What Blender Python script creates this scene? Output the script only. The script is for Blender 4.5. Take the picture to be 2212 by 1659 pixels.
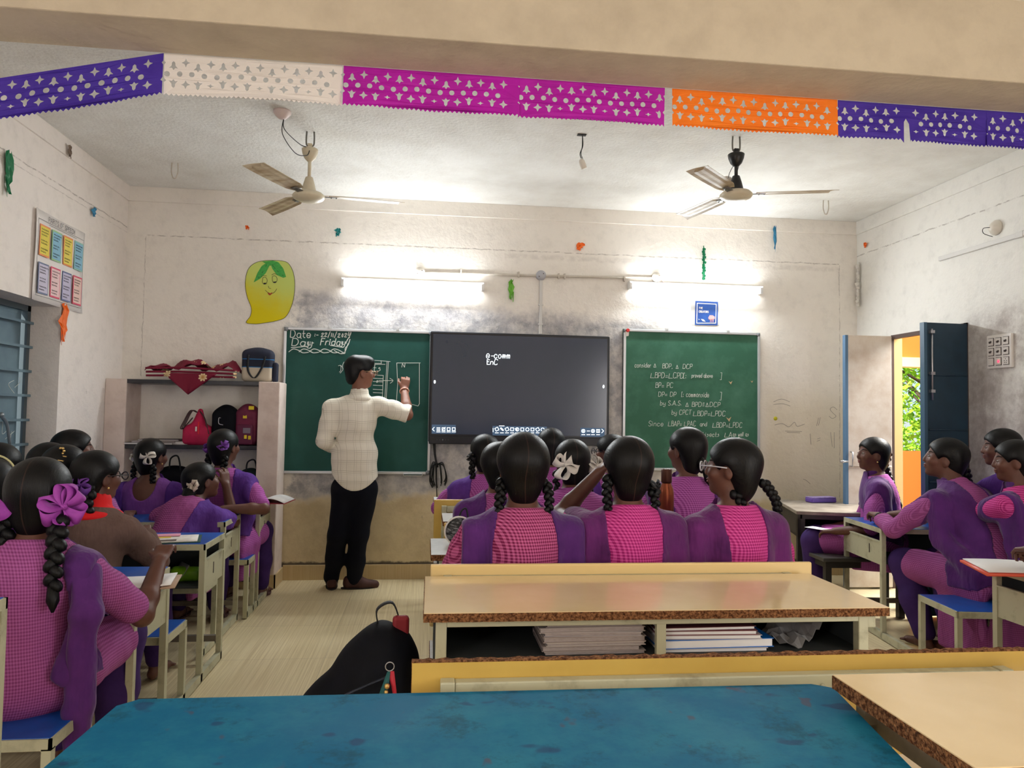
import bpy, bmesh, math, random
import numpy as np
from mathutils import Vector, Matrix, Euler

SC = bpy.context.scene
for o in list(bpy.data.objects):
    bpy.data.objects.remove(o)
COL = SC.collection
HS = 1.0

# ------------------------------------------------------------------ camera
IMW, IMH, FPX = 2212, 1659, 1585.0
CAM = np.array([0.0, 0.0, 1.30])
def _axes(yaw, pitch, roll):
    cy, sy = math.cos(yaw), math.sin(yaw)
    f = np.array([sy*math.cos(pitch), cy*math.cos(pitch), math.sin(pitch)])
    r = np.array([cy, -sy, 0.0]); u = np.cross(r, f)
    c, s = math.cos(roll), math.sin(roll)
    return c*r+s*u, -s*r+c*u, f
CR, CU, CF = _axes(0.114956, 0.0429367, 0.0164942)
cd = bpy.data.cameras.new('camera'); cam = bpy.data.objects.new('camera', cd); COL.objects.link(cam)
cam.matrix_world = Matrix(((CR[0], CU[0], -CF[0], CAM[0]), (CR[1], CU[1], -CF[1], CAM[1]),
                           (CR[2], CU[2], -CF[2], CAM[2]), (0, 0, 0, 1)))
cd.sensor_fit = 'HORIZONTAL'; cd.sensor_width = 36.0; cd.lens = 36.0*FPX/IMW
cd.clip_start = 0.05; cd.clip_end = 200
SC.camera = cam
def at(x, y, X=None, Y=None, Z=None):
    """the point of the plane X=, Y= or Z= that the photograph shows at pixel x, y"""
    d = CR*(x-IMW/2)/FPX - CU*(y-IMH/2)/FPX + CF
    t = (X-CAM[0])/d[0] if X is not None else (Y-CAM[1])/d[1] if Y is not None else (Z-CAM[2])/d[2]
    return Vector(CAM + t*d)

# ------------------------------------------------------------------ view, world, light
SC.view_settings.view_transform = 'Standard'
SC.view_settings.look = 'None'
SC.view_settings.gamma = 1.0
SC.view_settings.use_curve_mapping = False
SC.view_settings.exposure = 0.95
SC.cycles.max_bounces = 8; SC.cycles.diffuse_bounces = 4; SC.cycles.glossy_bounces = 3; SC.cycles.transmission_bounces = 4
SC.cycles.caustics_reflective = False; SC.cycles.caustics_refractive = False
W = bpy.data.worlds.new('sky'); SC.world = W; W.use_nodes = True
wn = W.node_tree.nodes; wl = W.node_tree.links
bg = wn['Background']
sky = wn.new('ShaderNodeTexSky'); sky.sky_type = 'HOSEK_WILKIE'; sky.turbidity = 4.0; sky.ground_albedo = 0.5
sky.sun_direction = (-0.5, -0.4, 0.77)
wl.new(sky.outputs[0], bg.inputs[0]); bg.inputs[1].default_value = 2.2

def area(name, loc, aim, sx, sy, power, col=(1, 1, 1), spread=math.pi):
    l = bpy.data.lights.new(name, 'AREA'); l.shape = 'RECTANGLE'; l.size = sx; l.size_y = sy
    l.energy = power; l.color = col; l.spread = spread
    o = bpy.data.objects.new(name, l); COL.objects.link(o); o.location = loc
    o.rotation_euler = Vector(aim).to_track_quat('-Z', 'Y').to_euler()
    return o
sl = bpy.data.lights.new('sun', 'SUN'); sl.energy = 5.0; sl.angle = 0.02; sl.color = (1, .95, .85)
sun = bpy.data.objects.new('sun', sl); COL.objects.link(sun)
sun.rotation_euler = Vector((0.5, 0.45, -0.74)).to_track_quat('-Z', 'Y').to_euler()
# daylight entering through the open door, and through the unseen back door behind the camera
area('daylight_door', (4.9, 5.3, 2.95), (-1, -0.3, -0.95), 1.6, 1.1, 170, (1.0, .96, .88))
area('daylight_back_door', (3.60, -0.9, 1.25), (-1, 0.35, 0.1), 1.3, 1.9, 46, (1.0, .95, .92))
area('fill_back_left', (-2.28, -0.9, 1.6), (1, 0.4, 0.1), 1.4, 1.2, 42, (1.0, .96, .97))  # added unseen fill lamp against the left wall, which has no window here

# ------------------------------------------------------------------ materials
def lin(c):
    return tuple(((v/255)/12.92 if v/255 <= .04045 else ((v/255+.055)/1.055)**2.4) for v in c)
_M = {}
def mat(name, col, rough=.6, metal=0.0, col2=None, scale=8.0, detail=4.0, mix=(.35, .7), bump=0.0, bscale=60.0,
        spec=.5, emit=None, estr=1.0, alpha=1.0, coat=0.0, trans=0.0, stretch=None, sheen=0.0):
    if name in _M: return _M[name]
    m = bpy.data.materials.new(name); m.use_nodes = True; _M[name] = m
    nt = m.node_tree; n = nt.nodes; l = nt.links; b = n['Principled BSDF']
    b.inputs['Base Color'].default_value = (*lin(col), 1)
    b.inputs['Roughness'].default_value = rough; b.inputs['Metallic'].default_value = metal
    b.inputs['Specular IOR Level'].default_value = spec
    b.inputs['Coat Weight'].default_value = coat
    b.inputs['Transmission Weight'].default_value = trans
    b.inputs['Sheen Weight'].default_value = sheen
    tc = n.new('ShaderNodeTexCoord'); src = tc.outputs['Object']
    if stretch:
        mp = n.new('ShaderNodeMapping'); mp.inputs['Scale'].default_value = stretch
        l.new(src, mp.inputs[0]); src = mp.outputs[0]
    if col2:
        t = n.new('ShaderNodeTexNoise'); t.inputs['Scale'].default_value = scale; t.inputs['Detail'].default_value = detail
        t.inputs['Roughness'].default_value = .65
        l.new(src, t.inputs['Vector'])
        r = n.new('ShaderNodeValToRGB'); r.color_ramp.elements[0].position = mix[0]; r.color_ramp.elements[1].position = mix[1]
        r.color_ramp.elements[0].color = (*lin(col), 1); r.color_ramp.elements[1].color = (*lin(col2), 1)
        l.new(t.outputs[0], r.inputs[0]); l.new(r.outputs[0], b.inputs['Base Color'])
    if bump:
        t2 = n.new('ShaderNodeTexNoise'); t2.inputs['Scale'].default_value = bscale; t2.inputs['Detail'].default_value = 3
        l.new(src, t2.inputs['Vector'])
        bp = n.new('ShaderNodeBump'); bp.inputs['Strength'].default_value = bump; bp.inputs['Distance'].default_value = .01
        l.new(t2.outputs[0], bp.inputs['Height']); l.new(bp.outputs[0], b.inputs['Normal'])
    if emit:
        b.inputs['Emission Color'].default_value = (*lin(emit), 1); b.inputs['Emission Strength'].default_value = estr
    if alpha < 1: b.inputs['Alpha'].default_value = alpha
    return m
class NG:
    """tiny helper to write node maths"""
    def __init__(s, m):
        s.m = m; s.nt = m.node_tree; s.n = s.nt.nodes; s.l = s.nt.links; s.b = s.n['Principled BSDF']
    def math(s, op, a, b=None, c=None, clamp=False):
        x = s.n.new('ShaderNodeMath'); x.operation = op; x.use_clamp = clamp
        for i, v in enumerate((a, b, c)):
            if v is None: continue
            if isinstance(v, (int, float)): x.inputs[i].default_value = v
            else: s.l.new(v, x.inputs[i])
        return x.outputs[0]
    def mixc(s, f, a, b):
        x = s.n.new('ShaderNodeMix'); x.data_type = 'RGBA'
        for i, v in ((0, f), (6, a), (7, b)):
            if isinstance(v, (int, float)): x.inputs[i].default_value = v
            elif isinstance(v, tuple): x.inputs[i].default_value = (*v, 1)
            else: s.l.new(v, x.inputs[i])
        return x.outputs[2]
    def noise(s, vec, scale, detail=4, rough=.6):
        t = s.n.new('ShaderNodeTexNoise'); t.inputs['Scale'].default_value = scale
        t.inputs['Detail'].default_value = detail; t.inputs['Roughness'].default_value = rough
        s.l.new(vec, t.inputs['Vector']); return t.outputs[0]
    def step(s, v, a, b):
        x = s.n.new('ShaderNodeMapRange'); x.interpolation_type = 'SMOOTHSTEP'
        s.l.new(v, x.inputs[0]); x.inputs[1].default_value = a; x.inputs[2].default_value = b
        return x.outputs[0]
    def obj(s):
        tc = s.n.new('ShaderNodeTexCoord'); return tc.outputs['Object']
    def xyz(s, v):
        x = s.n.new('ShaderNodeSeparateXYZ'); s.l.new(v, x.inputs[0]); return x.outputs
    def mapped(s, v, sc):
        mp = s.n.new('ShaderNodeMapping'); mp.inputs['Scale'].default_value = sc; s.l.new(v, mp.inputs[0]); return mp.outputs[0]
    def bump(s, h, st, dist=.01):
        bp = s.n.new('ShaderNodeBump'); bp.inputs['Strength'].default_value = st; bp.inputs['Distance'].default_value = dist
        s.l.new(h, bp.inputs['Height']); s.l.new(bp.outputs[0], s.b.inputs['Normal'])
def gingham(name, light, dark, per=.014, rough=.85):
    m = mat(name, light, rough, spec=.2); g = NG(m); x, y, z = g.xyz(g.obj())
    u = g.math('ADD', x, y)
    su = g.step(g.math('SINE', g.math('MULTIPLY', u, 6.2832/per)), -.25, .25)
    sv = g.step(g.math('SINE', g.math('MULTIPLY', z, 6.2832/per)), -.25, .25)
    f = g.math('MULTIPLY', g.math('ADD', su, sv), .5)
    nz = g.noise(g.obj(), 7, 3)
    f2 = g.math('MULTIPLY', f, g.math('ADD', g.math('MULTIPLY', nz, .5), .72), clamp=True)
    g.l.new(g.mixc(f2, lin(light), lin(dark)), g.b.inputs['Base Color'])
    g.bump(g.noise(g.mapped(g.obj(), (1, 1, .6)), 11, 3, .55), .55, .03)
    return m

# ------------------------------------------------------------------ object helpers
def new_obj(name, me, m=None, parent=None, smooth=False):
    o = bpy.data.objects.new(name, me); COL.objects.link(o)
    if m is not None and not me.materials: me.materials.append(m)
    if parent is not None: o.parent = parent
    if smooth: me.polygons.foreach_set('use_smooth', [True]*len(me.polygons))
    return o
def tag(o, label, cat, group=None, kind=None):
    o['label'] = label; o['category'] = cat
    if group: o['group'] = group
    if kind: o['kind'] = kind
    return o
def empty(name, loc, label, cat, rz=0.0, group=None):
    o = bpy.data.objects.new(name, None); COL.objects.link(o); o.location = loc; o.rotation_euler = (0, 0, rz)
    o.empty_display_size = .05
    return tag(o, label, cat, group)
class MB:
    """collects shapes and links them as one mesh object"""
    def __init__(s): s.v = []; s.f = []; s.mi = []; s.sm = []
    def add(s, vs, fs, mi=0, sm=False):
        k = len(s.v); s.v += [tuple(v) for v in vs]; s.f += [tuple(i+k for i in f) for f in fs]
        s.mi += [mi]*len(fs); s.sm += [sm]*len(fs)
    def box(s, a, b, mi=0, bev=0.0, M=None):
        x0, y0, z0 = a; x1, y1, z1 = b
        if x0 > x1: x0, x1 = x1, x0
        if y0 > y1: y0, y1 = y1, y0
        if z0 > z1: z0, z1 = z1, z0
        if bev <= 0:
            vs = [(x0,y0,z0),(x1,y0,z0),(x1,y1,z0),(x0,y1,z0),(x0,y0,z1),(x1,y0,z1),(x1,y1,z1),(x0,y1,z1)]
            fs = [(3,2,1,0),(4,5,6,7),(0,1,5,4),(1,2,6,5),(2,3,7,6),(3,0,4,7)]
            if M is not None: vs = [M @ Vector(v) for v in vs]
            s.add(vs, fs, mi); return
        bm = bmesh.new(); bmesh.ops.create_cube(bm, size=1)
        for v in bm.verts: v.co = Vector(((x0+x1)/2+v.co.x*(x1-x0), (y0+y1)/2+v.co.y*(y1-y0), (z0+z1)/2+v.co.z*(z1-z0)))
        bmesh.ops.bevel(bm, geom=bm.edges[:], offset=min(bev, (x1-x0)*.45, (y1-y0)*.45, (z1-z0)*.45), segments=2, affect='EDGES', profile=.5)
        s.bm(bm, mi, M=M)
    def bm(s, bm, mi=0, M=None, sm=False):
        bm.verts.ensure_lookup_table(); bm.verts.index_update()
        s.add([(M @ v.co if M is not None else v.co) for v in bm.verts], [[v.index for v in f.verts] for f in bm.faces], mi, sm); bm.free()
    def bar(s, p, q, w, h, mi=0, up=(0, 0, 1)):
        p = Vector(p); q = Vector(q); d = (q-p); L = d.length
        if L < 1e-6: return
        d /= L; u = Vector(up)
        if abs(d.dot(u)) > .98: u = Vector((0, 1, 0))
        r = d.cross(u).normalized(); u = r.cross(d)
        vs = [c + r*a*w/2 + u*b*h/2 for c in (p, q) for a, b in ((-1,-1),(1,-1),(1,1),(-1,1))]
        s.add(vs, [(0,1,2,3),(7,6,5,4),(4,5,1,0),(5,6,2,1),(6,7,3,2),(7,4,0,3)], mi)
    def tube(s, pts, r, n=10, mi=0, cap=True, closed=False):
        pts = [Vector(p) for p in pts]; rs = r if isinstance(r, (list, tuple)) else [r]*len(pts)
        m = len(pts); vs = []; prev = None
        for i, p in enumerate(pts):
            if closed: d = pts[(i+1) % m]-pts[i-1]
            else: d = pts[min(i+1, m-1)]-pts[max(i-1, 0)]
            d = d.normalized() if d.length > 1e-9 else Vector((0, 0, 1))
            if prev is None:
                u = Vector((0, 0, 1)) if abs(d.z) < .9 else Vector((1, 0, 0)); u = (u-d*u.dot(d)).normalized()
            else: u = prev-d*prev.dot(d); u = u.normalized() if u.length > 1e-6 else Vector((1, 0, 0))
            prev = u; w = d.cross(u)
            for k in range(n):
                a = 2*math.pi*k/n; vs.append(p+(u*math.cos(a)+w*math.sin(a))*rs[i])
        fs = []
        for i in range(m if closed else m-1):
            j = (i+1) % m
            for k in range(n): fs.append((i*n+k, i*n+(k+1) % n, j*n+(k+1) % n, j*n+k))
        s.add(vs, fs, mi, True)
        if cap and not closed:
            k0 = len(s.v)-len(vs)
            s.f += [tuple(k0+k for k in reversed(range(n))), tuple(k0+(m-1)*n+k for k in range(n))]; s.mi += [mi, mi]; s.sm += [False, False]
    def lathe(s, prof, c=(0, 0, 0), n=24, mi=0, M=None):
        vs = []; c = Vector(c)
        for r, z in prof:
            for k in range(n):
                a = 2*math.pi*k/n; v = Vector((r*math.cos(a), r*math.sin(a), z))
                vs.append((M @ v if M is not None else v)+c)
        fs = []
        for i in range(len(prof)-1):
            for k in range(n): fs.append((i*n+k, i*n+(k+1) % n, (i+1)*n+(k+1) % n, (i+1)*n+k))
        fs.append(tuple(reversed(range(n)))); fs.append(tuple((len(prof)-1)*n+k for k in range(n)))
        s.add(vs, fs, mi, True)
    def ball(s, c, r, mi=0, sub=2, M=None):
        bm = bmesh.new(); bmesh.ops.create_icosphere(bm, subdivisions=sub, radius=1)
        r = Vector(r) if not isinstance(r, (int, float)) else Vector((r, r, r))
        for v in bm.verts:
            q = Vector((v.co.x*r.x, v.co.y*r.y, v.co.z*r.z))
            v.co = (M @ q if M is not None else q)+Vector(c)
        s.bm(bm, mi, sm=True)
    def prism(s, pts, off, mi=0):
        n = len(pts); off = Vector(off); a = [Vector(p) for p in pts]; b = [p+off for p in a]
        s.add(a+b, [tuple(reversed(range(n))), tuple(range(n, 2*n))]+[(i, (i+1) % n, n+(i+1) % n, n+i) for i in range(n)], mi)
    def sheet(s, rows, th=0.0, mi=0, sm=True):
        """rows of points -> a sheet; th gives it thickness along its normal"""
        R, C = len(rows), len(rows[0]); P = np.array([[tuple(p) for p in r] for r in rows], float)
        if th:
            du = np.gradient(P, axis=1); dv = np.gradient(P, axis=0); N = np.cross(du, dv); N /= (np.linalg.norm(N, axis=2, keepdims=True)+1e-12)
            Q = P+N*th
            fs = []
            idx = lambda i, j, k: k*R*C+i*C+j
            for i in range(R-1):
                for j in range(C-1):
                    fs.append((idx(i,j,1), idx(i,j+1,1), idx(i+1,j+1,1), idx(i+1,j,1)))
                    fs.append((idx(i,j,0), idx(i+1,j,0), idx(i+1,j+1,0), idx(i,j+1,0)))
            for i in range(R-1):
                fs.append((idx(i,0,0), idx(i,0,1), idx(i+1,0,1), idx(i+1,0,0))); fs.append((idx(i,C-1,1), idx(i,C-1,0), idx(i+1,C-1,0), idx(i+1,C-1,1)))
            for j in range(C-1):
                fs.append((idx(0,j,1), idx(0,j,0), idx(0,j+1,0), idx(0,j+1,1))); fs.append((idx(R-1,j,0), idx(R-1,j,1), idx(R-1,j+1,1), idx(R-1,j+1,0)))
            s.add(list(P.reshape(-1, 3))+list(Q.reshape(-1, 3)), fs, mi, sm)
        else:
            s.add(P.reshape(-1, 3), [(i*C+j, i*C+j+1, (i+1)*C+j+1, (i+1)*C+j) for i in range(R-1) for j in range(C-1)], mi, sm)
    def build(s, name, mats, parent=None, fix=True):
        me = bpy.data.meshes.new(name); me.from_pydata(s.v, [], s.f)
        for m in (mats if isinstance(mats, (list, tuple)) else [mats]): me.materials.append(m)
        me.polygons.foreach_set('material_index', s.mi); me.polygons.foreach_set('use_smooth', s.sm)
        if fix:
            bm = bmesh.new(); bm.from_mesh(me); bmesh.ops.recalc_face_normals(bm, faces=bm.faces[:]); bm.to_mesh(me); bm.free()
        me.update(); o = bpy.data.objects.new(name, me); COL.objects.link(o)
        if parent is not None: o.parent = parent
        return o
def spline(pts, n=8, closed=False):
    P = [Vector(p) for p in pts]; m = len(P); out = []
    for i in range(m if closed else m-1):
        if closed: a, b, c, d = P[i-1], P[i], P[(i+1) % m], P[(i+2) % m]
        else: a, b, c, d = P[max(i-1, 0)], P[i], P[i+1], P[min(i+2, m-1)]
        for k in range(n):
            t = k/n; out.append(.5*((2*b)+(c-a)*t+(2*a-5*b+4*c-d)*t*t+(3*b-a-3*c+d)*t**3))
    if not closed: out.append(P[-1])
    return out

# ------------------------------------------------------------------ single-stroke handwriting
GL = {'A':'02 39 62|14 54','B':'02 09|09 39 48 47 36 06|36 46 54 53 42 02','C':'~58 49 19 06 04 12 42 53','D':'02 09|~09 39 57 54 32 02',
'E':'49 09 02 42|06 36','F':'49 09 02|06 36','I':'02 09','N':'02 09 52 59','P':'02 09|~09 39 48 46 35 05','S':'~48 39 19 07 16 35 44 32 12 03',
'T':'09 59|29 22','H':'02 09|42 49|06 46','R':'02 09|~09 39 48 46 36 06|26 52','O':'~29 07 04 22 42 54 57 39 29',
'a':'~45 36 16 04 12 32 44|46 42 51','b':'09 02|~05 26 45 43 22 02','c':'~45 36 16 04 12 32 43','d':'~45 26 05 03 12 32 44|49 42',
'e':'~04 44 36 16 04 12 32 43','i':'06 02|08 07','l':'09 02','m':'06 02|~04 16 25 22|~24 36 45 42','n':'06 02|~04 16 36 44 42',
'o':'~16 04 12 32 44 36 16','p':'06 00|~05 26 45 43 22 03','r':'06 02|~04 16 36','s':'~35 26 15 34 33 12 02','t':'19 13 22 32|06 36',
'u':'~06 03 12 32 44|46 42','v':'06 22 46','w':'06 12 24 32 46','y':'~06 04 13 33|~46 42 30 10 01','0':'~26 14 13 22 33 35 26','1':'06 02','2':'~05 16 36 35 02 42',
'4':'18 04 44|36 31','/':'01 38','-':'04 34',':':'05 06|02 03','=':'05 45|03 43',',':'12 01','.':'02 03','^':'02 28 52 02','<':'18 02 72','[':'29 09 02 22',
']':'09 29 22 02','~':'~07 18 27 38|05 35|03 33','8':'~26 17 18 29 38 37 16 04 13 33 44 26','g':'~45 36 16 04 12 32 43|46 41 20 00','x':'06 42|46 02','h':'09 02|~05 26 45 42','f':'~49 38 28 12|06 36','k':'09 02|46 04 42'}
GW = {'m':5,'A':7,'<':7,'^':6,'w':5,'D':6,'O':6,'C':6,'N':6,'T':6,'i':1.2,'l':1.2,'I':1.2,'1':1.5,':':1.5,'.':1.2,',':2,'r':3.5,'t':3.5,'[':3,']':3,'-':4,'R':6}
def write(txt, o, U, V, size, slant=.12, jit=.25, seed=1, squeeze=1.0):
    """polylines of txt with cap height = size, from origin o along unit axes U, V"""
    rnd = random.Random(seed); out = []; x = 0.0; k = size/7.0; o = Vector(o)
    for ch in txt:
        if ch == ' ': x += 4.2*k*squeeze; continue
        g = GL.get(ch)
        if g is None: x += 4*k; continue
        dy = rnd.uniform(-jit, jit)
        for st in g.split('|'):
            smo = st.startswith('~'); pts = [(int(p[0]), int(p[1])) for p in st.lstrip('~').split()]
            if ch == '~': smo = False
            q = [o+U*(x+(a+slant*(b-2))*k*squeeze+rnd.uniform(-.06, .06)*k)+V*((b-2+dy)*k) for a, b in pts]
            out.append(spline(q, 4) if (smo and len(q) > 2) else q)
        x += (GW.get(ch, 4.6)+1.4)*k*squeeze
    return out
def strokes(mb, lines, N, w, th=.0012, mi=0):
    N = Vector(N); th0 = th; kk = 0
    for ln in lines:
        for p, q in zip(ln[:-1], ln[1:]):
            d = (q-p)
            if d.length < 1e-6: continue
            e = d.normalized()*w*.3; kk += 1; th = th0*(.7+.09*(kk*7 % 11))
            mb.bar(p-e+N*th*.5, q+e+N*th*.5, w, th, mi, up=N)
# ------------------------------------------------------------------ bodies and cloth: smooth blended solids meshed as one surface
def A3(v): return np.array([v[0], v[1], v[2]], np.float32)
class Solid:
    def __init__(s): s.p = []
    def cone(s, a, b, ra, rb=None, k=.02, neg=False):
        s.p.append(('c', A3(a), A3(b), ra, ra if rb is None else rb, k, neg)); return s
    def chain(s, pts, rs, k=.02):
        for i in range(len(pts)-1): s.cone(pts[i], pts[i+1], rs[i], rs[i+1], k)
        return s
    def ell(s, c, r, M=None, k=.02, neg=False):
        s.p.append(('e', A3(c), A3(r), None if M is None else np.array([list(x) for x in M], np.float32)[:3, :3], 0, k, neg)); return s
    def box(s, c, h, M=None, rad=.01, k=.02, neg=False):
        s.p.append(('b', A3(c), A3(h), None if M is None else np.array([list(x) for x in M], np.float32)[:3, :3], rad, k, neg)); return s
    def bounds(s):
        lo = np.full(3, 1e9); hi = -lo
        for q in s.p:
            if q[6]: continue
            if q[0] == 'c':
                r = max(q[3], q[4]); lo = np.minimum(lo, np.minimum(q[1], q[2])-r); hi = np.maximum(hi, np.maximum(q[1], q[2])+r)
            else:
                r = float(np.max(q[2])) if q[3] is not None else q[2]
                r = r*(1.75 if (q[0] == 'b' and q[3] is not None) else 1)+q[4]; lo = np.minimum(lo, q[1]-r); hi = np.maximum(hi, q[1]+r)
        return lo, hi
def pdist(q, X, Y, Z):
    if q[0] == 'c':
        a, b = q[1], q[2]; d = b-a; L = float(d@d)+1e-9
        t = np.clip(((X-a[0])*d[0]+(Y-a[1])*d[1]+(Z-a[2])*d[2])/L, 0, 1)
        return np.sqrt((X-a[0]-t*d[0])**2+(Y-a[1]-t*d[1])**2+(Z-a[2]-t*d[2])**2)-(q[3]+(q[4]-q[3])*t)
    x, y, z = X-q[1][0], Y-q[1][1], Z-q[1][2]
    if q[3] is not None:
        M = q[3]; x, y, z = (M[0,0]*x+M[1,0]*y+M[2,0]*z), (M[0,1]*x+M[1,1]*y+M[2,1]*z), (M[0,2]*x+M[1,2]*y+M[2,2]*z)
    r = q[2]
    if q[0] == 'e':
        k0 = np.sqrt((x/r[0])**2+(y/r[1])**2+(z/r[2])**2); k1 = np.sqrt((x/r[0]**2)**2+(y/r[1]**2)**2+(z/r[2]**2)**2)+1e-6
        return k0*(k0-1)/k1
    ax, ay, az = np.abs(x)-r[0]+q[4], np.abs(y)-r[1]+q[4], np.abs(z)-r[2]+q[4]
    return np.sqrt(np.maximum(ax, 0)**2+np.maximum(ay, 0)**2+np.maximum(az, 0)**2)+np.minimum(np.maximum(ax, np.maximum(ay, az)), 0)-q[4]
def mesh_solid(name, S, h, clip=None, wrinkle=0.0, off=0.0, seed=0, smooth=1):
    """clip(X,Y,Z) -> field that must be negative too; off grows the solid"""
    h = h*HS
    lo, hi = S.bounds(); lo = lo-off-3*h; hi = hi+off+3*h
    n = np.maximum(np.ceil((hi-lo)/h).astype(int)+1, 4)
    ax = [(lo[i]+h*np.arange(n[i])).astype(np.float32) for i in range(3)]
    F = np.full(tuple(n), 1.0, np.float32)
    for q in sorted(S.p, key=lambda q: q[6]):
        k = q[5]
        if q[0] == 'c': r = max(q[3], q[4]); a = np.minimum(q[1], q[2])-r; b = np.maximum(q[1], q[2])+r
        else:
            r = np.full(3, float(np.max(q[2]))*(1.75 if q[0] == 'b' else 1)) if q[3] is not None else q[2]
            a = q[1]-r; b = q[1]+r
        pad = k+off+4*h+.01
        i0 = np.clip(np.floor((a-pad-lo)/h).astype(int), 0, n-1); i1 = np.clip(np.ceil((b+pad-lo)/h).astype(int)+1, 1, n)
        if (i1 <= i0).any(): continue
        sl_ = tuple(slice(i0[j], i1[j]) for j in range(3))
        X = ax[0][sl_[0]][:, None, None]; Y = ax[1][sl_[1]][None, :, None]; Z = ax[2][sl_[2]][None, None, :]
        d = pdist(q, X, Y, Z).astype(np.float32); G = F[sl_]
        if q[6]:
            d = -d; hh = np.maximum(k-np.abs(G-d), 0)/max(k, 1e-6); F[sl_] = np.maximum(G, d)+hh*hh*k*.25
        else:
            hh = np.maximum(k-np.abs(G-d), 0)/max(k, 1e-6); F[sl_] = np.minimum(G, d)-hh*hh*k*.25
    F -= off
    X = ax[0][:, None, None]; Y = ax[1][None, :, None]; Z = ax[2][None, None, :]
    if wrinkle:
        rs = np.random.RandomState(seed); w = np.zeros_like(F)
        wx = .02*np.sin(X*23+Z*9+seed); 
        for f in (18, 31, 52, 80):
            v = rs.normal(size=3); v[2] *= .55; v /= np.linalg.norm(v); v *= f
            w += (np.sin(v[0]*(X+wx)+v[1]*Y+v[2]*Z+rs.rand()*6.3+1.5*np.sin(9*Z+7*X+rs.rand()*6))*(18/f)**.8).astype(np.float32)
        F += wrinkle*w
    if clip is not None: F = np.maximum(F, clip(X, Y, Z).astype(np.float32))
    # surface nets
    s = F < 0; c = np.zeros(tuple(n-1), np.int8)
    for dx in (0, 1):
        for dy in (0, 1):
            for dz in (0, 1): c += s[dx:n[0]-1+dx, dy:n[1]-1+dy, dz:n[2]-1+dz]
    act = (c > 0) & (c < 8); I = np.argwhere(act)
    if len(I) == 0: return bpy.data.meshes.new(name)
    idm = np.full(act.shape, -1, np.int32); idm[act] = np.arange(len(I))
    acc = np.zeros((len(I), 3)); cnt = np.zeros(len(I))
    corners = [(a, b, c_) for a in (0, 1) for b in (0, 1) for c_ in (0, 1)]
    V = {k: F[I[:,0]+k[0], I[:,1]+k[1], I[:,2]+k[2]] for k in corners}
    for p in corners:
        for d in range(3):
            if p[d] == 0:
                q = tuple(p[j]+(j == d) for j in range(3)); a, b = V[p], V[q]; m = (a < 0) != (b < 0)
                t = a/(a-b+1e-12); P = np.tile(np.array(p, float), (len(I), 1)); P[:, d] += t
                acc[m] += P[m]; cnt[m] += 1
    vert = (I+acc/cnt[:, None])*h+lo
    faces = []
    for d in range(3):
        e1, e2 = [(1, 2), (2, 0), (0, 1)][d]
        a = [slice(None)]*3; b = [slice(None)]*3; a[d] = slice(0, -1); b[d] = slice(1, None)
        A_, B_ = s[tuple(a)], s[tuple(b)]; K = np.argwhere(A_ != B_)
        K = K[(K[:, e1] > 0) & (K[:, e2] > 0) & (K[:, e1] < n[e1]-1) & (K[:, e2] < n[e2]-1)]
        o1 = np.zeros(3, int); o1[e1] = 1; o2 = np.zeros(3, int); o2[e2] = 1
        g = lambda M_: idm[M_[:,0], M_[:,1], M_[:,2]]
        Q = np.stack([g(K), g(K-o1), g(K-o1-o2), g(K-o2)], 1)
        fl = A_[K[:,0], K[:,1], K[:,2]]; Q[~fl] = Q[~fl][:, ::-1]; faces.append(Q)
    Q = np.concatenate(faces); Q = Q[(Q >= 0).all(1)]
    for _ in range(smooth):      # one light relaxation of the net
        nb = np.zeros_like(vert); nc = np.zeros(len(vert))
        for k in range(4):
            np.add.at(nb, Q[:, k], vert[Q[:, (k+1) % 4]]); np.add.at(nc, Q[:, k], 1)
            np.add.at(nb, Q[:, k], vert[Q[:, (k+3) % 4]]); np.add.at(nc, Q[:, k], 1)
        vert = vert*.5+(nb/np.maximum(nc, 1)[:, None])*.5
    me = bpy.data.meshes.new(name)
    me.vertices.add(len(vert)); me.vertices.foreach_set('co', vert.astype(np.float32).ravel())
    me.loops.add(len(Q)*4); me.loops.foreach_set('vertex_index', Q.astype(np.int32).ravel())
    me.polygons.add(len(Q)); me.polygons.foreach_set('loop_start', np.arange(0, len(Q)*4, 4, dtype=np.int32))
    me.polygons.foreach_set('loop_total', np.full(len(Q), 4, np.int32)) if hasattr(me.polygons[0], 'loop_total') and False else None
    me.update(calc_edges=True)
    me.polygons.foreach_set('use_smooth', [True]*len(Q))
    return me
def solid_obj(name, S, h, m, parent, **kw):
    me = mesh_solid(name, S, h, **kw); me.materials.append(m)
    o = bpy.data.objects.new(name, me); COL.objects.link(o); o.parent = parent
    return o
# ------------------------------------------------------------------ people
SKIN = mat('skin', (104, 66, 52), .5, col2=(86, 53, 42), scale=9, mix=(.3, .75), spec=.4)
SKIN_T = mat('skin_teacher', (134, 88, 68), .5, col2=(112, 72, 56), scale=9, mix=(.3, .75), spec=.4)
EYE_W = mat('eye_white', (128, 118, 112), .4); EYE_D = mat('eye_iris', (20, 12, 9), .15); BROW = mat('brow_hair', (12, 9, 9), .8)
LIP = mat('lip', (120, 58, 50), .45)
RIB_M = mat('ribbon_magenta', (170, 70, 175), .7, col2=(140, 45, 150), scale=20); RIB_P = mat('ribbon_purple', (110, 55, 150), .7)
RIB_W = mat('ribbon_white', (228, 222, 214), .75); RIB_C = mat('ribbon_cream', (214, 200, 184), .75); RIB_K = mat('ribbon_black', (16, 15, 18), .7)
DUP = mat('dupatta_purple', (92, 40, 116), .8, col2=(70, 28, 94), scale=6, mix=(.3, .7), sheen=.2, spec=.2)
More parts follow.
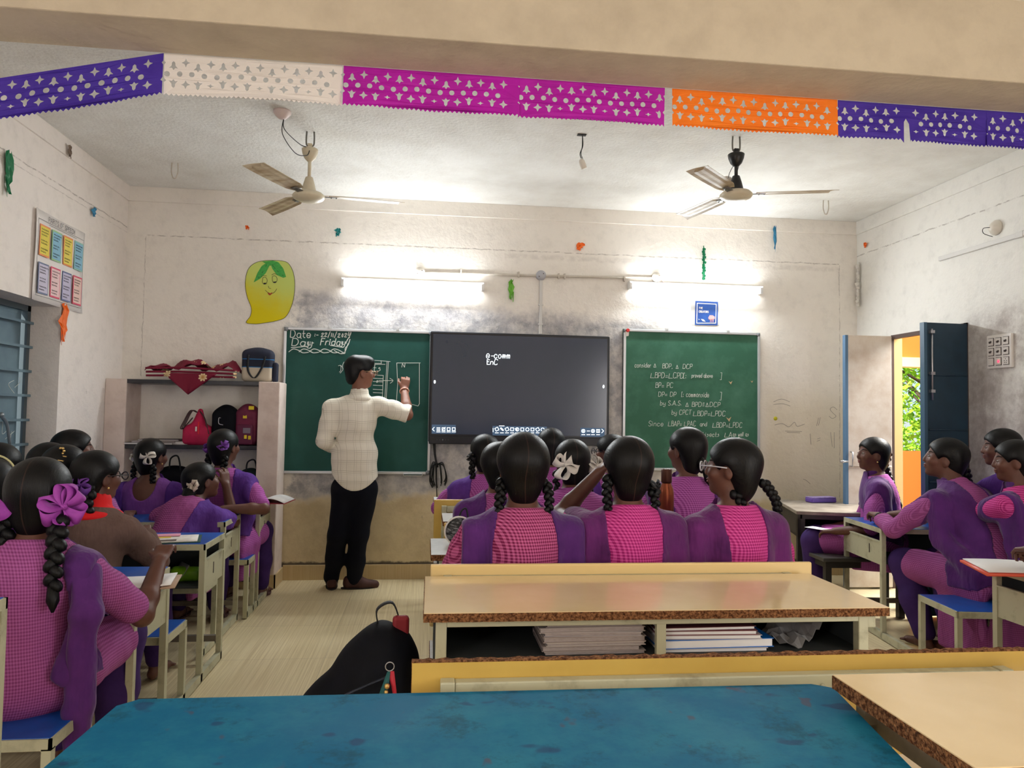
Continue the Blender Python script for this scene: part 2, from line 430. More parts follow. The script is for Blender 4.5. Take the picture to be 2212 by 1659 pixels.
DUP2 = mat('dupatta_magenta_purple', (108, 38, 108), .8, col2=(78, 26, 84), scale=6, mix=(.3, .7), sheen=.2, spec=.2)
DUPV = mat('dupatta_violet', (98, 58, 148), .8, col2=(76, 40, 122), scale=6, mix=(.3, .7), spec=.2)
SALW = mat('salwar_violet', (66, 42, 102), .85, col2=(50, 30, 82), scale=7, spec=.2)
KA = gingham('check_pink_soft', (172, 94, 156), (128, 56, 110), .0098)
KB = gingham('check_rose', (200, 100, 150), (112, 22, 68), .0115)
KC = gingham('check_magenta', (216, 84, 158), (150, 22, 98), .0112)
KD = gingham('check_orchid', (180, 100, 174), (128, 50, 120), .0105)
KE = gingham('check_mauve', (176, 104, 164), (140, 70, 128), .0105)
KF = mat('kurta_plain_violet', (128, 76, 156), .85, col2=(112, 60, 140), scale=6, spec=.2)
KBR = mat('sweater_brown', (112, 90, 82), .95, col2=(96, 76, 70), scale=12, bump=.3, bscale=400, spec=.1)
RED = mat('red_collar_cloth', (214, 14, 20), .85)
GOLD = mat('gold', (226, 190, 120), .3, .9); STEEL = mat('steel_small', (190, 190, 195), .3, .9)
SPECS = mat('spectacle_frame', (30, 28, 32), .3); SPECW = mat('spectacle_frame_clear', (190, 190, 198), .25)
LENS = mat('spectacle_lens', (235, 240, 245), .05, alpha=.22, spec=.8)
SANDAL = mat('sandal', (74, 44, 44), .6); SHOE = mat('shoe_brown', (74, 40, 34), .7, col2=(58, 30, 26), scale=20)
BANGLE = mat('bangle_black', (22, 20, 22), .35)
for _m in (DUP, DUP2, DUPV, KBR, KF):
    g = NG(_m); g.bump(g.noise(g.mapped(g.obj(), (1, 1, .3)), 16, 3, .5), .6, .03)
def hair_mat(name, part=True, px=0.0):
    m = mat(name, (11, 10, 12), .36, spec=.25); g = NG(m); o = g.obj(); x, y, z = g.xyz(o)
    st = g.noise(g.mapped(o, (60, 8, 10)), 5, 3)
    c = g.mixc(st, lin((1, 1, 2)), lin((9, 9, 11)))
    if part:
        ax = g.math('ABSOLUTE', g.math('SUBTRACT', x, g.math('MULTIPLY', g.math('SINE', g.math('MULTIPLY', z, 28)), .004)))
        line = g.math('SUBTRACT', 1.0, g.step(ax, .0009, .0024)); c = g.mixc(g.math('MULTIPLY', line, .25), c, lin((96, 66, 56)))
    g.l.new(c, g.b.inputs['Base Color'])
    g.bump(g.noise(g.mapped(o, (110, 9, 12)), 4, 3), .28, .005); g.l.new(g.math('ADD', g.math('MULTIPLY', st, .2), .34), g.b.inputs['Roughness'])
    return m
HAIR = hair_mat('hair_black'); HAIR_N = hair_mat('hair_black_plain', False)

def Rx(a): return Matrix.Rotation(a, 3, 'X')
def Ry(a): return Matrix.Rotation(a, 3, 'Y')
def Rz(a): return Matrix.Rotation(a, 3, 'Z')
V3 = Vector
def ik(a, t, l1, l2, hint):
    d = t-a; L = min(d.length, (l1+l2)*.995); L = max(L, abs(l1-l2)+.01); dn = d.normalized()
    x = (l1*l1-l2*l2+L*L)/(2*L); hgt = math.sqrt(max(l1*l1-x*x, 0)); h = V3(hint); h = (h-dn*h.dot(dn)).normalized()
    return a+dn*x+h*hgt, a+dn*L
def hand(S, w, d, nrm, side, curl=.5, s=1.0, spread=1.0):
    """palm and five separate fingers from wrist w along d, nrm = back of the hand, side = +1 when the thumb is on d x nrm"""
    d = V3(d).normalized(); nrm = V3(nrm); nrm = (nrm-d*nrm.dot(d)).normalized(); u = d.cross(nrm)*side
    for k, o_ in enumerate((-.026, -.009, .009, .026)):
        S.cone(w+u*o_*.6*s, w+(d*.075+u*o_)*s, .014*s, .0105*s, .01)
    L = [(.062, .026), (.072, .009), (.068, -.009), (.052, -.026)]
    for ln, o_ in L:
        b = w+(d*.078+u*o_)*s; c = curl*(1.0+.25*math.sin(o_*90)); q1 = d*math.cos(c)-nrm*math.sin(c); q1 = (q1+u*o_*3*spread).normalized()
        p1 = b+q1*ln*.5*s; q2 = d*math.cos(c*2.1)-nrm*math.sin(c*2.1); p2 = p1+q2*ln*.3*s
        q3 = d*math.cos(c*2.9)-nrm*math.sin(c*2.9); p3 = p2+q3*ln*.24*s
        S.cone(b, p1, .0088*s, .0082*s, .004); S.cone(p1, p2, .0082*s, .0074*s, .003); S.cone(p2, p3, .0074*s, .006*s, .003)
    t0 = w+(d*.022+u*.026)*s; t1 = t0+(d*.03+u*.022-nrm*.008)*s; t2 = t1+(d*.03+u*.002-nrm*.014)*s
    S.cone(t0, t1, .0115*s, .0095*s, .008); S.cone(t1, t2, .0095*s, .0075*s, .004)

def braid_mesh(mb, path, r, tail=True):
    P = spline(path, 10); L = sum((P[i+1]-P[i]).length for i in range(len(P)-1)); n = max(4, int(L/(r*.66)))
    def at_(t):
        g = t*L; i = 0
        while i < len(P)-2 and g > (P[i+1]-P[i]).length: g -= (P[i+1]-P[i]).length; i += 1
        d = (P[i+1]-P[i]); return P[i]+d*min(1, g/max(d.length, 1e-6)), d.normalized()
    for k in range(n):
        t = (k+.5)/n; p, d = at_(t); u = d.cross(V3((0, 1, 0))); u = u.normalized() if u.length > .2 else V3((1, 0, 0)); w = d.cross(u)
        sg = 1 if k % 2 else -1; rr = r*(1-.25*t)
        M = Matrix((u, w, d)).transposed().to_3x3() @ Ry(sg*.65)
        mb.ball(p+u*sg*rr*.36, (rr*.72, rr*.82, rr*1.0), 0, 2, M)
    if tail:
        p, d = at_(1.0); mb.tube([p-d*r*.4, p+d*r*1.1, p+d*r*2.2], [r*.5, r*.62, r*.12], 8)
def bow_mesh(mb, c, size, n=5, seed=0, nrm=(0, -1, 0), wd=.02):
    """a ribbon flower: closed loops of flat ribbon round a knot"""
    rnd = random.Random(seed); c = V3(c); N = V3(nrm).normalized(); U = N.cross(V3((0, 0, 1))); U = U.normalized() if U.length > .1 else V3((1, 0, 0)); Vv = U.cross(N)
    for k in range(n):
        a = 2*math.pi*k/n+rnd.uniform(-.3, .3)+.5; D = U*math.cos(a)+Vv*math.sin(a); T = N.cross(D); s_ = size*rnd.uniform(.8, 1.15)
        lp = [c, c+D*s_*.45+T*s_*.3, c+D*s_*.95+T*s_*.24, c+D*s_*1.08, c+D*s_*.9-T*s_*.26, c+D*s_*.42-T*s_*.2, c]
        q = spline([p+N*(.012*math.sin(i*1.3+k)) for i, p in enumerate(lp)], 5)
        ax = (N*.5+T*rnd.choice((-.8, .8))+D*rnd.uniform(-.2, .2)).normalized()
        mb.sheet([[p-ax*wd*.5*(.35+.65*math.sin(math.pi*i/(len(q)-1))), p+ax*wd*.5*(.35+.65*math.sin(math.pi*i/(len(q)-1)))] for i, p in enumerate(q)], th=.0012)
    mb.ball(c+N*.004, size*.16)
def bow_tails(mb, c, size, wd=.02, nrm=(0, -1, 0)):
    c = V3(c); N = V3(nrm).normalized(); U = N.cross(V3((0, 0, 1))).normalized()
    for sg, dz in ((-1, .7), (1, -.9)):
        e = c+U*sg*size*1.1+V3((0, 0, dz*size*.6)); q = spline([c, (c+e)/2+N*.01, e], 5)
        mb.sheet([[p-V3((0, 0, 1))*wd*.5, p+V3((0, 0, 1))*wd*.5] for p in q], th=.0012)

def person(label, px_, py_, Y, face=0.0, head=(0, 0, 0), lean=.12, side=0.0, seat=.36, kurta=KA, dup=DUP, h=.0075, sc=.94,
           lh=None, rh=None, lhint=(-.6, -.4, -.6), rhint=(.6, -.4, -.6), sleeve=.55, braids='short', ribbons=None, nrib=5, rsize=.04,
           features=False, glasses=None, ear=False, legs=None, feet=True, tail=0.0, group=None, shoulder=.16, dupside='both',
           curl=(.5, .5), lhn=(0, 0, 1), rhn=(0, 0, 1), sandals=False, wrinkle=.0016, collar=True, hairpart=True, fluff=0, sleevemat=None, hairmat=None, salwar=True,
           openback=False, clipgold=False, band=False, skirt=0, frac=1.0, seed=None, twist=0.0, panel=.085, watch=False, dflare=.028, dwid=.235, hang=0):
    """seated pupil; px_, py_, Y = the crown of the head as seen in the photograph and its distance; face = turn of the body to the left (radians)"""
    X, _, hz = at(px_, py_, Y=Y)
    seed = (int(abs(X*1000)+abs(Y*777)) % 991) if seed is None else seed
    # torso chain, leaning forward progressively
    zp = seat+.095; total = hz-zp; ul = total-.268*sc   # length pelvis -> neck base before tilting
    def up(a): return V3((math.sin(side)*math.cos(a)*1.0, math.sin(a), math.cos(a)))
    def build_chain(ul):
        a0, a1, a2 = lean*.7, lean, lean*1.25
        P0 = V3((0, 0, zp)); P1 = P0+up(a0)*ul*.32; P2 = P1+up(a1)*ul*.36; P3 = P2+up(a2)*ul*.32
        Hn = P3+V3((math.sin(side)*.5, math.sin(a2*.5)+.06, math.cos(a2*.5))).normalized()*.155*sc
        return P0, P1, P2, P3, Hn
    for _ in range(12):
        P0, P1, P2, P3, HC = build_chain(ul); ul += (hz-(HC.z+.108*sc))*.9
    HR = Rz(head[0]) @ Rx(head[1]) @ Ry(head[2])        # yaw (left +), pitch (up +), roll
    root = empty('person', (0, 0, 0), label, 'person', face, group)
    offs = Rz(face) @ V3((HC.x, HC.y, 0)); root.location = (X-offs.x, Y-offs.y, 0)
    SR = Rz(twist); cr = SR @ V3((1, 0, 0))
    sh = [P3-up(lean)*.085*sc-cr*shoulder*sc, P3-up(lean)*.085*sc+cr*shoulder*sc]
    S = Solid(); s = sc
    # torso
    S.ell(P0+V3((0, 0, .01)), (.15*s, .12*s, .11*s), k=.05)
    S.cone(P0+V3((0, 0, .03)), P1, .105*s, .1*s, .05)
    tor = [(P1, .105), (P2, .12)]
    S.ell(P1*.5+P2*.5, (.125*s, .1*s, .16*s), Rx(-lean), .05); S.ell(P2+(P3-P2)*.1, (.135*s, .1*s, .13*s), Rx(-lean), .05)
    S.cone(sh[0]+cr*.02, P3-up(lean)*.045*s, .044*s, .05*s, .05); S.cone(sh[1]-cr*.02, P3-up(lean)*.045*s, .044*s, .05*s, .05)
    S.cone(P3-up(lean)*.03, P3.lerp(HC, .55), .055*s, .048*s, .03)
    torso = list(S.p)
    # legs
    sx = .088*s; hips = [P0+V3((-sx, .02, -.01)), P0+V3((sx, .02, -.01))]
    if legs is None: legs = [(-.12, .43, .0), (.12, .43, .0)]
    ft = []
    for i in (0, 1):
        an = V3((legs[i][0], legs[i][1], .075+legs[i][2])); kn, an = ik(hips[i], an, .41*s, .39*s, (0, .6, 1))
        S.cone(hips[i], kn, .078*s, .056*s, .03); S.chain([kn, kn.lerp(an, .35), an], [.055*s, .05*s, .032*s], .02)
        ft.append((hips[i], kn, an))
        if feet:
            t_ = an+V3((0, .13, -.045)); S.cone(an+V3((0, -.025, -.04)), an+V3((0, .03, -.03)), .026, .028, .02); S.cone(an+V3((0, .03, -.035)), t_, .028, .02, .02)
            for q in range(5): S.cone(t_+V3(((q-2)*.013, 0, 0)), t_+V3(((q-2)*.015, .026-abs(q-1)*.004, -.004)), .0085, .0075, .006)
    # arms
    if lh is None: lh = (-.14, .34, seat+.31)
    if rh is None: rh = (.14, .34, seat+.31)
    def tl(p): return tuple(Rz(-face) @ (V3(p[1:])-root.location)) if len(p) == 4 else p
    lh, rh = tl(lh), tl(rh)
    arms = []
    for i, (t, hint) in enumerate(((lh, lhint), (rh, rhint))):
        el, wr = ik(sh[i], V3(t), .265*s, .235*s, hint); arms.append((sh[i], el, wr))
        S.chain([sh[i], sh[i].lerp(el, .5), el], [.046*s, .042*s, .035*s], .03)
        S.chain([el, el.lerp(wr, .3), wr], [.036*s, .035*s, .024*s], .015)
        dn = (wr-el).normalized(); hand(S, wr, dn+V3((0, .15, 0)), (lhn, rhn)[i], (1, -1)[i], curl[i], .92*s)
    # head
    def hp(x, y, z): return HC+HR @ V3((x*s, y*s, z*s))
    S.ell(hp(0, -.012, .018), (.073*s, .09*s, .088*s), HR, .02); S.ell(hp(0, .028, -.042), (.054*s, .058*s, .066*s), HR, .03)
    if features:
        S.ell(hp(0, .062, -.087), (.022*s, .02*s, .018*s), HR, .02); S.cone(hp(0, .078, .014), hp(0, .094, -.023), .008*s, .0105*s, .014)
        for sg in (-1, 1):
            S.ell(hp(sg*.031, .09, .002), (.014*s, .007*s, .009*s), HR, .012, True); S.ell(hp(sg*.036, .06, -.026), (.024*s, .022*s, .024*s), HR, .02)
            S.ell(hp(sg*.009, .092, -.029), (.006*s, .006*s, .005*s), HR, .008)
        S.ell(hp(0, .0825, -.049), (.021*s, .012*s, .006*s), HR, .004); S.ell(hp(0, .081, -.06), (.018*s, .011*s, .007*s), HR, .004)
    for sg in (-1, 1): S.ell(hp(sg*.072, -.004, -.018), (.009*s, .018*s, .03*s), HR @ Rz(sg*.35), .01); S.ell(hp(sg*.082, -.006, -.016), (.004*s, .009*s, .016*s), HR, .004, True)
    body = solid_obj('body', S, h if not features else min(h, .0055), SKIN, root)
    if features:
        for sg in (-1, 1):
            m_ = MB(); m_.ball(hp(sg*.0305, .0745, .001), (.0115*s, .0085*s, .0055*s), 0, 2, HR); m_.ball(hp(sg*.0305, .0785, .001), (.0058*s, .0055*s, .0054*s), 1, 2, HR); m_.build('eye', [EYE_W, EYE_D], root)
            m_ = MB(); m_.tube([hp(sg*.013, .0785, .021), hp(sg*.031, .073, .027), hp(sg*.048, .0585, .022)], [.0022, .003, .0016], 6); m_.build('eyebrow', BROW, root)
        m_ = MB(); m_.ball(hp(0, .0885, -.0495), (.0165*s, .0065*s, .0042*s), 0, 2, HR); m_.ball(hp(0, .087, -.059), (.0145*s, .007*s, .0048*s), 0, 2, HR); m_.build('lips', LIP, root)
    # hair
    hr_ = Solid(); hr_.ell(V3((0, -.016*s, .024*s)), (.089*s, .104*s, .09*s), k=.02); hr_.ell(V3((0, -.052*s, -.03*s)), (.074*s, .052*s, .08*s), k=.03); hr_.ell(V3((0, -.04*s, -.09*s)), (.05*s, .038*s, .05*s), k=.03)
    if fluff: hr_.ell(V3((0, -.02*s, .02*s)), (.09*s, .106*s, .09*s), k=.02)
    hr_.ell(V3((0, .11*s, -.045*s)), (.105*s, .1*s, .098*s), k=.012, neg=True)
    for sg in (-1, 1): hr_.ell(V3((sg*.085*s, .012*s, -.035*s)), (.035*s, .03*s, .045*s), k=.01, neg=True)
    hm_ = hairmat or (HAIR if hairpart else HAIR_N)
    hair = solid_obj('hair', hr_, .006, hm_, root, wrinkle=.0004+.0012*fluff, seed=seed)
    hair.matrix_local = Matrix.Translation(HC) @ HR.to_4x4()
    def hq(p): return HC+HR @ V3((p[0]*s, p[1]*s, p[2]*s))
    specs = []
    if braids == 'short': specs = [[(sg*.072, -.05, -.03), (sg*.088, -.066, -.09), (sg*.082, -.08, -.16), (sg*.075, -.085, -.215)] for sg in (-1, 1)]; br = .021
    elif braids == 'short_right': specs = [[(.072, -.05, -.03), (.09, -.075, -.1), (.085, -.085, -.19)]]; br = .022
    elif isinstance(braids, dict): specs = braids['paths']; br = braids.get('r', .022)
    for sp in specs:
        mb = MB(); kind = braids.get('kind', 'braid') if isinstance(braids, dict) else 'braid'
        if kind == 'braid': braid_mesh(mb, [hq(p) for p in sp], br*s)
        else:
            q = spline([hq(p) for p in sp], 8); L = len(q)
            for k in range(9):
                a = 2*math.pi*k/9; o_ = V3((math.cos(a), math.sin(a), 0))*br*.55; mb.tube([p+o_*(1-.5*i/L) for i, p in enumerate(q)], [br*.55*(1-.75*(i/L)**2)+.002 for i in range(L)], 7)
        mb.build('braid' if kind == 'braid' else 'ponytail', HAIR_N, root, fix=False)
    if ribbons:
        for (p, m_, k) in ribbons:
            mb = MB(); d_ = V3((p[0], -.05, 0)); nr = HR @ V3((p[0]*6, -.7, .15)); bow_mesh(mb, hq(p), rsize*s, k, seed+k, nr, wd=rsize*.85); mb.build('hair_ribbon', m_, root, fix=False)
    if clipgold:
        mb = MB()
        for k in range(6):
            a = k*1.047; mb.ball(hq((.045+.014*math.cos(a), -.07, .085+.014*math.sin(a))), .006)
        mb.bar(hq((.03, -.085, .066)), hq((.075, -.07, .06)), .004, .004); mb.bar(hq((.05, -.09, .045)), hq((.072, -.08, .04)), .012, .003); mb.build('hair_clip', GOLD, root)
    if band:
        mb = MB(); mb.tube([hq((.086*math.sin(a), .015, .03+.088*math.cos(a))) for a in np.linspace(-1.5, 1.5, 20)], .004, 6); mb.build('hairband', mat('hairband', (196, 190, 140), .5), root)
    if ear:
        mb = MB()
        for sg in (-1, 1): mb.ball(hq((sg*.084, .004, -.052)), .0055)
        mb.build('earrings', GOLD, root)
    if glasses:
        mb = MB(); ln = MB()
        for sg in (-1, 1):
            c = (sg*.033, .108, .0); ring = [hq((c[0]+.024*math.cos(a)*1.05, c[1]-abs(math.cos(a))*.002, c[2]+.0175*math.sin(a))) for a in np.linspace(0, 2*math.pi, 17)[:-1]]
            mb.tube(ring, .0028*s, 6, closed=True); ln.add(ring, [tuple(range(16))])
            mb.tube([hq((sg*.057, .106, .004)), hq((sg*.078, .05, .004)), hq((sg*.08, .0, .0))], .0024*s, 6)
        mb.tube([hq((-.01, .108, .003)), hq((0, .112, .006)), hq((.01, .108, .003))], .0022*s, 6)
        gl = mb.build('spectacles', glasses, root); ln.build('lens', LENS, gl, fix=False)
    # kurta
    K = Solid(); K.p = list(torso); K.cone(P0, P1, .115*s, .105*s, .04); LO = .0135
    rad = lambda t: .046-.008*t if t < .5 else .042-.014*(t-.5)
    for i, (a, e, w_) in enumerate(arms):
        sl_ = sleeve if not isinstance(sleeve, tuple) else sleeve[i]
        if sl_ <= 1.0: K.chain([a, a.lerp(e, sl_*.5), a.lerp(e, sl_)], [.046*s, rad(sl_*.5)*s, rad(sl_)*s+.003], .03)
        else: K.chain([a, a.lerp(e, .5), e], [.046*s, .042*s, .036*s], .03); K.cone(e, e.lerp(w_, sl_-1), .036*s, .03*s, .015)
    for hp_, kn, an in ft: K.cone(hp_, hp_.lerp(kn, .8), .084*s, .076*s, .04)
    K.cone(ft[0][0].lerp(ft[0][1], .2), ft[1][0].lerp(ft[1][1], .2), .075*s, None, .04)
    if tail:
        K.box(P0+V3((0, -.135, -.06-tail/2)), (.15, .012, tail/2+.03), Rx(.08), .01, .05)
    if skirt:     # side of the kurta hanging over the bench end
        sg = 1 if skirt > 0 else -1; K.box(P0+V3((sg*.165, .06, -.06-abs(skirt)/2)), (.012, .13, abs(skirt)/2+.03), None, .01, .05)
    neckz = P3
    def kclip(X_, Y_, Z_):
        d = up(lean*1.2); f = (X_-P3.x)*d.x+(Y_-P3.y)*d.y+(Z_-P3.z)*d.z-.012
        if openback: f = np.maximum(f, -(np.sqrt(((X_-P3.x)/.07)**2+((Z_-(P3.z-.02))/.1)**2+0*Y_)-1)*.06-np.where(Y_ < P3.y+.02, 0, .2))
        return f
    ku = solid_obj('kurta' if kurta is not KBR else 'sweater', K, h, kurta, root, wrinkle=wrinkle, seed=seed, clip=kclip, off=LO)
    # dupatta: two bands over the shoulders, falling down the back
    if dup is not None:
        D = Solid(); D.p = [q for q in K.p]
        lo_z = P0.z+.02 if not tail else P0.z-.04
        if dupside != 'none':
            for sg in ((-1, 1) if dupside == 'both' else (-1,) if dupside == 'left' else (1,)):
                i = 0 if sg < 0 else 1; o_ = sh[i]
                D.cone(o_+cr*sg*.01+V3((0, -.02, .004)), o_+cr*sg*dflare+V3((0, -.05, -.2)), .03*s, .028*s, .03)
                D.cone(o_+cr*sg*dflare+V3((0, -.05, -.2)), V3((sg*.15, P0.y-.05, P0.z+.03)), .028*s, .04*s, .03)
        sides = dupside; cx = P3.x; pan = panel
        def dclip(X_, Y_, Z_):
            ss = (Z_-P0.z)/max(P3.z-P0.z, .1); xx = X_-(P3.x*np.clip(ss, 0, 1))+.0*Y_
            w_in = pan+.012*np.sin(Z_*14+seed)+.02*(1-np.clip(ss, 0, 1)); a = np.abs(xx); ay = P3.y*np.clip(ss, 0, 1.1); fr = (Y_ > ay+.045) & (Z_ > P2.z-.08); w_in = np.where(fr, -1.0, w_in)
            f = np.maximum(w_in-a, a-dwid); f = np.maximum(f, Y_-np.where(Z_ > P2.z-.08, ay+.2, ay+.1))
            if sides == 'left': f = np.maximum(f, xx)
            if sides == 'right': f = np.maximum(f, -xx)
            f = np.maximum(f, lo_z-Z_+.03*np.sin(X_*30+seed))
            f = np.maximum(f, Z_-(P3.z+.035))
            f = np.maximum(f, (Y_-(P3.y+.13))+0*X_) if lean < .5 else f
            return f
        if dupside != 'none': solid_obj('dupatta', D, h, dup, root, off=.019, wrinkle=wrinkle, seed=seed, clip=dclip)
        if hang:
            sg = 1 if hang > 0 else -1; o_ = sh[1 if sg > 0 else 0]; Hh = Solid(); q0 = o_+V3((sg*.03, -.02, .01))
            Hh.chain([q0, q0+V3((sg*.035, -.06, -.12)), q0+V3((sg*.03, -.085, -.4)), V3((q0.x+sg*.02, q0.y-.08, abs(hang)))], [.026, .03, .027, .04], .03)
            Hh.chain([q0+V3((-sg*.03, -.02, 0)), q0+V3((sg*.0, -.085, -.12)), q0+V3((sg*.0, -.1, -.4)), V3((q0.x+sg*.0, q0.y-.08, abs(hang)+.1))], [.024, .022, .02, .022], .02)
            solid_obj('dupatta_end', Hh, h, dup, root, wrinkle=.005, seed=seed+5)
        if collar:
            C = Solid(); q0 = P3-up(lean)*.022; q1 = P3+up(lean)*.022+V3((0, .008, 0))
            C.ell(q0, (.082*s, .07*s, .026*s), Rx(-lean), .02); C.cone(q0, q1, .062*s, .055*s, .02)
            C.cone(q1-up(lean)*.01, q1+up(lean)*.09, .046*s, .046*s, .004, True)
            solid_obj('collar', C, .006, dup if kurta is not KBR else RED, root, wrinkle=.0008, seed=seed)
    if kurta is KBR:
        C = Solid(); q0 = P3-up(lean)*.02; C.ell(q0, (.12*s, .115*s, .035*s), Rx(-lean+.12), .02); C.cone(q0, P3+up(lean)*.035, .08*s, .068*s, .02)
        C.cone(P3+up(lean)*.02, P3+up(lean)*.12, .052*s, .055*s, .004, True); solid_obj('collar', C, .007, RED, root, wrinkle=.002, seed=seed)
    if salwar:
        Q = Solid(); Q.ell(P0+V3((0, .03, -.02)), (.155*s, .13*s, .1*s), k=.04)
        for hp_, kn, an in ft:
            Q.cone(hp_, kn, .082*s, .075*s, .03); Q.chain([kn, kn.lerp(an, .5), kn.lerp(an, .93)], [.075*s, .072*s, .05*s], .03)
        solid_obj('salwar', Q, max(h, .008), SALW, root, wrinkle=.003, seed=seed+9)
    if sandals:
        for hp_, kn, an in ft:
            mb = MB(); z0 = an.z-.072; pts = [(an.x+.038*math.cos(a)*(1 if math.sin(a) > 0 else .85), an.y+.05+.115*math.sin(a), z0) for a in np.linspace(0, 2*math.pi, 25)[:-1]]
            mb.prism(pts, (0, 0, .014)); mb.tube([(an.x-.036, an.y+.03, z0+.012), (an.x-.02, an.y+.07, z0+.045), (an.x+.002, an.y+.13, z0+.014)], .005, 6)
            mb.tube([(an.x+.036, an.y+.03, z0+.012), (an.x+.022, an.y+.07, z0+.045), (an.x+.002, an.y+.13, z0+.014)], .005, 6); mb.build('sandal', SANDAL, root)
    if watch:
        a, e, w_ = arms[watch > 0 and 1 or 0] if watch != 1 else arms[0]
        d = (w_-e).normalized(); u = d.cross(V3((0, 0, 1))).normalized(); v = u.cross(d)
        mb = MB(); mb.tube([w_-d*.02+(u*math.cos(t)+v*math.sin(t))*.028 for t in np.linspace(0, 2*math.pi, 17)[:-1]], .005, 6, closed=True); mb.build('bracelet', BANGLE, root)
    return root, dict(arms=arms, HC=HC, P0=P0, P3=P3)
# ------------------------------------------------------------------ the room
XL, XR, YF, YB, ZC = -2.32, 3.66, 5.90, -2.6, 3.02
def wall_mat(name, base, patch=None, kind='side'):
    m = mat(name, base, .85, spec=.15); g = NG(m); o = g.obj(); x, y, z = g.xyz(o)
    n1 = g.noise(o, 1.3, 5, .7); n2 = g.noise(o, 9, 5, .7); n3 = g.noise(o, 40, 3)
    c = g.mixc(g.step(n2, .45, .85), lin(base), lin(tuple(v*.94 for v in base)))
    b2 = base
    zz = g.math('ADD', z, g.math('MULTIPLY', g.math('SUBTRACT', n1, .5), .35))
    if kind == 'front':
        # bare grey cement around the boards, cream distemper below
        top = g.math('ADD', 2.27, g.math('MULTIPLY', g.math('ADD', x, .3), -.07))
        inz = g.math('MULTIPLY', g.step(zz, .58, .68), g.math('SUBTRACT', 1.0, g.step(g.math('SUBTRACT', zz, top), -.1, .03)))
        xx = g.math('ADD', x, g.math('MULTIPLY', g.math('SUBTRACT', n2, .5), .5))
        inx = g.math('MULTIPLY', g.step(xx, -1.15, -.95), g.math('SUBTRACT', 1.0, g.step(xx, 1.75, 2.1)))
        grey = g.mixc(g.step(g.noise(o, 5, 6, .75), .3, .7), lin((196, 194, 196)), lin((142, 141, 146)))
        fade = g.math('ADD', .5, g.math('MULTIPLY', g.step(n2, .35, .6), .45))
        c = g.mixc(g.math('MULTIPLY', g.math('MULTIPLY', inz, inx), fade), c, grey)
        low = g.math('MULTIPLY', g.math('SUBTRACT', 1.0, g.step(zz, .58, .66)), g.step(x, -1.12, -1.08))
        cream = g.mixc(g.step(g.noise(o, 4, 6, .7), .35, .7), lin((222, 204, 164)), lin((200, 180, 140)))
        c = g.mixc(g.math('MULTIPLY', low, .9), c, cream)
        rx = g.math('MULTIPLY', g.step(x, 2.75, 2.9), g.math('SUBTRACT', 1.0, g.step(zz, 1.3, 1.7)))
        c = g.mixc(g.math('MULTIPLY', rx, .5), c, lin((214, 202, 172)))
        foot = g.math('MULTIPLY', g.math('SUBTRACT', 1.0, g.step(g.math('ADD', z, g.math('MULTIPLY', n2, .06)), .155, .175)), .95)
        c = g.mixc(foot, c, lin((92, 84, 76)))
    def line(coord, val, w, amt, lo=None, hi=None, along=None):
        global _c
        wob = g.math('MULTIPLY', g.math('SUBTRACT', n2, .5), .03)
        d = g.math('ABSOLUTE', g.math('SUBTRACT', g.math('ADD', coord, wob), val))
        f = g.math('SUBTRACT', 1.0, g.step(d, w*.3, w))
        f = g.math('MULTIPLY', f, g.step(g.noise(o, 22, 2), .3, .62))
        if along is not None:
            f = g.math('MULTIPLY', f, g.math('MULTIPLY', g.step(along, lo, lo+.01), g.math('SUBTRACT', 1.0, g.step(along, hi-.01, hi))))
        return g.math('MULTIPLY', f, amt)
    dark = lin((110, 92, 82))
    if kind == 'front':
        c = g.mixc(line(z, 2.645, .006, .5, -2.18, 3.5, x), c, dark)
        c = g.mixc(line(x, -2.18, .005, .4, 1.55, 2.64, z), c, dark)
        c = g.mixc(line(x, 3.5, .006, .4, .4, 2.64, z), c, dark)
        c = g.mixc(line(z, 2.60, .03, .25, .6, 3.5, x), c, lin((180, 172, 164)))
    if kind == 'side':
        c = g.mixc(line(z, 2.70, .006, .5), c, dark)
        c = g.mixc(line(z, 2.66, .004, .35), c, dark)
    if kind == 'right':
        c = g.mixc(line(z, 2.72, .006, .5), c, dark)
        gp = g.math('MULTIPLY', g.math('MULTIPLY', g.math('SUBTRACT', 1.0, g.step(zz, 1.95, 2.15)), g.math('SUBTRACT', 1.0, g.step(y, 4.55, 4.7))), g.step(g.noise(o, 3, 6, .75), .3, .65))
        c = g.mixc(g.math('MULTIPLY', gp, .75), c, lin((150, 138, 132)))
    # smudges and pencil-like scuffs low on the walls
    sc_ = g.math('MULTIPLY', g.step(g.noise(g.mapped(o, (1, 1, .45)), 14, 6, .8), .66, .74), g.math('SUBTRACT', 1.0, g.step(zz, 1.3, 2.2)))
    c = g.mixc(g.math('MULTIPLY', sc_, .5), c, lin((128, 118, 110)))
    g.l.new(c, g.b.inputs['Base Color'])
    g.bump(g.math('ADD', g.noise(o, 28, 5, .65), g.math('MULTIPLY', n3, .25)), .42, .012)
    return m
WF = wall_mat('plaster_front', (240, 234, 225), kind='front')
WS = wall_mat('plaster_left', (242, 234, 227), kind='side')
WR = wall_mat('plaster_right', (236, 234, 228), kind='right')
WB = mat('plaster_plain', (226, 218, 206), .9, spec=.1)
CEIL = mat('ceiling_whitewash', (242, 242, 238), .9, col2=(228, 226, 220), scale=3, mix=(.4, .75), bump=.55, bscale=45, spec=.1)
BEAM = mat('beam_paint', (204, 190, 168), .85, col2=(186, 172, 152), scale=5, mix=(.4, .8), bump=.35, bscale=30, spec=.1)

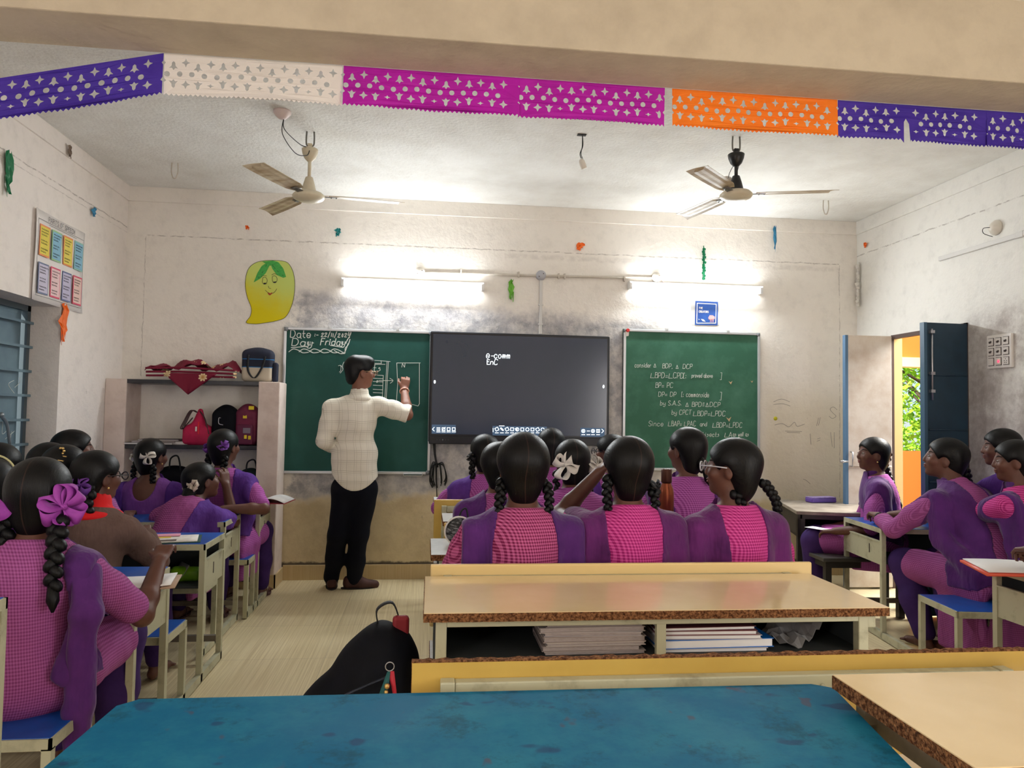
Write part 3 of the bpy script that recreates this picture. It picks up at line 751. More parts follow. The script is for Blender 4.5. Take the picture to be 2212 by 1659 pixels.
def struct(mb, name, mats):
    o = mb.build(name, mats); o['kind'] = 'structure'; return o
b = MB(); b.box((XL-.25, YF, -.1), (XR+.25, YF+.25, ZC+.1)); struct(b, 'wall_front', WF)
b = MB()   # left wall round the window
wy0, wy1, wz0, wz1 = 3.75, 4.94, .78, 1.94
b.box((XL-.25, YB, -.1), (XL, wy0, ZC+.1)); b.box((XL-.25, wy1, -.1), (XL, YF, ZC+.1)); b.box((XL-.25, wy0, -.1), (XL, wy1, wz0)); b.box((XL-.25, wy0, wz1), (XL, wy1, ZC+.1)); struct(b, 'wall_left', WS)
b = MB()   # right wall round the open door and the back door
dy0, dy1, dz1 = 4.60, 5.42, 1.985
b.box((XR, dy1, -.1), (XR+.08, YF, ZC+.1)); b.box((XR, dy0, dz1), (XR+.08, dy1, ZC+.1)); b.box((XR, -.2, -.1), (XR+.08, dy0, ZC+.1)); b.box((XR, YB, -.1), (XR+.08, -1.6, ZC+.1)); b.box((XR, -1.6, 2.25), (XR+.08, -.2, ZC+.1)); struct(b, 'wall_right', WR)
b = MB(); b.box((XL-.25, YB-.25, -.1), (XR+.25, YB, ZC+.1)); struct(b, 'wall_back', WB)
b = MB(); b.box((XL-.25, YB-.25, ZC), (XR+.25, YF+.25, ZC+.12)); struct(b, 'ceiling', CEIL)
b = MB(); b.box((XL-.01, 2.66, 2.68), (XR+.01, 2.925, ZC+.01), bev=.006); struct(b, 'beam', BEAM)
for nm, a_, b_, m_ in (('trim_front', (XL, YF-.012, 2.905), (XR, YF+.01, ZC), WF), ('trim_left', (XL-.01, 2.93, 2.905), (XL+.012, YF, ZC), WS), ('trim_right', (XR-.012, 2.93, 2.905), (XR+.01, YF, ZC), WR)):
    b = MB(); b.box(a_, b_, bev=.003); struct(b, nm, m_)
# floor tiles with fine stripes running away from the camera
fm = mat('floor_tile', (214, 200, 166), .32, spec=.45); g = NG(fm); o = g.obj(); x, y, z = g.xyz(o)
n1 = g.noise(g.mapped(o, (90, .7, 1)), 1.6, 4, .7); n2 = g.noise(o, .9, 2)
c = g.mixc(g.step(n1, .35, .68), lin((206, 188, 146)), lin((236, 222, 184)))
tx = g.math('FRACT', g.math('DIVIDE', g.math('ADD', x, 10.27), .61)); ty = g.math('FRACT', g.math('DIVIDE', g.math('ADD', y, 10.0), .61))
cell = g.n.new('ShaderNodeTexWhiteNoise'); cell.noise_dimensions = '2D'
cv = g.n.new('ShaderNodeCombineXYZ'); g.l.new(g.math('FLOOR', g.math('DIVIDE', g.math('ADD', x, 10.27), .61)), cv.inputs[0]); g.l.new(g.math('FLOOR', g.math('DIVIDE', g.math('ADD', y, 10.0), .61)), cv.inputs[1])
g.l.new(cv.outputs[0], cell.inputs[0])
c = g.mixc(g.math('MULTIPLY', cell.outputs[0], .35), c, lin((196, 176, 140)))
gr = g.math('MAXIMUM', g.math('SUBTRACT', 1.0, g.step(tx, .003, .008)), g.math('SUBTRACT', 1.0, g.step(ty, .003, .008)))
c = g.mixc(g.math('MULTIPLY', gr, .5), c, lin((150, 132, 104)))
g.l.new(c, g.b.inputs['Base Color'])
b = MB(); b.box((XL-.25, YB-.25, -.1), (XR+.08, YF+.25, 0)); struct(b, 'floor', fm)
SKT = mat('skirting_tile', (190, 164, 120), .4, col2=(206, 184, 142), scale=3, stretch=(60, 60, 1), mix=(.3, .7))
b = MB(); b.box((-1.08, YF-.014, 0), (XR, YF+.01, .115), bev=.003); struct(b, 'baseboard_front', SKT)
b = MB(); b.box((XR-.012, YB, 0), (XR+.01, dy0, .11)); b.box((XR-.012, dy1, 0), (XR+.01, YF, .11)); struct(b, 'baseboard_right', SKT)
b = MB(); b.box((XL-.01, YB, 0), (XL+.012, 5.6, .11)); struct(b, 'baseboard_left', SKT)

wf_ = bpy.data.objects['wall_front']; INKM = mat('pencil_mark', (150, 142, 134), .9); b = MB(); L_ = []
def wq(x, y): return at(x, y, Y=YF-.0005)
L_ += [spline([wq(1808, 885), wq(1800, 879), wq(1793, 884), wq(1800, 893), wq(1806, 899), wq(1798, 904), wq(1791, 899)], 4), [wq(1768, 903), wq(1764, 920)], [wq(1772, 902), wq(1768, 919)], [wq(1794, 934), wq(1798, 965)], [wq(1802, 934), wq(1802, 968)], [wq(1766, 948), wq(1772, 946)], [wq(1765, 953), wq(1771, 951)], [wq(1696, 931), wq(1732, 932)], [wq(1700, 934), wq(1728, 935)], spline([wq(1674, 918), wq(1690, 915), wq(1704, 922), wq(1716, 912), wq(1722, 921), wq(1738, 916)], 4), spline([wq(1671, 868), wq(1688, 862), wq(1706, 868)], 4), spline([wq(1671, 874), wq(1690, 872), wq(1707, 877)], 4), [wq(1750, 937), wq(1752, 960)], spline([wq(1735, 1035), wq(1742, 1038), wq(1750, 1045)], 4)]
strokes(b, L_, (0, -1, 0), .0035, .0005); b.build('pencil_marks', INKM, wf_, fix=False)
b = MB(); b.lathe([(.001, 0), (.017, 0), (.017, .002), (.001, .002)], M=Matrix.Rotation(math.pi/2, 3, 'X'), n=14); o = b.build('round_sticker', mat('sticker_yellow', (206, 200, 40), .6)); o.location = wq(1675, 904); tag(o, 'small round yellow sticker on the front wall beside the proof chalkboard', 'sticker')
# window with closed blue-grey steel shutters
SHUT = mat('shutter_steel', (116, 142, 154), .5, .1, col2=(100, 124, 138), scale=4, mix=(.35, .7)); SHD = mat('shutter_frame', (84, 98, 106), .55)
chalk = mat('chalk', (226, 232, 226), .95, spec=.05)
wroot = bpy.data.objects.new('window_1', None); COL.objects.link(wroot); wroot['kind'] = 'structure'
b = MB(); fx = XL-.21
for yy in (wy0, wy1-.035): b.box((fx-.02, yy, wz0), (fx+.03, yy+.035, wz1))
b.box((fx-.02, wy0, wz1-.035), (fx+.03, wy1, wz1)); b.box((fx-.02, wy0, wz0), (fx+.03, wy1, wz0+.035)); b.box((fx-.02, 4.33, wz0), (fx+.03, 4.365, wz1)); b.build('window_frame', SHD, wroot)
b = MB()
for k in range(8): zc = wz0+.02+.152*(k+.9-.9+.78); b.box((fx+.035, wy0, zc-.008), (fx+.05, wy1, zc+.008))
b.build('window_bars', SHUT, wroot)
for y0_, y1_ in ((wy0+.035, 4.33), (4.365, wy1-.06)):
    b = MB(); b.box((fx-.012, y0_, wz0+.03), (fx+.004, y1_, wz1-.03)); b.box((fx+.004, y0_+.03, wz0+.06), (fx+.008, y1_-.03, wz1-.06), bev=.003)
    sh_ = b.build('shutter', SHUT, wroot)
b = MB(); b.tube(spline([(fx+.02, 4.62, 1.26), (fx+.05, 4.62, 1.25), (fx+.055, 4.68, 1.2), (fx+.055, 4.72, 1.08)], 5), .009, 8); b.ball((fx+.055, 4.62, 1.255), .016); b.build('handle', mat('zinc', (150, 160, 166), .4, .7), wroot)
b = MB(); rr = random.Random(4)
for k in range(9):
    c0 = Vector((fx+.009, rr.uniform(4.5, 4.85), rr.uniform(1.1, 1.5))); strokes(b, [spline([c0+Vector((0, rr.uniform(-.07, .07), rr.uniform(-.06, .06))) for _ in range(3)], 4)], (1, 0, 0), .003, .0008)
b.build('chalk_scribble', chalk, wroot)

# door: white leaf against the front side, dark blue leaf on the near side
DW = mat('door_white', (226, 216, 206), .45, col2=(206, 188, 172), scale=7, mix=(.4, .75), spec=.4); DB = mat('door_blue_steel', (28, 58, 78), .5, col2=(22, 46, 64), scale=5); DBL = mat('door_edge_blue', (84, 118, 150), .5)
DFR = mat('door_frame_dark', (86, 66, 58), .6); WDF = mat('reveal_orange', (252, 216, 150), .8)
def leaf(name, hinge, ang, w, mface, medge, panels):
    r_ = bpy.data.objects.new(name, None); COL.objects.link(r_); r_.location = hinge; r_.rotation_euler = (0, 0, ang); r_['kind'] = 'structure'
    b = MB(); b.box((0, -.016, .015), (w, .016, dz1-.01), 0, bev=.003)
    b.box((w-.001, -.02, .015), (w+.022, .02, dz1-.01), 1)
    p = b.build('door_panel', [mface, medge], r_)
    b = MB()
    for z_ in (.35, .9, 1.25, 1.62) if panels else (.95,):
        for s_ in (-1, 1): b.tube([(0.01, s_*.018, z_), (w-.01, s_*.018, z_)], .006, 6)
    b.build('door_rail', mface, r_)
    return r_
dl = leaf('door_1', (XR-.03, dy1-.02, 0), math.pi-.04, .36, DW, DBL, False)
b = MB(); b.tube([(.34, .02, .95), (.34, .05, .95), (.34, .05, 1.06), (.34, .02, 1.06)], .006, 8); b.tube([(.37, .03, .985), (.43, .03, .985)], .008, 8); b.ball((.41, .03, .985), .013); b.build('door_bolt', STEEL, dl)
dl2 = leaf('door_2', (XR-.01, dy0+.01, 0), math.pi+.06, .315, DB, mat('door_edge_dark', (60, 92, 116), .5), True)
b = MB(); b.tube([(.285, .03, 1.45), (.285, .03, 1.93)], .006, 8)
for z_ in (1.5, 1.62, 1.9): b.box((.27, .012, z_), (.3, .04, z_+.02))
b.build('door_bolt', STEEL, dl2)
b = MB(); b.box((XR-.01, dy0-.0, dz1-.03), (XR+.03, dy1, dz1)); b.box((XR-.012, dy1-.012, 0), (XR+.006, dy1, dz1)); b.box((XR-.01, dy0, 0), (XR+.03, dy0+.03, dz1)); struct(b, 'trim_1', DFR)
b = MB(); b.box((XR+.006, dy1-.006, 0), (XR+.079, dy1, dz1)); struct(b, 'trim_3', WDF)

# ------------------------------------------------------------------ outside the door: veranda pillar, low wall, trees
OR = mat('veranda_orange', (232, 122, 44), .85); YE = mat('veranda_cream', (250, 226, 160), .85)
b = MB(); b.box((3.9, -12, -.12), (26, 26, -.02)); o = struct(b, 'ground', mat('ground_outside', (190, 168, 130), .95, col2=(150, 136, 100), scale=3))
vx = at(1972, 900, Y=7.2).x
vx -= .6
zl, zh = at(1990, 975, Y=7.3).z, at(1990, 793, Y=7.3).z
b = MB(); b.box((vx, 7.3, .0), (vx+4, 7.42, zl)); struct(b, 'wall_veranda', OR)
b = MB(); b.box((vx, 7.3, zh+.1), (vx+4, 7.45, zh+.9)); struct(b, 'beam_veranda', OR)
b = MB(); b.box((vx, 7.28, zh), (vx+4, 7.46, zh+.1)); struct(b, 'trim_2', YE)
LEAF = mat('leaves_green', (120, 190, 40), .6, col2=(190, 220, 70), scale=3, spec=.3); BARK = mat('bark', (90, 74, 56), .9)
def tree(loc, rad, hgt, label, seed):
    r_ = empty('leafy_tree', loc, label, 'tree', group='trees beyond the veranda'); rr = random.Random(seed)
    b = MB(); b.tube([(0, 0, -.05), (.05, 0, hgt*.4), (0, .1, hgt*.8)], [.13, .1, .05], 8)
    for k in range(9): a = rr.uniform(0, 6.3); b.tube([(0, .05, hgt*rr.uniform(.3, .6)), (rad*.7*math.cos(a), rad*.7*math.sin(a), hgt*rr.uniform(.6, .95))], [.04, .012], 6)
    b.build('trunk', BARK, r_)
    b = MB()
    for k in range(5200):
        a, t = rr.uniform(0, 6.283), rr.uniform(-1, 1); q = rad*rr.uniform(.45, 1)**.6; s_ = math.sqrt(1-t*t)
        p = Vector((q*s_*math.cos(a), q*s_*math.sin(a), hgt*.62+hgt*.55*t*q/rad)); M = Euler((rr.uniform(-1.2, 1.2), rr.uniform(-1.2, 1.2), rr.uniform(0, 6.3))).to_matrix(); L = rr.uniform(.1, .17)
        vs = [p+M @ Vector(v) for v in ((0, -L*.5, 0), (L*.22, 0, .01), (0, L*.5, 0), (-L*.22, 0, .01))]
        b.add(vs, [(0, 1, 2, 3)])
    o = b.build('foliage', LEAF, r_, fix=False)
tree((8.0, 10.6, 0), 1.7, 3.0, 'bright green leafy tree seen through the open door, nearer one', 1)
tree((11.6, 15.6, 0), 2.4, 4.6, 'bright green leafy tree further off behind the veranda', 2)
# ------------------------------------------------------------------ things on the front wall
ALU = mat('aluminium', (196, 198, 200), .35, .55); ALUC = mat('frame_corner_grey', (120, 124, 128), .5)
def chalkboard(label, x0, z0, x1, z1, col, seed, dusty):
    r_ = empty('chalkboard', ((x0+x1)/2, YF, (z0+z1)/2), label, 'chalkboard'); w, h_ = (x1-x0)/2, (z1-z0)/2
    m = mat('slate_green_%d' % seed, col, .55, col2=tuple(min(255, v+dusty) for v in col), scale=4, mix=(.45, .95), detail=6, spec=.35)
    b = MB(); b.box((-w, -.02, -h_), (w, -.002, h_)); b.build('writing_surface', m, r_)
    b = MB()
    b.box((-w+.03, -.032, h_-.022), (w-.03, -.002, h_), bev=.004); b.box((-w+.03, -.032, -h_), (w-.03, -.002, -h_+.022), bev=.004)
    b.box((-w, -.032, -h_+.03), (-w+.022, -.002, h_-.03), bev=.004); b.box((w-.022, -.032, -h_+.03), (w, -.002, h_-.03), bev=.004)
    b.box((-w*.4, -.036, h_-.004), (-w*.36, -.01, h_+.012)); b.box((w*.5, -.036, h_-.004), (w*.54, -.01, h_+.012)); b.build('frame', ALU, r_)
    b = MB()
    for sx in (-1, 1):
        for sz in (-1, 1): b.box((sx*w-.0*sx, -.034, sz*(h_-.032)), (sx*(w-.032), -.003, sz*h_), bev=.01)
    b.build('frame_corners', ALUC, r_)
    return r_, m
bl, _ = chalkboard('large green chalkboard with the date, behind the writing man', -1.121, .822, .035, 1.962, (14, 74, 66), 1, 18)
br, _ = chalkboard('green chalkboard covered with a chalk geometry proof, beside the screen', 1.596, .868, 2.775, 2.03, (50, 102, 80), 2, 34)
BY = YF-.0215
def wl_(board, lines, w=.0042, name='chalk_writing'):
    b = MB(); o_ = board.location
    strokes(b, [[p-o_ for p in ln] for ln in lines], (0, -1, 0), w, .0009); return b.build(name, chalk, board, fix=False)
UX, UZ = Vector((1, 0, 0)), Vector((0, 0, 1))
def wp(x, y): return at(x, y, Y=BY)
def tx(s, x, y, size, **k):
    """chalk text starting at the photograph's pixel x, y with capitals size px tall"""
    return write(s, wp(x, y), Vector((1, 0, .006)).normalized(), UZ, size/269.0, **k)
L = []
L += tx('Date', 627, 728, 15, squeeze=.86, slant=.05) + tx(':- ', 680, 726, 8) + tx('22/11/2024', 694, 727, 13, squeeze=.62, slant=.15)
L += tx('Day', 630, 746, 15, squeeze=1.1) + tx(':-', 670, 743, 8) + tx('Friday', 692, 745, 14, squeeze=.85, slant=.2)
L += [[wp(629, 751), wp(666, 748), wp(667, 738)], [wp(714, 746), wp(738, 750), wp(741, 738)]]
for k in range(5):
    x0 = 624+k*22; L.append(spline([wp(x0, 760), wp(x0+9, 754), wp(x0+19, 756), wp(x0+30, 762)], 5))
    if k < 4: L.append(spline([wp(x0+22, 757), wp(x0+30, 762), wp(x0+42, 761)], 5))
L += [spline([wp(755, 713), wp(758, 720), wp(750, 735), wp(747, 742)], 5), spline([wp(756, 733), wp(752, 745), wp(746, 752), wp(745, 763), wp(738, 763)], 5), spline([wp(752, 742), wp(745, 760), wp(736, 764), wp(722, 757)], 5)]
wl_(bl, L, .006)
L = [[wp(804, 778), wp(843, 781)], [wp(805, 785), wp(824, 785), wp(823, 779)], [wp(806, 787), wp(832, 787)], [wp(836, 781), wp(831, 865)], [wp(839, 781), wp(834, 866)],
     [wp(806, 810), wp(828, 811), wp(826, 858)], [wp(858, 784), wp(908, 784)], [wp(857, 784), wp(859, 830), wp(856, 872)], [wp(906, 784), wp(906, 872), wp(903, 877), wp(888, 873)],
     [wp(818, 822), wp(848, 822)], spline([wp(842, 817), wp(849, 822), wp(843, 828)], 4), spline([wp(731, 790), wp(736, 790), wp(736, 800), wp(733, 804)], 4), spline([wp(743, 782), wp(740, 789), wp(740, 796)], 4)]
L += [[wp(806, y), wp(827, y+1)] for y in (817, 824, 832, 841, 848)]
L += tx('ts', 806, 802, 14, squeeze=.9) + tx('N', 868, 793, 8) + tx('0', 812, 826, 8)
L += [spline([wp(736, 789), wp(741, 797), wp(735, 806)], 4)]
wl_(bl, L, .0038, 'chalk_diagram')
L = []
def T(s, x, y, size=11, sq=.72, **k):
    global L; L += tx(s, x, y, size, squeeze=sq, **k)
T('consider', 1371, 793, 10, .62); T('^', 1412, 793, 9, .8); T('BDP,', 1431, 795, 10, .78); T('^', 1460, 796, 9, .8); T('DCP', 1475, 796, 10, .78)
T('<BPD=<CPD', 1405, 816, 12, .72); T('[:', 1476, 817, 12); T('proved above', 1494, 815, 9, .56); T(']', 1555, 820, 16)
T('BP= PC', 1416, 837, 11, .75); T('DP= DP', 1422, 856, 10, .8); T('[: commonside', 1472, 857, 11, .6); T(']', 1554, 864, 18)
T('by S.A.S.', 1426, 875, 10, .8); T('^ BPD~^DCP', 1481, 878, 10, .88)
T('by CPCT', 1451, 895, 10, .75); T('<BDP=<PDC', 1497, 898, 11, .78)
T('Since', 1401, 920, 11, .85); T('<BAP= <PAC', 1443, 920, 11, .6); T('and', 1512, 920, 9, .75); T('<BDP=<PDC', 1539, 923, 11, .72)
T('bisects', 1518, 943, 10, .75); T('<A', 1565, 944, 11, .75); T('as well as', 1583, 942, 9, .6); T('<D', 1586, 954, 10, .7); T(']', 1611, 976, 22)
wl_(br, L, .003)
b = MB()     # bits of torn tape left on the right board
for x_, y_, s_ in ((1578, 826, 9), (1624, 824, 6), (1574, 905, 12)):
    p = wp(x_, y_)-br.location; k = s_/269.0
    b.prism([p+Vector((-k*.5, 0, k*.3)), p+Vector((0, 0, 0)), p+Vector((k*.5, 0, k*.4)), p+Vector((k*.1, 0, -k*.5))], (0, -.001, 0))
b.build('tape_scraps', mat('tape', (206, 178, 140), .7), br)
# loose bits on the boards
p = wp(1355, 714); b = MB(); b.tube([(0, -.012, 0), (0, -.03, 0)], [.016, .013], 10, mi=0); b.prism([(-.02, -.012, -.01), (.012, -.012, -.005), (.008, -.012, -.045), (-.012, -.012, -.05)], (0, -.002, 0), 1)
o = b.build('magnet_pin', [mat('pin_red', (220, 50, 50), .5), RIB_W]); o.location = p; tag(o, 'small red pin holding a white paper scrap on the chalkboard corner', 'pin')
p = at(892, 1022, Y=YF-.03); b = MB(); b.box((-.075, -.055, -.02), (.075, .0, .0), 0, bev=.004); b.box((-.07, -.056, -.014), (.07, -.054, -.004), 1); o = b.build('duster_tray', [ALU, mat('tray_dark', (60, 76, 72), .6)]); o.location = p; tag(o, 'narrow metal duster tray under the large green chalkboard', 'tray')

# interactive screen
sx0, sx1, sz0, sz1 = .016, 1.466, 1.08, 1.955; SY = 5.80
tv = empty('interactive_display', ((sx0+sx1)/2, SY, (sz0+sz1)/2), 'large black interactive flat screen mounted between the chalkboards', 'screen', 0.012); w, h_ = (sx1-sx0)/2, (sz1-sz0)/2
BZ = mat('bezel_black', (8, 12, 22), .35); b = MB(); b.box((-w, 0, -h_), (w, .055, h_), bev=.01); b.build('casing', BZ, tv)
b = MB(); b.box((-w*.6, .055, -h_*.5), (w*.6, .085, h_*.4)); b.build('wall_bracket', BZ, tv)
gm = mat('screen_glass', (26, 32, 34), .18, emit=(44, 52, 68), estr=.3, spec=.5, col2=(34, 34, 44), scale=1.2)
b = MB(); b.box((-w+.022, -.003, -h_+.065), (w-.022, .001, h_-.022)); b.build('display_panel', gm, tv)
b = MB(); b.box((-w+.005, -.012, -h_-.012), (w-.005, .04, -h_+.05), bev=.006); b.build('speaker_bar', mat('bar_black', (10, 14, 24), .4), tv)
SW = mat('screen_white', (240, 250, 255), .5, emit=(235, 248, 255), estr=1.1); SBL = mat('screen_toolbar', (40, 56, 74), .5, emit=(54, 74, 96), estr=.6)
b = MB(); o_ = tv.location
def sp(x, y, d=.004): return at(x, y, Y=SY)-o_+Vector((0, -d, 0))
for x0, y0, x1, y1 in ((933, 917, 984, 937), (1064, 920, 1181, 942), (1254, 924, 1306, 944)):
    p, q = sp(x0, y0), sp(x1, y1); b.box((p.x, -.0045, q.z), (q.x, -.003, p.z))
b.build('toolbar', SBL, tv)
def sw(lines, wd, name):
    b = MB(); strokes(b, lines, (0, -1, 0), wd, .0006); return b.build(name, SW, tv, fix=False)
S_ = []
S_ += write('e', sp(1050, 773), UX, UZ, 15/269, squeeze=.75, slant=.1) + [[sp(1061, 769), sp(1066, 769)]] + write('comm', sp(1067, 773), UX, UZ, 13/269, squeeze=.8) + [[sp(1084, 770), sp(1096, 769)]]
S_ += write('E', sp(1052, 787), UX, UZ, 10/269, squeeze=.9, slant=0)+write('nC', sp(1059, 787), UX, UZ, 11/269, squeeze=.85)
sw(S_, .0045, 'screen_writing')
S_ = []
def icon(x, y, k, r=3.6):
    c = lambda a, q=1.0: sp(x+r*q*math.cos(a), y+r*q*math.sin(a), .006)
    if k == 'circle': return [[c(a) for a in np.linspace(0, 6.283, 11)]]
    if k == 'box': return [[c(a, 1.25) for a in (.785, 2.356, 3.927, 5.498, 7.07)]]
    if k == 'dia': return [[c(a, 1.3) for a in (0.3, 1.87, 3.44, 5.01, 6.58)]]
    if k == 'lines': return [[sp(x-r, y+d, .006), sp(x+r, y+d, .006)] for d in (-3, 0, 3)]
    if k == 'pen': return [[c(.785, 1.2), c(3.927, 1.2)], [c(.5, 1.1), c(4.2, 1.1)], [c(1.0, 1.1), c(3.6, 1.1)]]
    if k == 'lt': return [[sp(x+2, y-4, .006), sp(x-2, y, .006), sp(x+2, y+4, .006)]]
    if k == 'gt': return [[sp(x-2, y-4, .006), sp(x+2, y, .006), sp(x-2, y+4, .006)]]
    if k == 'bar': return [[sp(x, y-4, .006), sp(x, y+4, .006)]]
    return []
for x, k in ((936, 'lt'), (947, 'lines'), (958, 'box'), (969, 'box'), (980, 'box'), (1065, 'bar')): S_ += icon(x, (927 if x < 1000 else 929), k)
for i, x in enumerate((947, 958, 969, 980)): S_.append([sp(x-4, 933, .006), sp(x+4, 933, .006)])
for i, k in enumerate(('dia', 'pen', 'dia', 'box', 'circle', 'box', 'circle', 'box', 'dia', 'circle')):
    x = 1073+i*11; S_ += icon(x, 927+i*.1, k); S_.append([sp(x-3.5, 935, .006), sp(x+3.5, 935, .006)])
S_.append([sp(1078, 920, .006), sp(1089, 920, .006)]); S_.append([sp(958-2, 928, .006), sp(962, 923, .006)]); S_.append([sp(1112, 926, .006), sp(1116, 928, .006)]); S_.append([sp(1117, 925, .006), sp(1117, 930, .006)])
for x, k in ((1260, 'circle'), (1271, ''), (1281, 'circle'), (1292, 'box'), (1302, 'gt')):
    S_ += icon(x, 931, k)
    if x < 1300: S_.append([sp(x-3.5, 939, .006), sp(x+3.5, 939, .006)])
S_ += [[sp(1268, 931, .006), sp(1274, 931, .006)], [sp(1261, 929, .006), sp(1259, 931, .006), sp(1261, 933, .006)], [sp(1280, 929, .006), sp(1282, 931, .006), sp(1280, 933, .006)], [sp(1292, 928.5, .006), sp(1292, 933.5, .006)]]
sw(S_, .0042, 'screen_icons')
b = MB()
for x, y in ((939, 825), (1304, 835)): b.ball(sp(x, y, .004), (.008, .002, .014), 0, 2)
b.build('side_handles', SW, tv)
b = MB()
for k in range(5): b.ball(sp(944+k*6, 950, .014), (.003, .001, .003) if k != 2 else (.006, .001, .008), 0, 1)
b.build('front_buttons', mat('button_grey', (90, 94, 100), .5), tv)
# bunch of cables hanging under the screen
b = MB(); rr = random.Random(3); cx, cz = .075, 1.08
b.tube(spline([(cx-.02, 5.86, cz+.02), (cx, 5.865, cz-.12), (cx+.02, 5.86, cz-.2)], 5), .008, 6); b.tube(spline([(cx-.005, 5.87, cz+.02), (cx+.005, 5.87, cz-.2), (cx+.02, 5.87, cz-.44)], 5), .004, 6)
for k in range(16):
    a = rr.uniform(-1, 1); b.tube(spline([(cx+.02, 5.86, cz-.18), (cx+.02+a*.045, 5.85-rr.uniform(0, .02), cz-.16-rr.uniform(0, .03)), (cx+.025+a*.07, 5.86, cz-.26-rr.uniform(0, .05)), (cx+.03+a*.05, 5.87, cz-.3-rr.uniform(0, .07))], 5), .0045, 5)
o = b.build('cable_bundle', mat('cable_black', (14, 18, 20), .5)); tag(o, 'black bundle of cables hanging on the wall under the screen', 'cables')

# tube lights
TUBE = mat('tube_glow', (255, 255, 255), .5, emit=(250, 253, 255), estr=14)
for (x0, x1, z0, lb) in ((-.678, .425, 2.322, 'lit white tube light above the chalkboard with the date'), (1.643, 2.769, 2.38, 'lit white tube light above the proof chalkboard')):
    r_ = empty('tube_light', ((x0+x1)/2, YF, z0), lb, 'light', group=None); L_ = (x1-x0)/2
    b = MB(); b.box((-L_, -.035, .012), (L_, -.002, .045), bev=.004); b.build('fitting', mat('fitting_white', (238, 238, 236), .4), r_)
    b = MB(); b.tube([(-L_+.02, -.055, -.006), (L_-.02, -.055, -.006)], .014, 12); b.build('tube', TUBE, r_)
    for s_ in (-1, 1): b = MB(); b.box((s_*L_-.012, -.07, -.025), (s_*L_+.012, -.002, .04), bev=.004); b.build('end_cap', mat('fitting_white', (238, 238, 236), .4), r_)
    a_ = area('tube_glow_light', (r_.location.x, YF-.09, z0-.03), (0, -.8, -.6), x1-x0, .05, 13, (.93, .98, 1.0)); a_.rotation_euler = Vector((0, -.75, -.5)).to_track_quat('-Z', 'Y').to_euler()
    a_ = area('tube_glow_light', (r_.location.x, YF-.085, z0+.02), (0, -.4, 1), x1-x0, .05, 2.5, (.93, .98, 1.0))
# conduit with round junction boxes
PVC = mat('pvc_offwhite', (206, 198, 186), .5, col2=(188, 178, 164), scale=10)
b = MB(); z_ = 2.445; b.tube([(-.07, YF-.012, z_-.012), (.9, YF-.012, z_), (1.88, YF-.012, z_+.018)], .011, 8)
for x_ in (.25, .72, 1.05, 1.1, 1.6): b.box((x_-.006, YF-.026, z_-.02), (x_+.006, YF-.002, z_+.024))
o = b.build('conduit_pipe', PVC); tag(o, 'horizontal conduit pipe on the front wall above the tube lights', 'pipe')
b = MB(); b.box((.893, YF-.02, 1.965), (.917, YF-.002, 2.42), bev=.003)
for z2 in (2.04, 2.2): b.box((.886, YF-.024, z2), (.924, YF-.002, z2+.012))
o = b.build('cable_channel', mat('channel_white', (214, 212, 208), .45)); tag(o, 'vertical white cable channel dropping down to the screen', 'pipe')
def jbox(x, z, label, m):
    r_ = empty('junction_box', (x, YF, z), label, 'junction box'); b = MB(); b.lathe([(.041, 0), (.041, .024), (.036, .03)], M=Matrix.Rotation(math.pi/2, 3, 'X'), n=20); b.build('housing', m, r_)
    b = MB(); b.lathe([(.036, .029), (.034, .034), (.004, .036)], M=Matrix.Rotation(math.pi/2, 3, 'X'), n=20); b.ball((.018, -.036, .012), .004, 1); b.ball((-.018, -.036, -.012), .004, 1); b.build('cover', [m, SANDAL], r_); return r_
jb = jbox(.903, 2.447, 'round grey junction box where the conduits cross above the screen', mat('jbox_grey', (176, 176, 182), .4))
JW = mat('jbox_white', (232, 226, 214), .35); jbox(-.079, 2.433, 'round white junction box at the left end of the conduit', JW); j2 = jbox(1.876, 2.468, 'round white junction box at the right end of the conduit', JW)
b = MB(); b.tube(spline([(0, -.035, 0), (.03, -.045, .01), (.05, -.03, -.03), (.07, -.02, -.06)], 6), .0025, 6); b.build('wire', mat('wire_pink', (214, 150, 140), .5), j2)

# mango drawing: a smiling mango cut from paper
mg = empty('paper_drawing', (0, YF, 0), 'cut-out drawing of a smiling yellow-green mango with leaves for hair', 'poster')
outl = [(602, 563), (622, 568), (634, 590), (637, 620), (632, 655), (618, 684), (598, 693), (570, 698), (552, 700), (532, 697), (541, 683), (543, 665), (534, 640), (530, 612), (536, 583), (552, 568), (575, 563)]
MGM = mat('mango_paper', (196, 206, 60), .7, spec=.2); g = NG(MGM); o = g.obj(); x, y, z = g.xyz(o)
t = g.math('ADD', g.math('ADD', g.math('MULTIPLY', z, 2.0), g.math('MULTIPLY', x, .9)), g.math('MULTIPLY', g.noise(o, 9, 3), .35)); g.l.new(g.mixc(g.step(t, 3.15, 3.85), lin((222, 206, 24)), lin((206, 222, 120))), g.b.inputs['Base Color'])
def wpt(x, y, d=0.0): return at(x, y, Y=YF-d)-Vector((0, YF, 0))
def flat(b, pts, d, th=.0012, mi=0): b.prism([wpt(x, y, d) for x, y in pts], (0, -th, 0), mi)
b = MB(); b.prism([Vector((p.x, -.002, p.z)) for p in spline([wpt(x, y) for x, y in outl], 4, closed=True)], (0, -.0015, 0)); b.build('paper', MGM, mg)
LG = mat('crayon_green', (60, 160, 70), .8, col2=(90, 190, 90), scale=60, stretch=(1, 1, 4)); INK = mat('ink_dark', (34, 34, 40), .8)
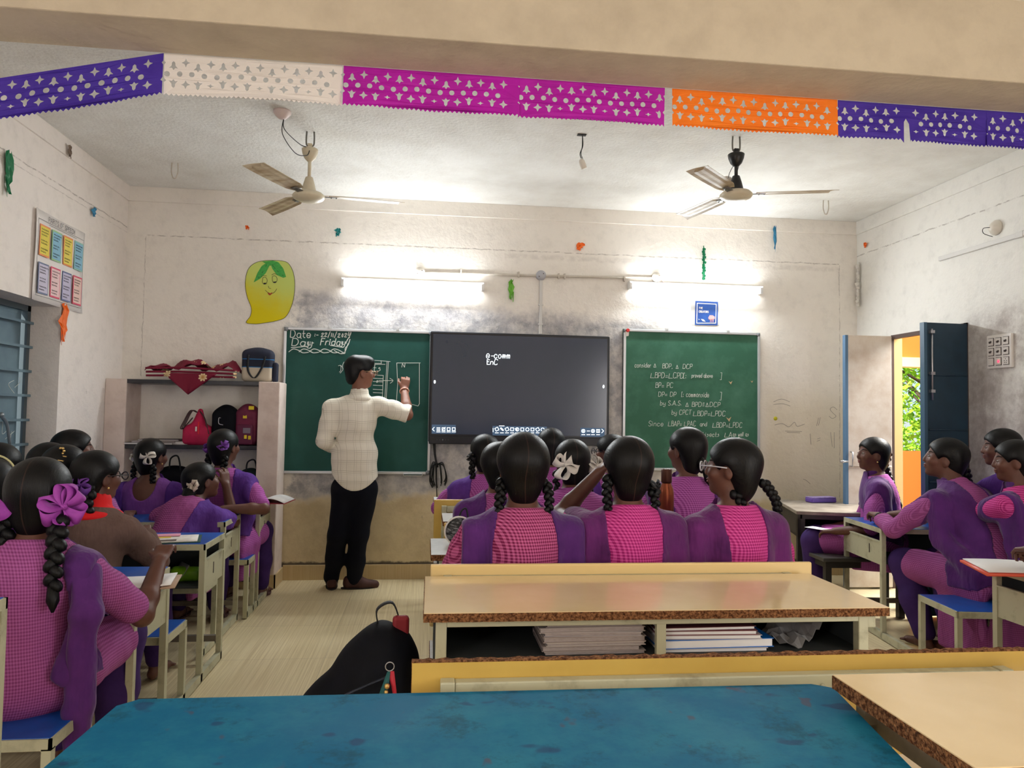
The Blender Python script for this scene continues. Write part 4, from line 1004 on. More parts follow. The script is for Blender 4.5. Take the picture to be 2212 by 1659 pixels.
b = MB(); flat(b, [(578, 566), (565, 575), (556, 590), (548, 610), (562, 602), (574, 590), (583, 572)], .004); flat(b, [(583, 566), (588, 580), (598, 594), (612, 600), (618, 598), (612, 580), (602, 567), (590, 563)], .004); flat(b, [(566, 565), (590, 563), (600, 566), (584, 574)], .0065); b.build('leaf_hair', LG, mg)
b = MB(); ls = [spline([wpt(*p, .0045) for p in q], 4) for q in ([(567, 606), (568, 600), (573, 599), (577, 604), (576, 611), (571, 614), (567, 611), (567, 606)], [(588, 602), (589, 597), (594, 596), (598, 600), (598, 607), (594, 611), (589, 608), (588, 602)], [(563, 600), (568, 595), (576, 596)], [(587, 594), (593, 591), (599, 594)], [(580, 618), (581, 622), (585, 623)], [(573, 627), (583, 634), (592, 632), (598, 624)], [(556, 604), (566, 590), (576, 572)], [(586, 570), (598, 584), (612, 596)])]
ls.append([Vector((p.x, -.0045, p.z)) for p in spline([wpt(x, y) for x, y in outl+[outl[0]]], 4)]); strokes(b, ls, (0, -1, 0), .0028, .0006); b.build('drawn_lines', INK, mg, fix=False)
b = MB(); flat(b, [(569, 611), (575, 611), (574, 614), (570, 614)], .0055); flat(b, [(589, 609), (597, 608), (595, 611), (591, 611)], .0055); b.build('pupils', INK, mg)
b = MB(); flat(b, [(578, 632), (584, 634), (588, 631), (587, 635), (583, 638), (580, 636)], .0055); b.build('tongue', mat('tongue_red', (170, 60, 40), .8), mg)

# small blue poster
cp = empty('wall_poster', (0, YF, 0), 'small blue poster reading THE CREATORS under the right tube light', 'poster')
b = MB(); flat(b, [(1493, 647), (1553, 650), (1553, 703), (1493, 702)], .001, .0006); b.build('backing_sheet', mat('clear_sheet', (222, 222, 220), .3, alpha=.6), cp)
b = MB(); flat(b, [(1502, 650), (1551, 652), (1550, 703), (1501, 702)], .0025); b.build('sheet', mat('poster_blue', (36, 84, 160), .5, col2=(26, 62, 132), scale=8), cp)
b = MB(); strokes(b, [[wpt(x, y, .004) for x, y in ((1506, 655), (1547, 657), (1546, 698), (1505, 698), (1506, 655))]], (0, -1, 0), .006, .0006); b.build('border', RIB_W, cp, fix=False)
b = MB(); ls = [[p for p in q] for q in write('THE', wpt(1510, 667, .0045), UX, UZ, 4/269, slant=0, jit=0, squeeze=.85)+write('CREATORS', wpt(1510, 675, .0045), UX, UZ, 4.2/269, slant=0, jit=0, squeeze=.66)]; strokes(b, ls, (0, -1, 0), .003, .0005); b.build('poster_text', RIB_W, cp, fix=False)
b = MB(); flat(b, [(1530, 686), (1533, 681), (1539, 681), (1544, 684), (1544, 689), (1538, 691), (1531, 690)], .004)
for x_ in (1534, 1537, 1540): flat(b, [(x_, 689), (x_+1.4, 689), (x_+1, 696), (x_, 696)], .004)
b.build('jellyfish', mat('jelly_pink', (226, 160, 160), .6), cp)
b = MB(); flat(b, [(1514, 689), (1520, 690), (1524, 695), (1518, 694)], .004); flat(b, [(1508, 689), (1512, 690), (1510, 691)], .004); b.build('paper_boat', RIB_W, cp)

# scraps of crepe paper left on the walls
GR = mat('crepe_green', (0, 120, 74), .5, trans=.1); LGN = mat('crepe_light_green', (110, 180, 60), .6); ORG = mat('crepe_orange', (244, 110, 24), .6); TEAL = mat('crepe_teal', (20, 130, 130), .6); BLU = mat('crepe_blue', (60, 140, 180), .6)
def scrap(name, p, w, h_, m, label, seed, N=(0, -1, 0), kind='rag', n=9):
    rr = random.Random(seed); b = MB(); N = Vector(N); U = N.cross(UZ)*-1
    if kind == 'twist':
        for k in range(n):
            z_ = -h_*k/n; a = k*1.3
            for q in range(3):
                a2 = a+q*2.1; d = U*math.cos(a2)+N*.5*(1+math.sin(a2)); e = d*w*rr.uniform(.7, 1.1)
                b.add([Vector((0, 0, z_+h_*.03)), e+Vector((0, 0, z_-h_*.02)), e*.8+Vector((0, 0, z_-h_/n*1.0)), Vector((0, 0, z_-h_/n*.8))], [(0, 1, 2, 3)])
        b.tube([(0, 0, .02), (0, 0, -h_)], .004, 5)
    else:
        rows = []
        R_ = 7
        for i in range(R_):
            t_ = i/(R_-1); ww = w*(.35+.65*math.sin(math.pi*min(1, t_*1.15+.08)))*rr.uniform(.75, 1.15); cx_ = w*rr.uniform(-.2, .2)
            rows.append([U*(cx_+ww*(j/4-.5))+N*(.006+.012*abs(math.sin(j*1.7+i)))+Vector((0, 0, -h_*t_+h_*.05*math.sin(j*2+i))) for j in range(5)])
        b.sheet(rows, th=.0012, sm=False)
        for k in range(2):
            a0 = rr.uniform(-.4, .4)*w; b.sheet([[U*(a0-w*.1)+N*.01+Vector((0, 0, -h_*.6)), U*(a0+w*.12)+N*.014+Vector((0, 0, -h_*.62))], [U*(a0-w*.04)+N*.018+Vector((0, 0, -h_*(.95+.2*k))), U*(a0+w*.08)+N*.01+Vector((0, 0, -h_*(.9+.2*k)))]], th=.001, sm=False)
    o = b.build(name, m, fix=False); o.location = p; tag(o, label, 'paper decoration', 'torn crepe paper left on the walls'); return o
scrap('crepe_streamer', at(1520, 536, Y=YF-.01), .022, .27, GR, 'long twisted green crepe streamer hanging above the right tube light', 1, kind='twist', n=12)
scrap('crepe_streamer', at(1104, 605, Y=YF-.005), .045, .16, LGN, 'light green crepe scrap hanging between the two tube lights', 2)
scrap('crepe_scrap', at(731, 494, Y=YF-.005), .05, .06, TEAL, 'small teal crepe scrap high on the front wall over the date chalkboard', 3)
scrap('crepe_scrap', at(535, 488, Y=YF-.005), .03, .03, ORG, 'tiny orange crepe scrap high on the front wall above the mango drawing', 4)
scrap('crepe_scrap', at(1251, 525, Y=YF-.005), .07, .06, ORG, 'orange crepe scrap high on the wall above the screen', 5)
scrap('crepe_streamer', at(1672, 490, Y=YF-.02), .035, .19, BLU, 'pale blue crepe streamer hanging near the top right of the front wall', 6)
scrap('crepe_scrap', at(18, 330, X=XL+.004), .09, .22, GR, 'dark green crepe bunch hanging high on the left wall', 7, N=(1, 0, 0))
scrap('crepe_scrap', at(200, 448, X=XL+.004), .06, .06, BLU, 'tiny blue crepe scrap high on the left wall near the corner', 8, N=(1, 0, 0))
scrap('crepe_streamer', at(136, 658, X=XL+.004), .1, .23, ORG, 'bright orange crepe bow hanging at the corner of the left window', 9, N=(1, 0, 0))
scrap('crepe_scrap', at(1872, 524, X=XR-.004), .04, .04, ORG, 'tiny orange crepe scrap high on the right wall by the corner', 10, N=(-1, 0, 0))

scrap('paper_chain', at(1856, 572, X=XR-.01), .03, .36, mat('crepe_white', (226, 222, 214), .7), 'white twisted paper chain hanging in the corner by the right wall', 11, N=(-1, 0, 0), kind='twist', n=12)
scrap('paper_scrap', at(147, 314, X=XL+.016), .05, .07, mat('scrap_brown', (130, 112, 98), .8), 'small brown paper tag stuck high on the left wall near the ceiling', 12, N=(1, 0, 0))
# left wall: hand-made grammar chart
ch = empty('grammar_chart', (XL, 0, 0), 'large white chart of coloured grammar notes reading PARTS OF SPEECH', 'poster')
CHY0, CHY1, CHZ0, CHZ1 = 4.56, 5.20, 1.935, 2.478
def cp_(u, v, d): return Vector((d, CHY0+(CHY1-CHY0)*u, CHZ1-(CHZ1-CHZ0)*v))
b = MB(); rows = [[cp_(u, v, .006+.004*math.sin(9*u+5*v)+(.012 if u < .02 else 0)) for u in np.linspace(0, 1, 14)] for v in np.linspace(0, 1, 8)]; b.sheet(rows, th=.001); b.build('sheet', mat('chart_paper', (236, 230, 226), .6), ch, fix=False)
b = MB(); strokes(b, [[cp_(*p, .0125) for p in ((.06, .1), (.96, .1), (.96, .94), (.06, .94), (.06, .1))], [cp_(.25, .12, .013), cp_(.8, .12, .013)]], (1, 0, 0), .002, .0005)
ls = write('PARTS OF SPEECH', cp_(.24, .085, .0125), Vector((0, 1, 0)), UZ, .028, slant=0, squeeze=.9); strokes(b, ls, (1, 0, 0), .003, .0005); b.build('title', mat('pencil_grey', (120, 116, 116), .8), ch, fix=False)
cols_ = [((234, 216, 90), (240, 150, 100)), ((140, 190, 214), (160, 200, 150)), ((236, 218, 100), (240, 150, 90)), ((140, 190, 214), (150, 200, 190)), ((206, 200, 220), (120, 130, 160)), ((240, 206, 206), (226, 90, 120)), ((200, 194, 220), (110, 120, 160)), ((240, 206, 196), (226, 90, 120))]
for k, (c1, c2) in enumerate(cols_):
    i, j = k % 4, k//4; u0, v0 = .09+i*.225, .15+j*.42; u1, v1 = u0+.185, v0+.345
    b = MB(); b.prism([cp_(u0, v0, .0125), cp_(u1, v0, .0125), cp_(u1, v1, .0125), cp_(u0, v1, .0125)], (.0012, 0, 0), 0); e_ = .012
    b.prism([cp_(u0+e_, v0+e_*1.5, .0138), cp_(u1-e_, v0+e_*1.5, .0138), cp_(u1-e_, v1-e_*1.5, .0138), cp_(u0+e_, v1-e_*1.5, .0138)], (.0008, 0, 0), 1)
    nt_ = b.build('note_card', [mat('card_edge_%d' % k, c2, .7), mat('card_%d' % k, c1, .7)], ch)
    b = MB(); rr = random.Random(k)
    for q in range(9):
        if q in (3, 6): continue
        v = v0+.05+q*.031; u = u0+.025; 
        while u < u1-.035-(q % 3)*.02:
            d = rr.uniform(.008, .026); strokes(b, [[cp_(u, v, .0152), cp_(u+d*.4, v-.008, .0152), cp_(u+d*.7, v+.006, .0152), cp_(u+d, v, .0152)]], (1, 0, 0), .0022, .0004); u += d+.008
    b.build('handwriting', INK, nt_, fix=False)

# right wall: switchboard, conduit, ceiling rose
sb = empty('switchboard', (XR, 0, 0), 'white wall switchboard with nine modules and a red indicator', 'switch')
SWM = mat('switch_white', (226, 220, 214), .35); SG = mat('switch_gap', (70, 60, 56), .6)
y0, y1, z0, z1 = 4.205, 4.41, 1.655, 1.872
b = MB(); b.box((-.02, y0, z0), (0, y1, z1), bev=.005); b.build('plate', SWM, sb)
for i in range(3):
    for j in range(3):
        yc = y1-.04-i*.062; zc = z1-.045-j*.064
        b = MB(); b.box((-.022, yc-.0235, zc-.026), (-.0195, yc+.0235, zc+.026), 1); b.box((-.026, yc-.0205, zc-.023), (-.021, yc+.0205, zc+.023), 0, bev=.002)
        if j < 2: b.box((-.034, yc-.003, zc-.008), (-.024, yc+.007, zc+.004), 1, bev=.002); b.ball((-.03, yc-.006, zc+.002), (.004, .008, .006), 1, 1)
        if (i, j) == (2, 2):
            for dy, dz in ((0, .012), (-.009, 0), (.009, 0), (-.007, -.012), (.007, -.012)): b.ball((-.0265, yc+dy, zc+dz), .003, 1, 1)
        o = b.build('switch_module', [SWM, SG], sb)
        if (i, j) == (1, 2): b = MB(); b.ball((-.027, yc-.004, zc), (.003, .008, .009)); b.build('indicator', mat('indicator_red', (230, 40, 60), .4, emit=(255, 40, 60), estr=3), o)
b = MB(); b.box((XR-.022, 3.3, 2.462), (XR-.001, 4.86, 2.494), bev=.004); b.box((XR-.024, 4.1, 2.459), (XR-.001, 4.16, 2.497), bev=.004); o = b.build('cable_channel', mat('channel_white', (214, 212, 208), .45)); tag(o, 'white cable channel running along the right wall', 'pipe')
def rose(p, N, m, label, wirepts=None):
    r_ = empty('ceiling_rose', p, label, 'light fitting'); M = Vector(N).to_track_quat('Z', 'Y').to_matrix()
    b = MB(); b.lathe([(.05, 0), (.05, .012), (.042, .022), (.036, .03), (.024, .042), (.01, .048)], M=M, n=22); b.build('rose_body', m, r_)
    if wirepts: b = MB(); b.tube(spline(wirepts, 6), .0022, 6); b.build('wire', mat('cable_black', (14, 18, 20), .5), r_)
rose(at(2153, 492, X=XR), (-1, 0, 0), JW, 'round ivory wall rose with a loose wire above the channel', [(-.045, 0, 0), (-.07, .03, 0), (-.06, .04, -.03), (-.03, .0, -.06)])
# ------------------------------------------------------------------ masonry shelf in the front corner
SFY = 5.62
xa, xb = at(272, 880, Y=SFY).x, at(557, 880, Y=SFY).x; zt = at(450, 822, Y=SFY).z; zm = at(450, 962, Y=SFY).z
SHM = mat('shelf_plaster', (224, 208, 198), .88, col2=(200, 180, 170), scale=5, mix=(.45, .8), bump=.2, bscale=30, spec=.15)
STN = mat('black_stone_slab', (34, 34, 40), .35, col2=(52, 52, 58), scale=14)
sh = empty('built_in_shelf', (0, 0, 0), 'white plastered masonry shelf with black stone slabs in the front corner', 'shelf')
for p0, p1 in ((XL, xa), (xb, -1.09)): b = MB(); b.box((p0, SFY, 0), (p1, YF, zt), bev=.006); b.build('masonry_pier', SHM, sh)
b = MB(); b.box((XL, SFY-.01, 0), (-1.08, SFY, .1)); b.box((-1.09, SFY-.01, 0), (-1.078, YF, .1)); b.box((xa, SFY+.04, 0), (xb, YF, .16)); b.build('plinth', SKT, sh)
for z_ in (zt, zm, .55):
    b = MB(); b.box((xa-.02, SFY+.005, z_-.03), (xb+.02, YF, z_), bev=.003); b.build('stone_slab', STN, sh)

# floral cloth thrown over the shelf top
FL = mat('floral_maroon', (120, 22, 48), .7, spec=.3); g = NG(FL); o = g.obj(); x, y, z = g.xyz(o)
vor = g.n.new('ShaderNodeTexVoronoi'); vor.inputs['Scale'].default_value = 10; mp_ = g.mapped(o, (1, .6, 1)); g.l.new(mp_, vor.inputs['Vector'])
d = vor.outputs['Distance']; pv = g.n.new('ShaderNodeVectorMath'); pv.operation = 'SUBTRACT'; g.l.new(mp_, pv.inputs[0]); g.l.new(vor.outputs['Position'], pv.inputs[1]); px_, py_, pz_ = g.xyz(pv.outputs[0])
ang = g.math('ARCTAN2', pz_, px_); pet = g.math('MULTIPLY', g.math('ABSOLUTE', g.math('SINE', g.math('MULTIPLY', ang, 4))), .13)
fl = g.math('SUBTRACT', 1.0, g.step(g.math('SUBTRACT', d, g.math('ADD', pet, .2)), -.02, .02))
c = g.mixc(fl, lin((122, 22, 50)), g.mixc(g.step(d, .02, .3), lin((190, 130, 60)), lin((236, 216, 170))))
g.l.new(c, g.b.inputs['Base Color'])
fc = empty('floral_cloth', (0, 0, 0), 'maroon floral cloth heaped on the shelf top with a hanging corner', 'cloth')
rows = []; x0, x1 = at(318, 815, Y=5.7).x, at(520, 815, Y=5.7).x
for i in range(26):
    u = i/25; row = []
    for j in range(14):
        v = j/13; yy = SFY+.02+.2*v
        hgt = .02+.115*abs(math.sin(math.pi*min(.97, u*.93+.05)))**.35*(.72+.28*math.sin(math.pi*v))*(1+.22*math.sin(u*14+v*3)+.15*math.sin(u*31+v*7))
        if u > .78: hgt *= 1.0+.3*math.sin((u-.78)*14)
        row.append((x0+(x1-x0)*u, yy, zt+.004+max(hgt, .004)))
    rows.append(row)
b = MB(); b.sheet(rows, th=.003)
for k in range(3):
    zz_ = .02+.03*k; b.sheet([[(x0+(x1-x0)*u_, SFY+.012-.004*k+.006*math.sin(u_*25+k*2), zt+.004+zz_*(1-.3*abs(u_-.4))+.015*v_) for v_ in (0, .5, 1)] for u_ in np.linspace(.02, .98, 22)], th=.002)
b.build('cloth_heap', FL, fc)
b = MB(); xm, x2, xt = at(352, 815, Y=SFY).x, at(470, 815, Y=SFY).x, at(408, 850, Y=SFY).x; zb = at(408, 852, Y=SFY).z; rows = []
for i in range(12):
    v = i/11; xl_ = xm+(xt-xm)*v; xr_ = x2+(xt-x2)*v
    rows.append([(xl_+(xr_-xl_)*u, SFY-.012-.008*math.sin(u*9+v*2), zt+.05+(zb-zt-.05)*v) for u in np.linspace(0, 1, 12)])
b.sheet(rows, th=.002); b.build('hanging_corner', FL, fc)

def bagshape(S, w, d, h_, top=.85, k=.03):
    S.box((0, 0, h_*.42), (w/2, d/2, h_*.42), None, min(w, d)*.3, k); S.ell((0, 0, h_*.8), (w/2*top, d/2*.95, h_*.2), k=k*1.3)
NAVY = mat('bag_navy', (18, 24, 44), .8, col2=(26, 32, 54), scale=12); BLK = mat('bag_black', (9, 10, 15), .75, col2=(15, 17, 25), scale=10, spec=.15)
BEI = mat('bag_beige', (196, 184, 164), .8); BSTR = mat('bag_bright_blue', (20, 110, 170), .6); STRAP = mat('strap_black', (12, 14, 20), .7)
# blue and beige bag on the shelf top
p = at(563, 824, Y=5.74); bg1 = empty('lunch_bag', (p.x, 5.74, zt+.001), 'navy and beige carry bag with blue stripes standing on the shelf top', 'bag', .1)
S = Solid(); S.box((-.02, 0, .12), (.115, .06, .12), None, .035, .02); S.ell((-.02, 0, .2), (.105, .058, .062), k=.03); o = solid_obj('bag_body', S, .006, NAVY, bg1)
m2 = o.data; m2.materials.append(BEI); m2.materials.append(BSTR)
for f in m2.polygons:
    zc = f.center.z; f.material_index = 1 if zc < .105 and f.center.x < .085 else (2 if .105 <= zc < .112 or .165 < zc < .172 else 0)
S = Solid(); S.box((.105, .0, .075), (.02, .05, .075), None, .015, .01); solid_obj('side_pocket', S, .006, NAVY, bg1)
b = MB(); q = spline([(-.085, -.07, .2), (-.085, -.075, .09), (-.05, -.078, .03), (-.02, -.078, .04), (.02, -.075, .12), (.035, -.07, .19)], 6); b.sheet([[p_+Vector((-.008, 0, 0)), p_+Vector((.008, 0, 0))] for p_ in q], th=.003); b.build('strap', STRAP, bg1)
# bags on the middle shelf
FUCH = mat('bag_fuchsia', (196, 18, 78), .75, col2=(160, 12, 60), scale=8); MAR = mat('bag_maroon', (112, 20, 60), .7, col2=(84, 14, 46), scale=8)
bg2 = empty('tote_bag', (at(428, 960, Y=5.70).x, 5.70, zm+.001), 'bright pink tote bag with dark handles on the middle shelf', 'bag')
S = Solid(); S.box((0, 0, .07), (.1, .07, .07), None, .03, .03); S.cone((0, 0, .08), (.01, 0, .25), .075, .018, .05); solid_obj('bag_body', S, .006, FUCH, bg2, wrinkle=.002, seed=3)
b = MB()
for k in range(3): b.tube(spline([(-.01+.006*k, -.03-.01*k, .24), (-.05+.008*k, -.05, .25), (-.09+.01*k, -.06, .17), (-.11+.01*k, -.06, .12), (-.08, -.07, .13), (-.03, -.05, .2)], 6), .004, 6)
b.tube(spline([(.01, -.02, .25), (.05, -.04, .2), (.08, -.06, .12), (.09, -.06, .08)], 6), .005, 6); b.build('handles', mat('handle_brown', (60, 34, 38), .6), bg2)
b = MB(); b.box((0, -.085, .1), (.012, -.08, .135), bev=.003); b.build('tag', RIB_W, bg2); b = MB(); b.box((.018, -.085, .08), (.028, -.078, .17), bev=.003); b.build('zip_pull', mat('zip_red', (230, 20, 40), .5), bg2)
bg3 = empty('school_bag', (at(487, 960, Y=5.72).x, 5.72, zm+.001), 'plain black rucksack between the pink tote and the maroon rucksack', 'bag')
S = Solid(); bagshape(S, .19, .13, .3, .8); solid_obj('bag_body', S, .007, BLK, bg3, wrinkle=.0015, seed=5)
b = MB(); b.tube(spline([(-.02, -.075, .2), (-.03, -.085, .2), (-.03, -.085, .16), (0, -.085, .15)], 5), .003, 6); b.build('zip', STEEL, bg3)
bg4 = empty('school_bag', (at(535, 960, Y=5.71).x, 5.71, zm+.001), 'maroon checked rucksack with yellow patches at the end of the middle shelf', 'bag', -.1)
S = Solid(); bagshape(S, .17, .12, .31, .85); solid_obj('bag_body', S, .007, MAR, bg4, wrinkle=.0015, seed=6)
S = Solid(); S.box((.0, -.065, .08), (.06, .018, .075), None, .015, .01); solid_obj('front_pocket', S, .006, mat('bag_plum', (92, 20, 56), .7), bg4)
b = MB(); YP = mat('patch_yellow', (226, 200, 40), .6)
for x_, z_, w_ in ((-.02, .2, .03), (.02, .265, .04), (.0, .05, .02), (.03, .045, .02)): b.box((x_, -.087 if z_ < .1 else -.066, z_), (x_+w_, -.058, z_+.028), bev=.003)
b.build('patches', YP, bg4); b = MB(); b.box((-.01, -.086, .09), (.045, -.08, .13), bev=.003); b.build('grey_patch', mat('patch_grey', (120, 110, 124), .7), bg4)
# flat books and papers on the middle shelf
PAP = mat('paper_grey', (176, 166, 164), .8); PAPW = mat('paper_white', (234, 232, 230), .7); COVD = mat('cover_dark', (44, 34, 38), .6)
def book(loc, w, d, t, cover, label, rz=0, cat='book', group=None, name='exercise_book', par=None, bend=0.0, pg=None):
    r_ = empty(name, loc, label, cat, rz, group) if par is None else par
    b = MB(); b.box((-w/2, -d/2, 0), (w/2, d/2, .0018)); b.box((-w/2, -d/2, t-.0018), (w/2, d/2, t)); b.box((-w/2, d/2-.002, 0), (w/2, d/2, t)); b.build('cover', cover, r_)
    b = MB(); b.box((-w/2+.004, -d/2+.003, .0018), (w/2-.004, d/2-.002, t-.0018)); b.build('pages', pg or (PAPW if cover is not PAP else PAP), r_); return r_
xs = at(300, 955, Y=5.72).x
for k, (dx, dz, w_, t_, cv, nm) in enumerate(((.02, 0, .34, .014, COVD, 'dark flat file lying lowest in the pile on the middle shelf'), (.05, .015, .3, .012, PAP, 'grey paper bundle above the dark file on the middle shelf'), (.08, .028, .28, .01, COVD, 'thin dark folder topmost of the flat pile on the middle shelf'))):
    book((xs+dx+.08, 5.72, zm+.001+dz), w_, .2, t_, cv, nm, .05*k, 'file', None, 'flat_file')
book((at(395, 955, Y=5.72).x, 5.73, zm+.001), .12, .18, .026, COVD, 'dark closed box file beside the pink tote bag', 0, 'file', None, 'box_file')
# dark bags in the lower compartment
for (px, lb, w_, h_, sd) in ((375, 'dark bag in the lower shelf behind the girl with white ribbons', .3, .34, 7), (540, 'dark green bag with a white clip in the lower shelf compartment', .2, .32, 8)):
    r_ = empty('school_bag', (at(px, 1040, Y=5.72).x, 5.73, .551), lb, 'bag'); S = Solid(); bagshape(S, w_, .15, h_, .8); solid_obj('bag_body', S, .008, BLK if sd == 7 else mat('bag_dark_green', (12, 36, 38), .7), r_, wrinkle=.002, seed=sd)
    b = MB(); b.tube(spline([(-.02, -.05, h_*.9), (-.01, -.06, h_*1.15), (.04, -.06, h_*1.2), (.06, -.05, h_*.9)], 6), .006, 6); b.build('handle', STRAP, r_)

# ------------------------------------------------------------------ paper bunting along the beam
def star(cx, cz, r, n=4, q=.38, sx=1, sz=1):
    return [(cx+sx*(r if k % 2 == 0 else r*q)*math.sin(k*math.pi/n), cz+sz*(r if k % 2 == 0 else r*q)*math.cos(k*math.pi/n)) for k in range(2*n)]
def circ(cx, cz, r, n=12): return [(cx+r*math.cos(2*math.pi*k/n), cz+r*math.sin(2*math.pi*k/n)) for k in range(n)]
def bell(cx, cz, s, up=1):
    P = [(0, 1.1), (.35, .75), (.42, .1), (1.0, -.55), (.35, -.45), (0, -.95), (-.35, -.45), (-1.0, -.55), (-.42, .1), (-.35, .75)]
    return [(cx+x*s, cz+up*z*s) for x, z in P]
def bunting(label, x0, x1, m, drop=.163, fn=None, tear=None, z_top=2.69):
    w = x1-x0; cu = bpy.data.curves.new('bunting', 'CURVE'); cu.dimensions = '2D'; cu.fill_mode = 'BOTH'; cu.extrude = 0.0; loops = []
    n = int(w/.018); edge = [(0, 0), (w, 0)]; z_ = []
    for i in range(n+1): z_ += [(w-w*i/n, -drop), (w-w*(i+.5)/n, -drop+.009)] if i < n else [(0, -drop)]
    side = lambda X, s_: [(X, -.03), (X+s_*.006, -.035), (X, -.045), (X, -.095), (X+s_*.008, -.105), (X, -.112)]
    if tear: z_ = [q for q in z_ if q[0] > tear+.035]+[(tear+.035, -drop), (tear+.03, -.085), (tear+.014, -.062), (tear+.003, -.08), (tear, -drop-.01)]+[q for q in z_ if q[0] < tear]
    loops.append([(0, 0), (w, 0)]+side(w, -1)+z_+list(reversed(side(0, 1))))
    P = .094; k = 0; x = .034
    while x < w-.02:
        up = k % 2 == 0; tz = .006*math.sin(k*2.1)
        if up: loops.append(bell(x, -.046+tz, .0172)); loops.append(bell(x, -.113+tz, .0172, -1))
        else: loops.append(star(x, -.032, .0185, q=.42, sx=.95)); loops.append(star(x, -.117, .0175 if k % 4 == 1 else .013, q=.45, sx=1.05, sz=1 if k % 4 == 1 else .6))
        loops.append(circ(x-P/4, -.079+.003*math.sin(k*1.3), .0108))
        x += P/2*1.0; k += 1
    if tear: loops = loops[:1]+[lp for lp in loops[1:] if all(not (tear-.01 < q[0] < tear+.045 and q[1] < -.052) for q in lp)]
    for lp in loops:
        s_ = cu.splines.new('POLY'); s_.points.add(len(lp)-1); s_.use_cyclic_u = True
        for q, (a, c_) in zip(s_.points, lp): q.co = (a, c_, 0, 1)
    tmp = bpy.data.objects.new('t', cu); COL.objects.link(tmp); bpy.context.view_layer.update()
    me = bpy.data.meshes.new_from_object(tmp.evaluated_get(bpy.context.evaluated_depsgraph_get())); bpy.data.objects.remove(tmp); bpy.data.curves.remove(cu)
    for v in me.vertices:
        X_, Z_ = v.co.x, v.co.y; dy = .008*math.sin(X_*9+x0*5)*(-Z_/drop)+.003*math.sin(X_*40); dz = 0
        if fn: dz, dy2 = fn(X_/w); dy += dy2
        v.co = Vector((x0+X_, 2.945+dy, z_top+Z_+dz))
    me.materials.append(m); o = bpy.data.objects.new('paper_bunting', me); COL.objects.link(o)
    so = o.modifiers.new('thickness', 'SOLIDIFY'); so.thickness = .0012
    return tag(o, label, 'bunting', 'paper bunting along the beam')
BV = mat('bunting_violet', (72, 44, 168), .7, col2=(58, 30, 150), scale=6); BW_ = mat('bunting_white', (236, 230, 226), .75); BMg = mat('bunting_magenta', (190, 4, 178), .7, col2=(172, 0, 160), scale=6); BO = mat('bunting_orange', (252, 132, 22), .7, col2=(246, 118, 10), scale=6)
bx = lambda px: at(px, 200, Y=2.945).x
bunting('violet paper bunting drooping from the left end of the beam', bx(-70), bx(350), BV, fn=lambda u: (-.195*(1-u), -.05*(1-u)))
bunting('white paper bunting between the drooping violet and the magenta pieces', bx(352), bx(738), BW_)
bunting('long magenta paper bunting next to the white piece', bx(741), bx(1122), BMg)
bunting('second magenta paper bunting with vertical folds next to the orange piece', bx(1120), bx(1436), BMg)
bunting('orange paper bunting between the magenta and the violet pieces', bx(1452), bx(1808), BO)
bunting('torn violet-blue paper bunting right of the orange piece', bx(1810), bx(2135), BV, tear=.3)
bunting('last violet-blue paper bunting piece at the right wall end of the beam', bx(2130), bx(2400), BV)

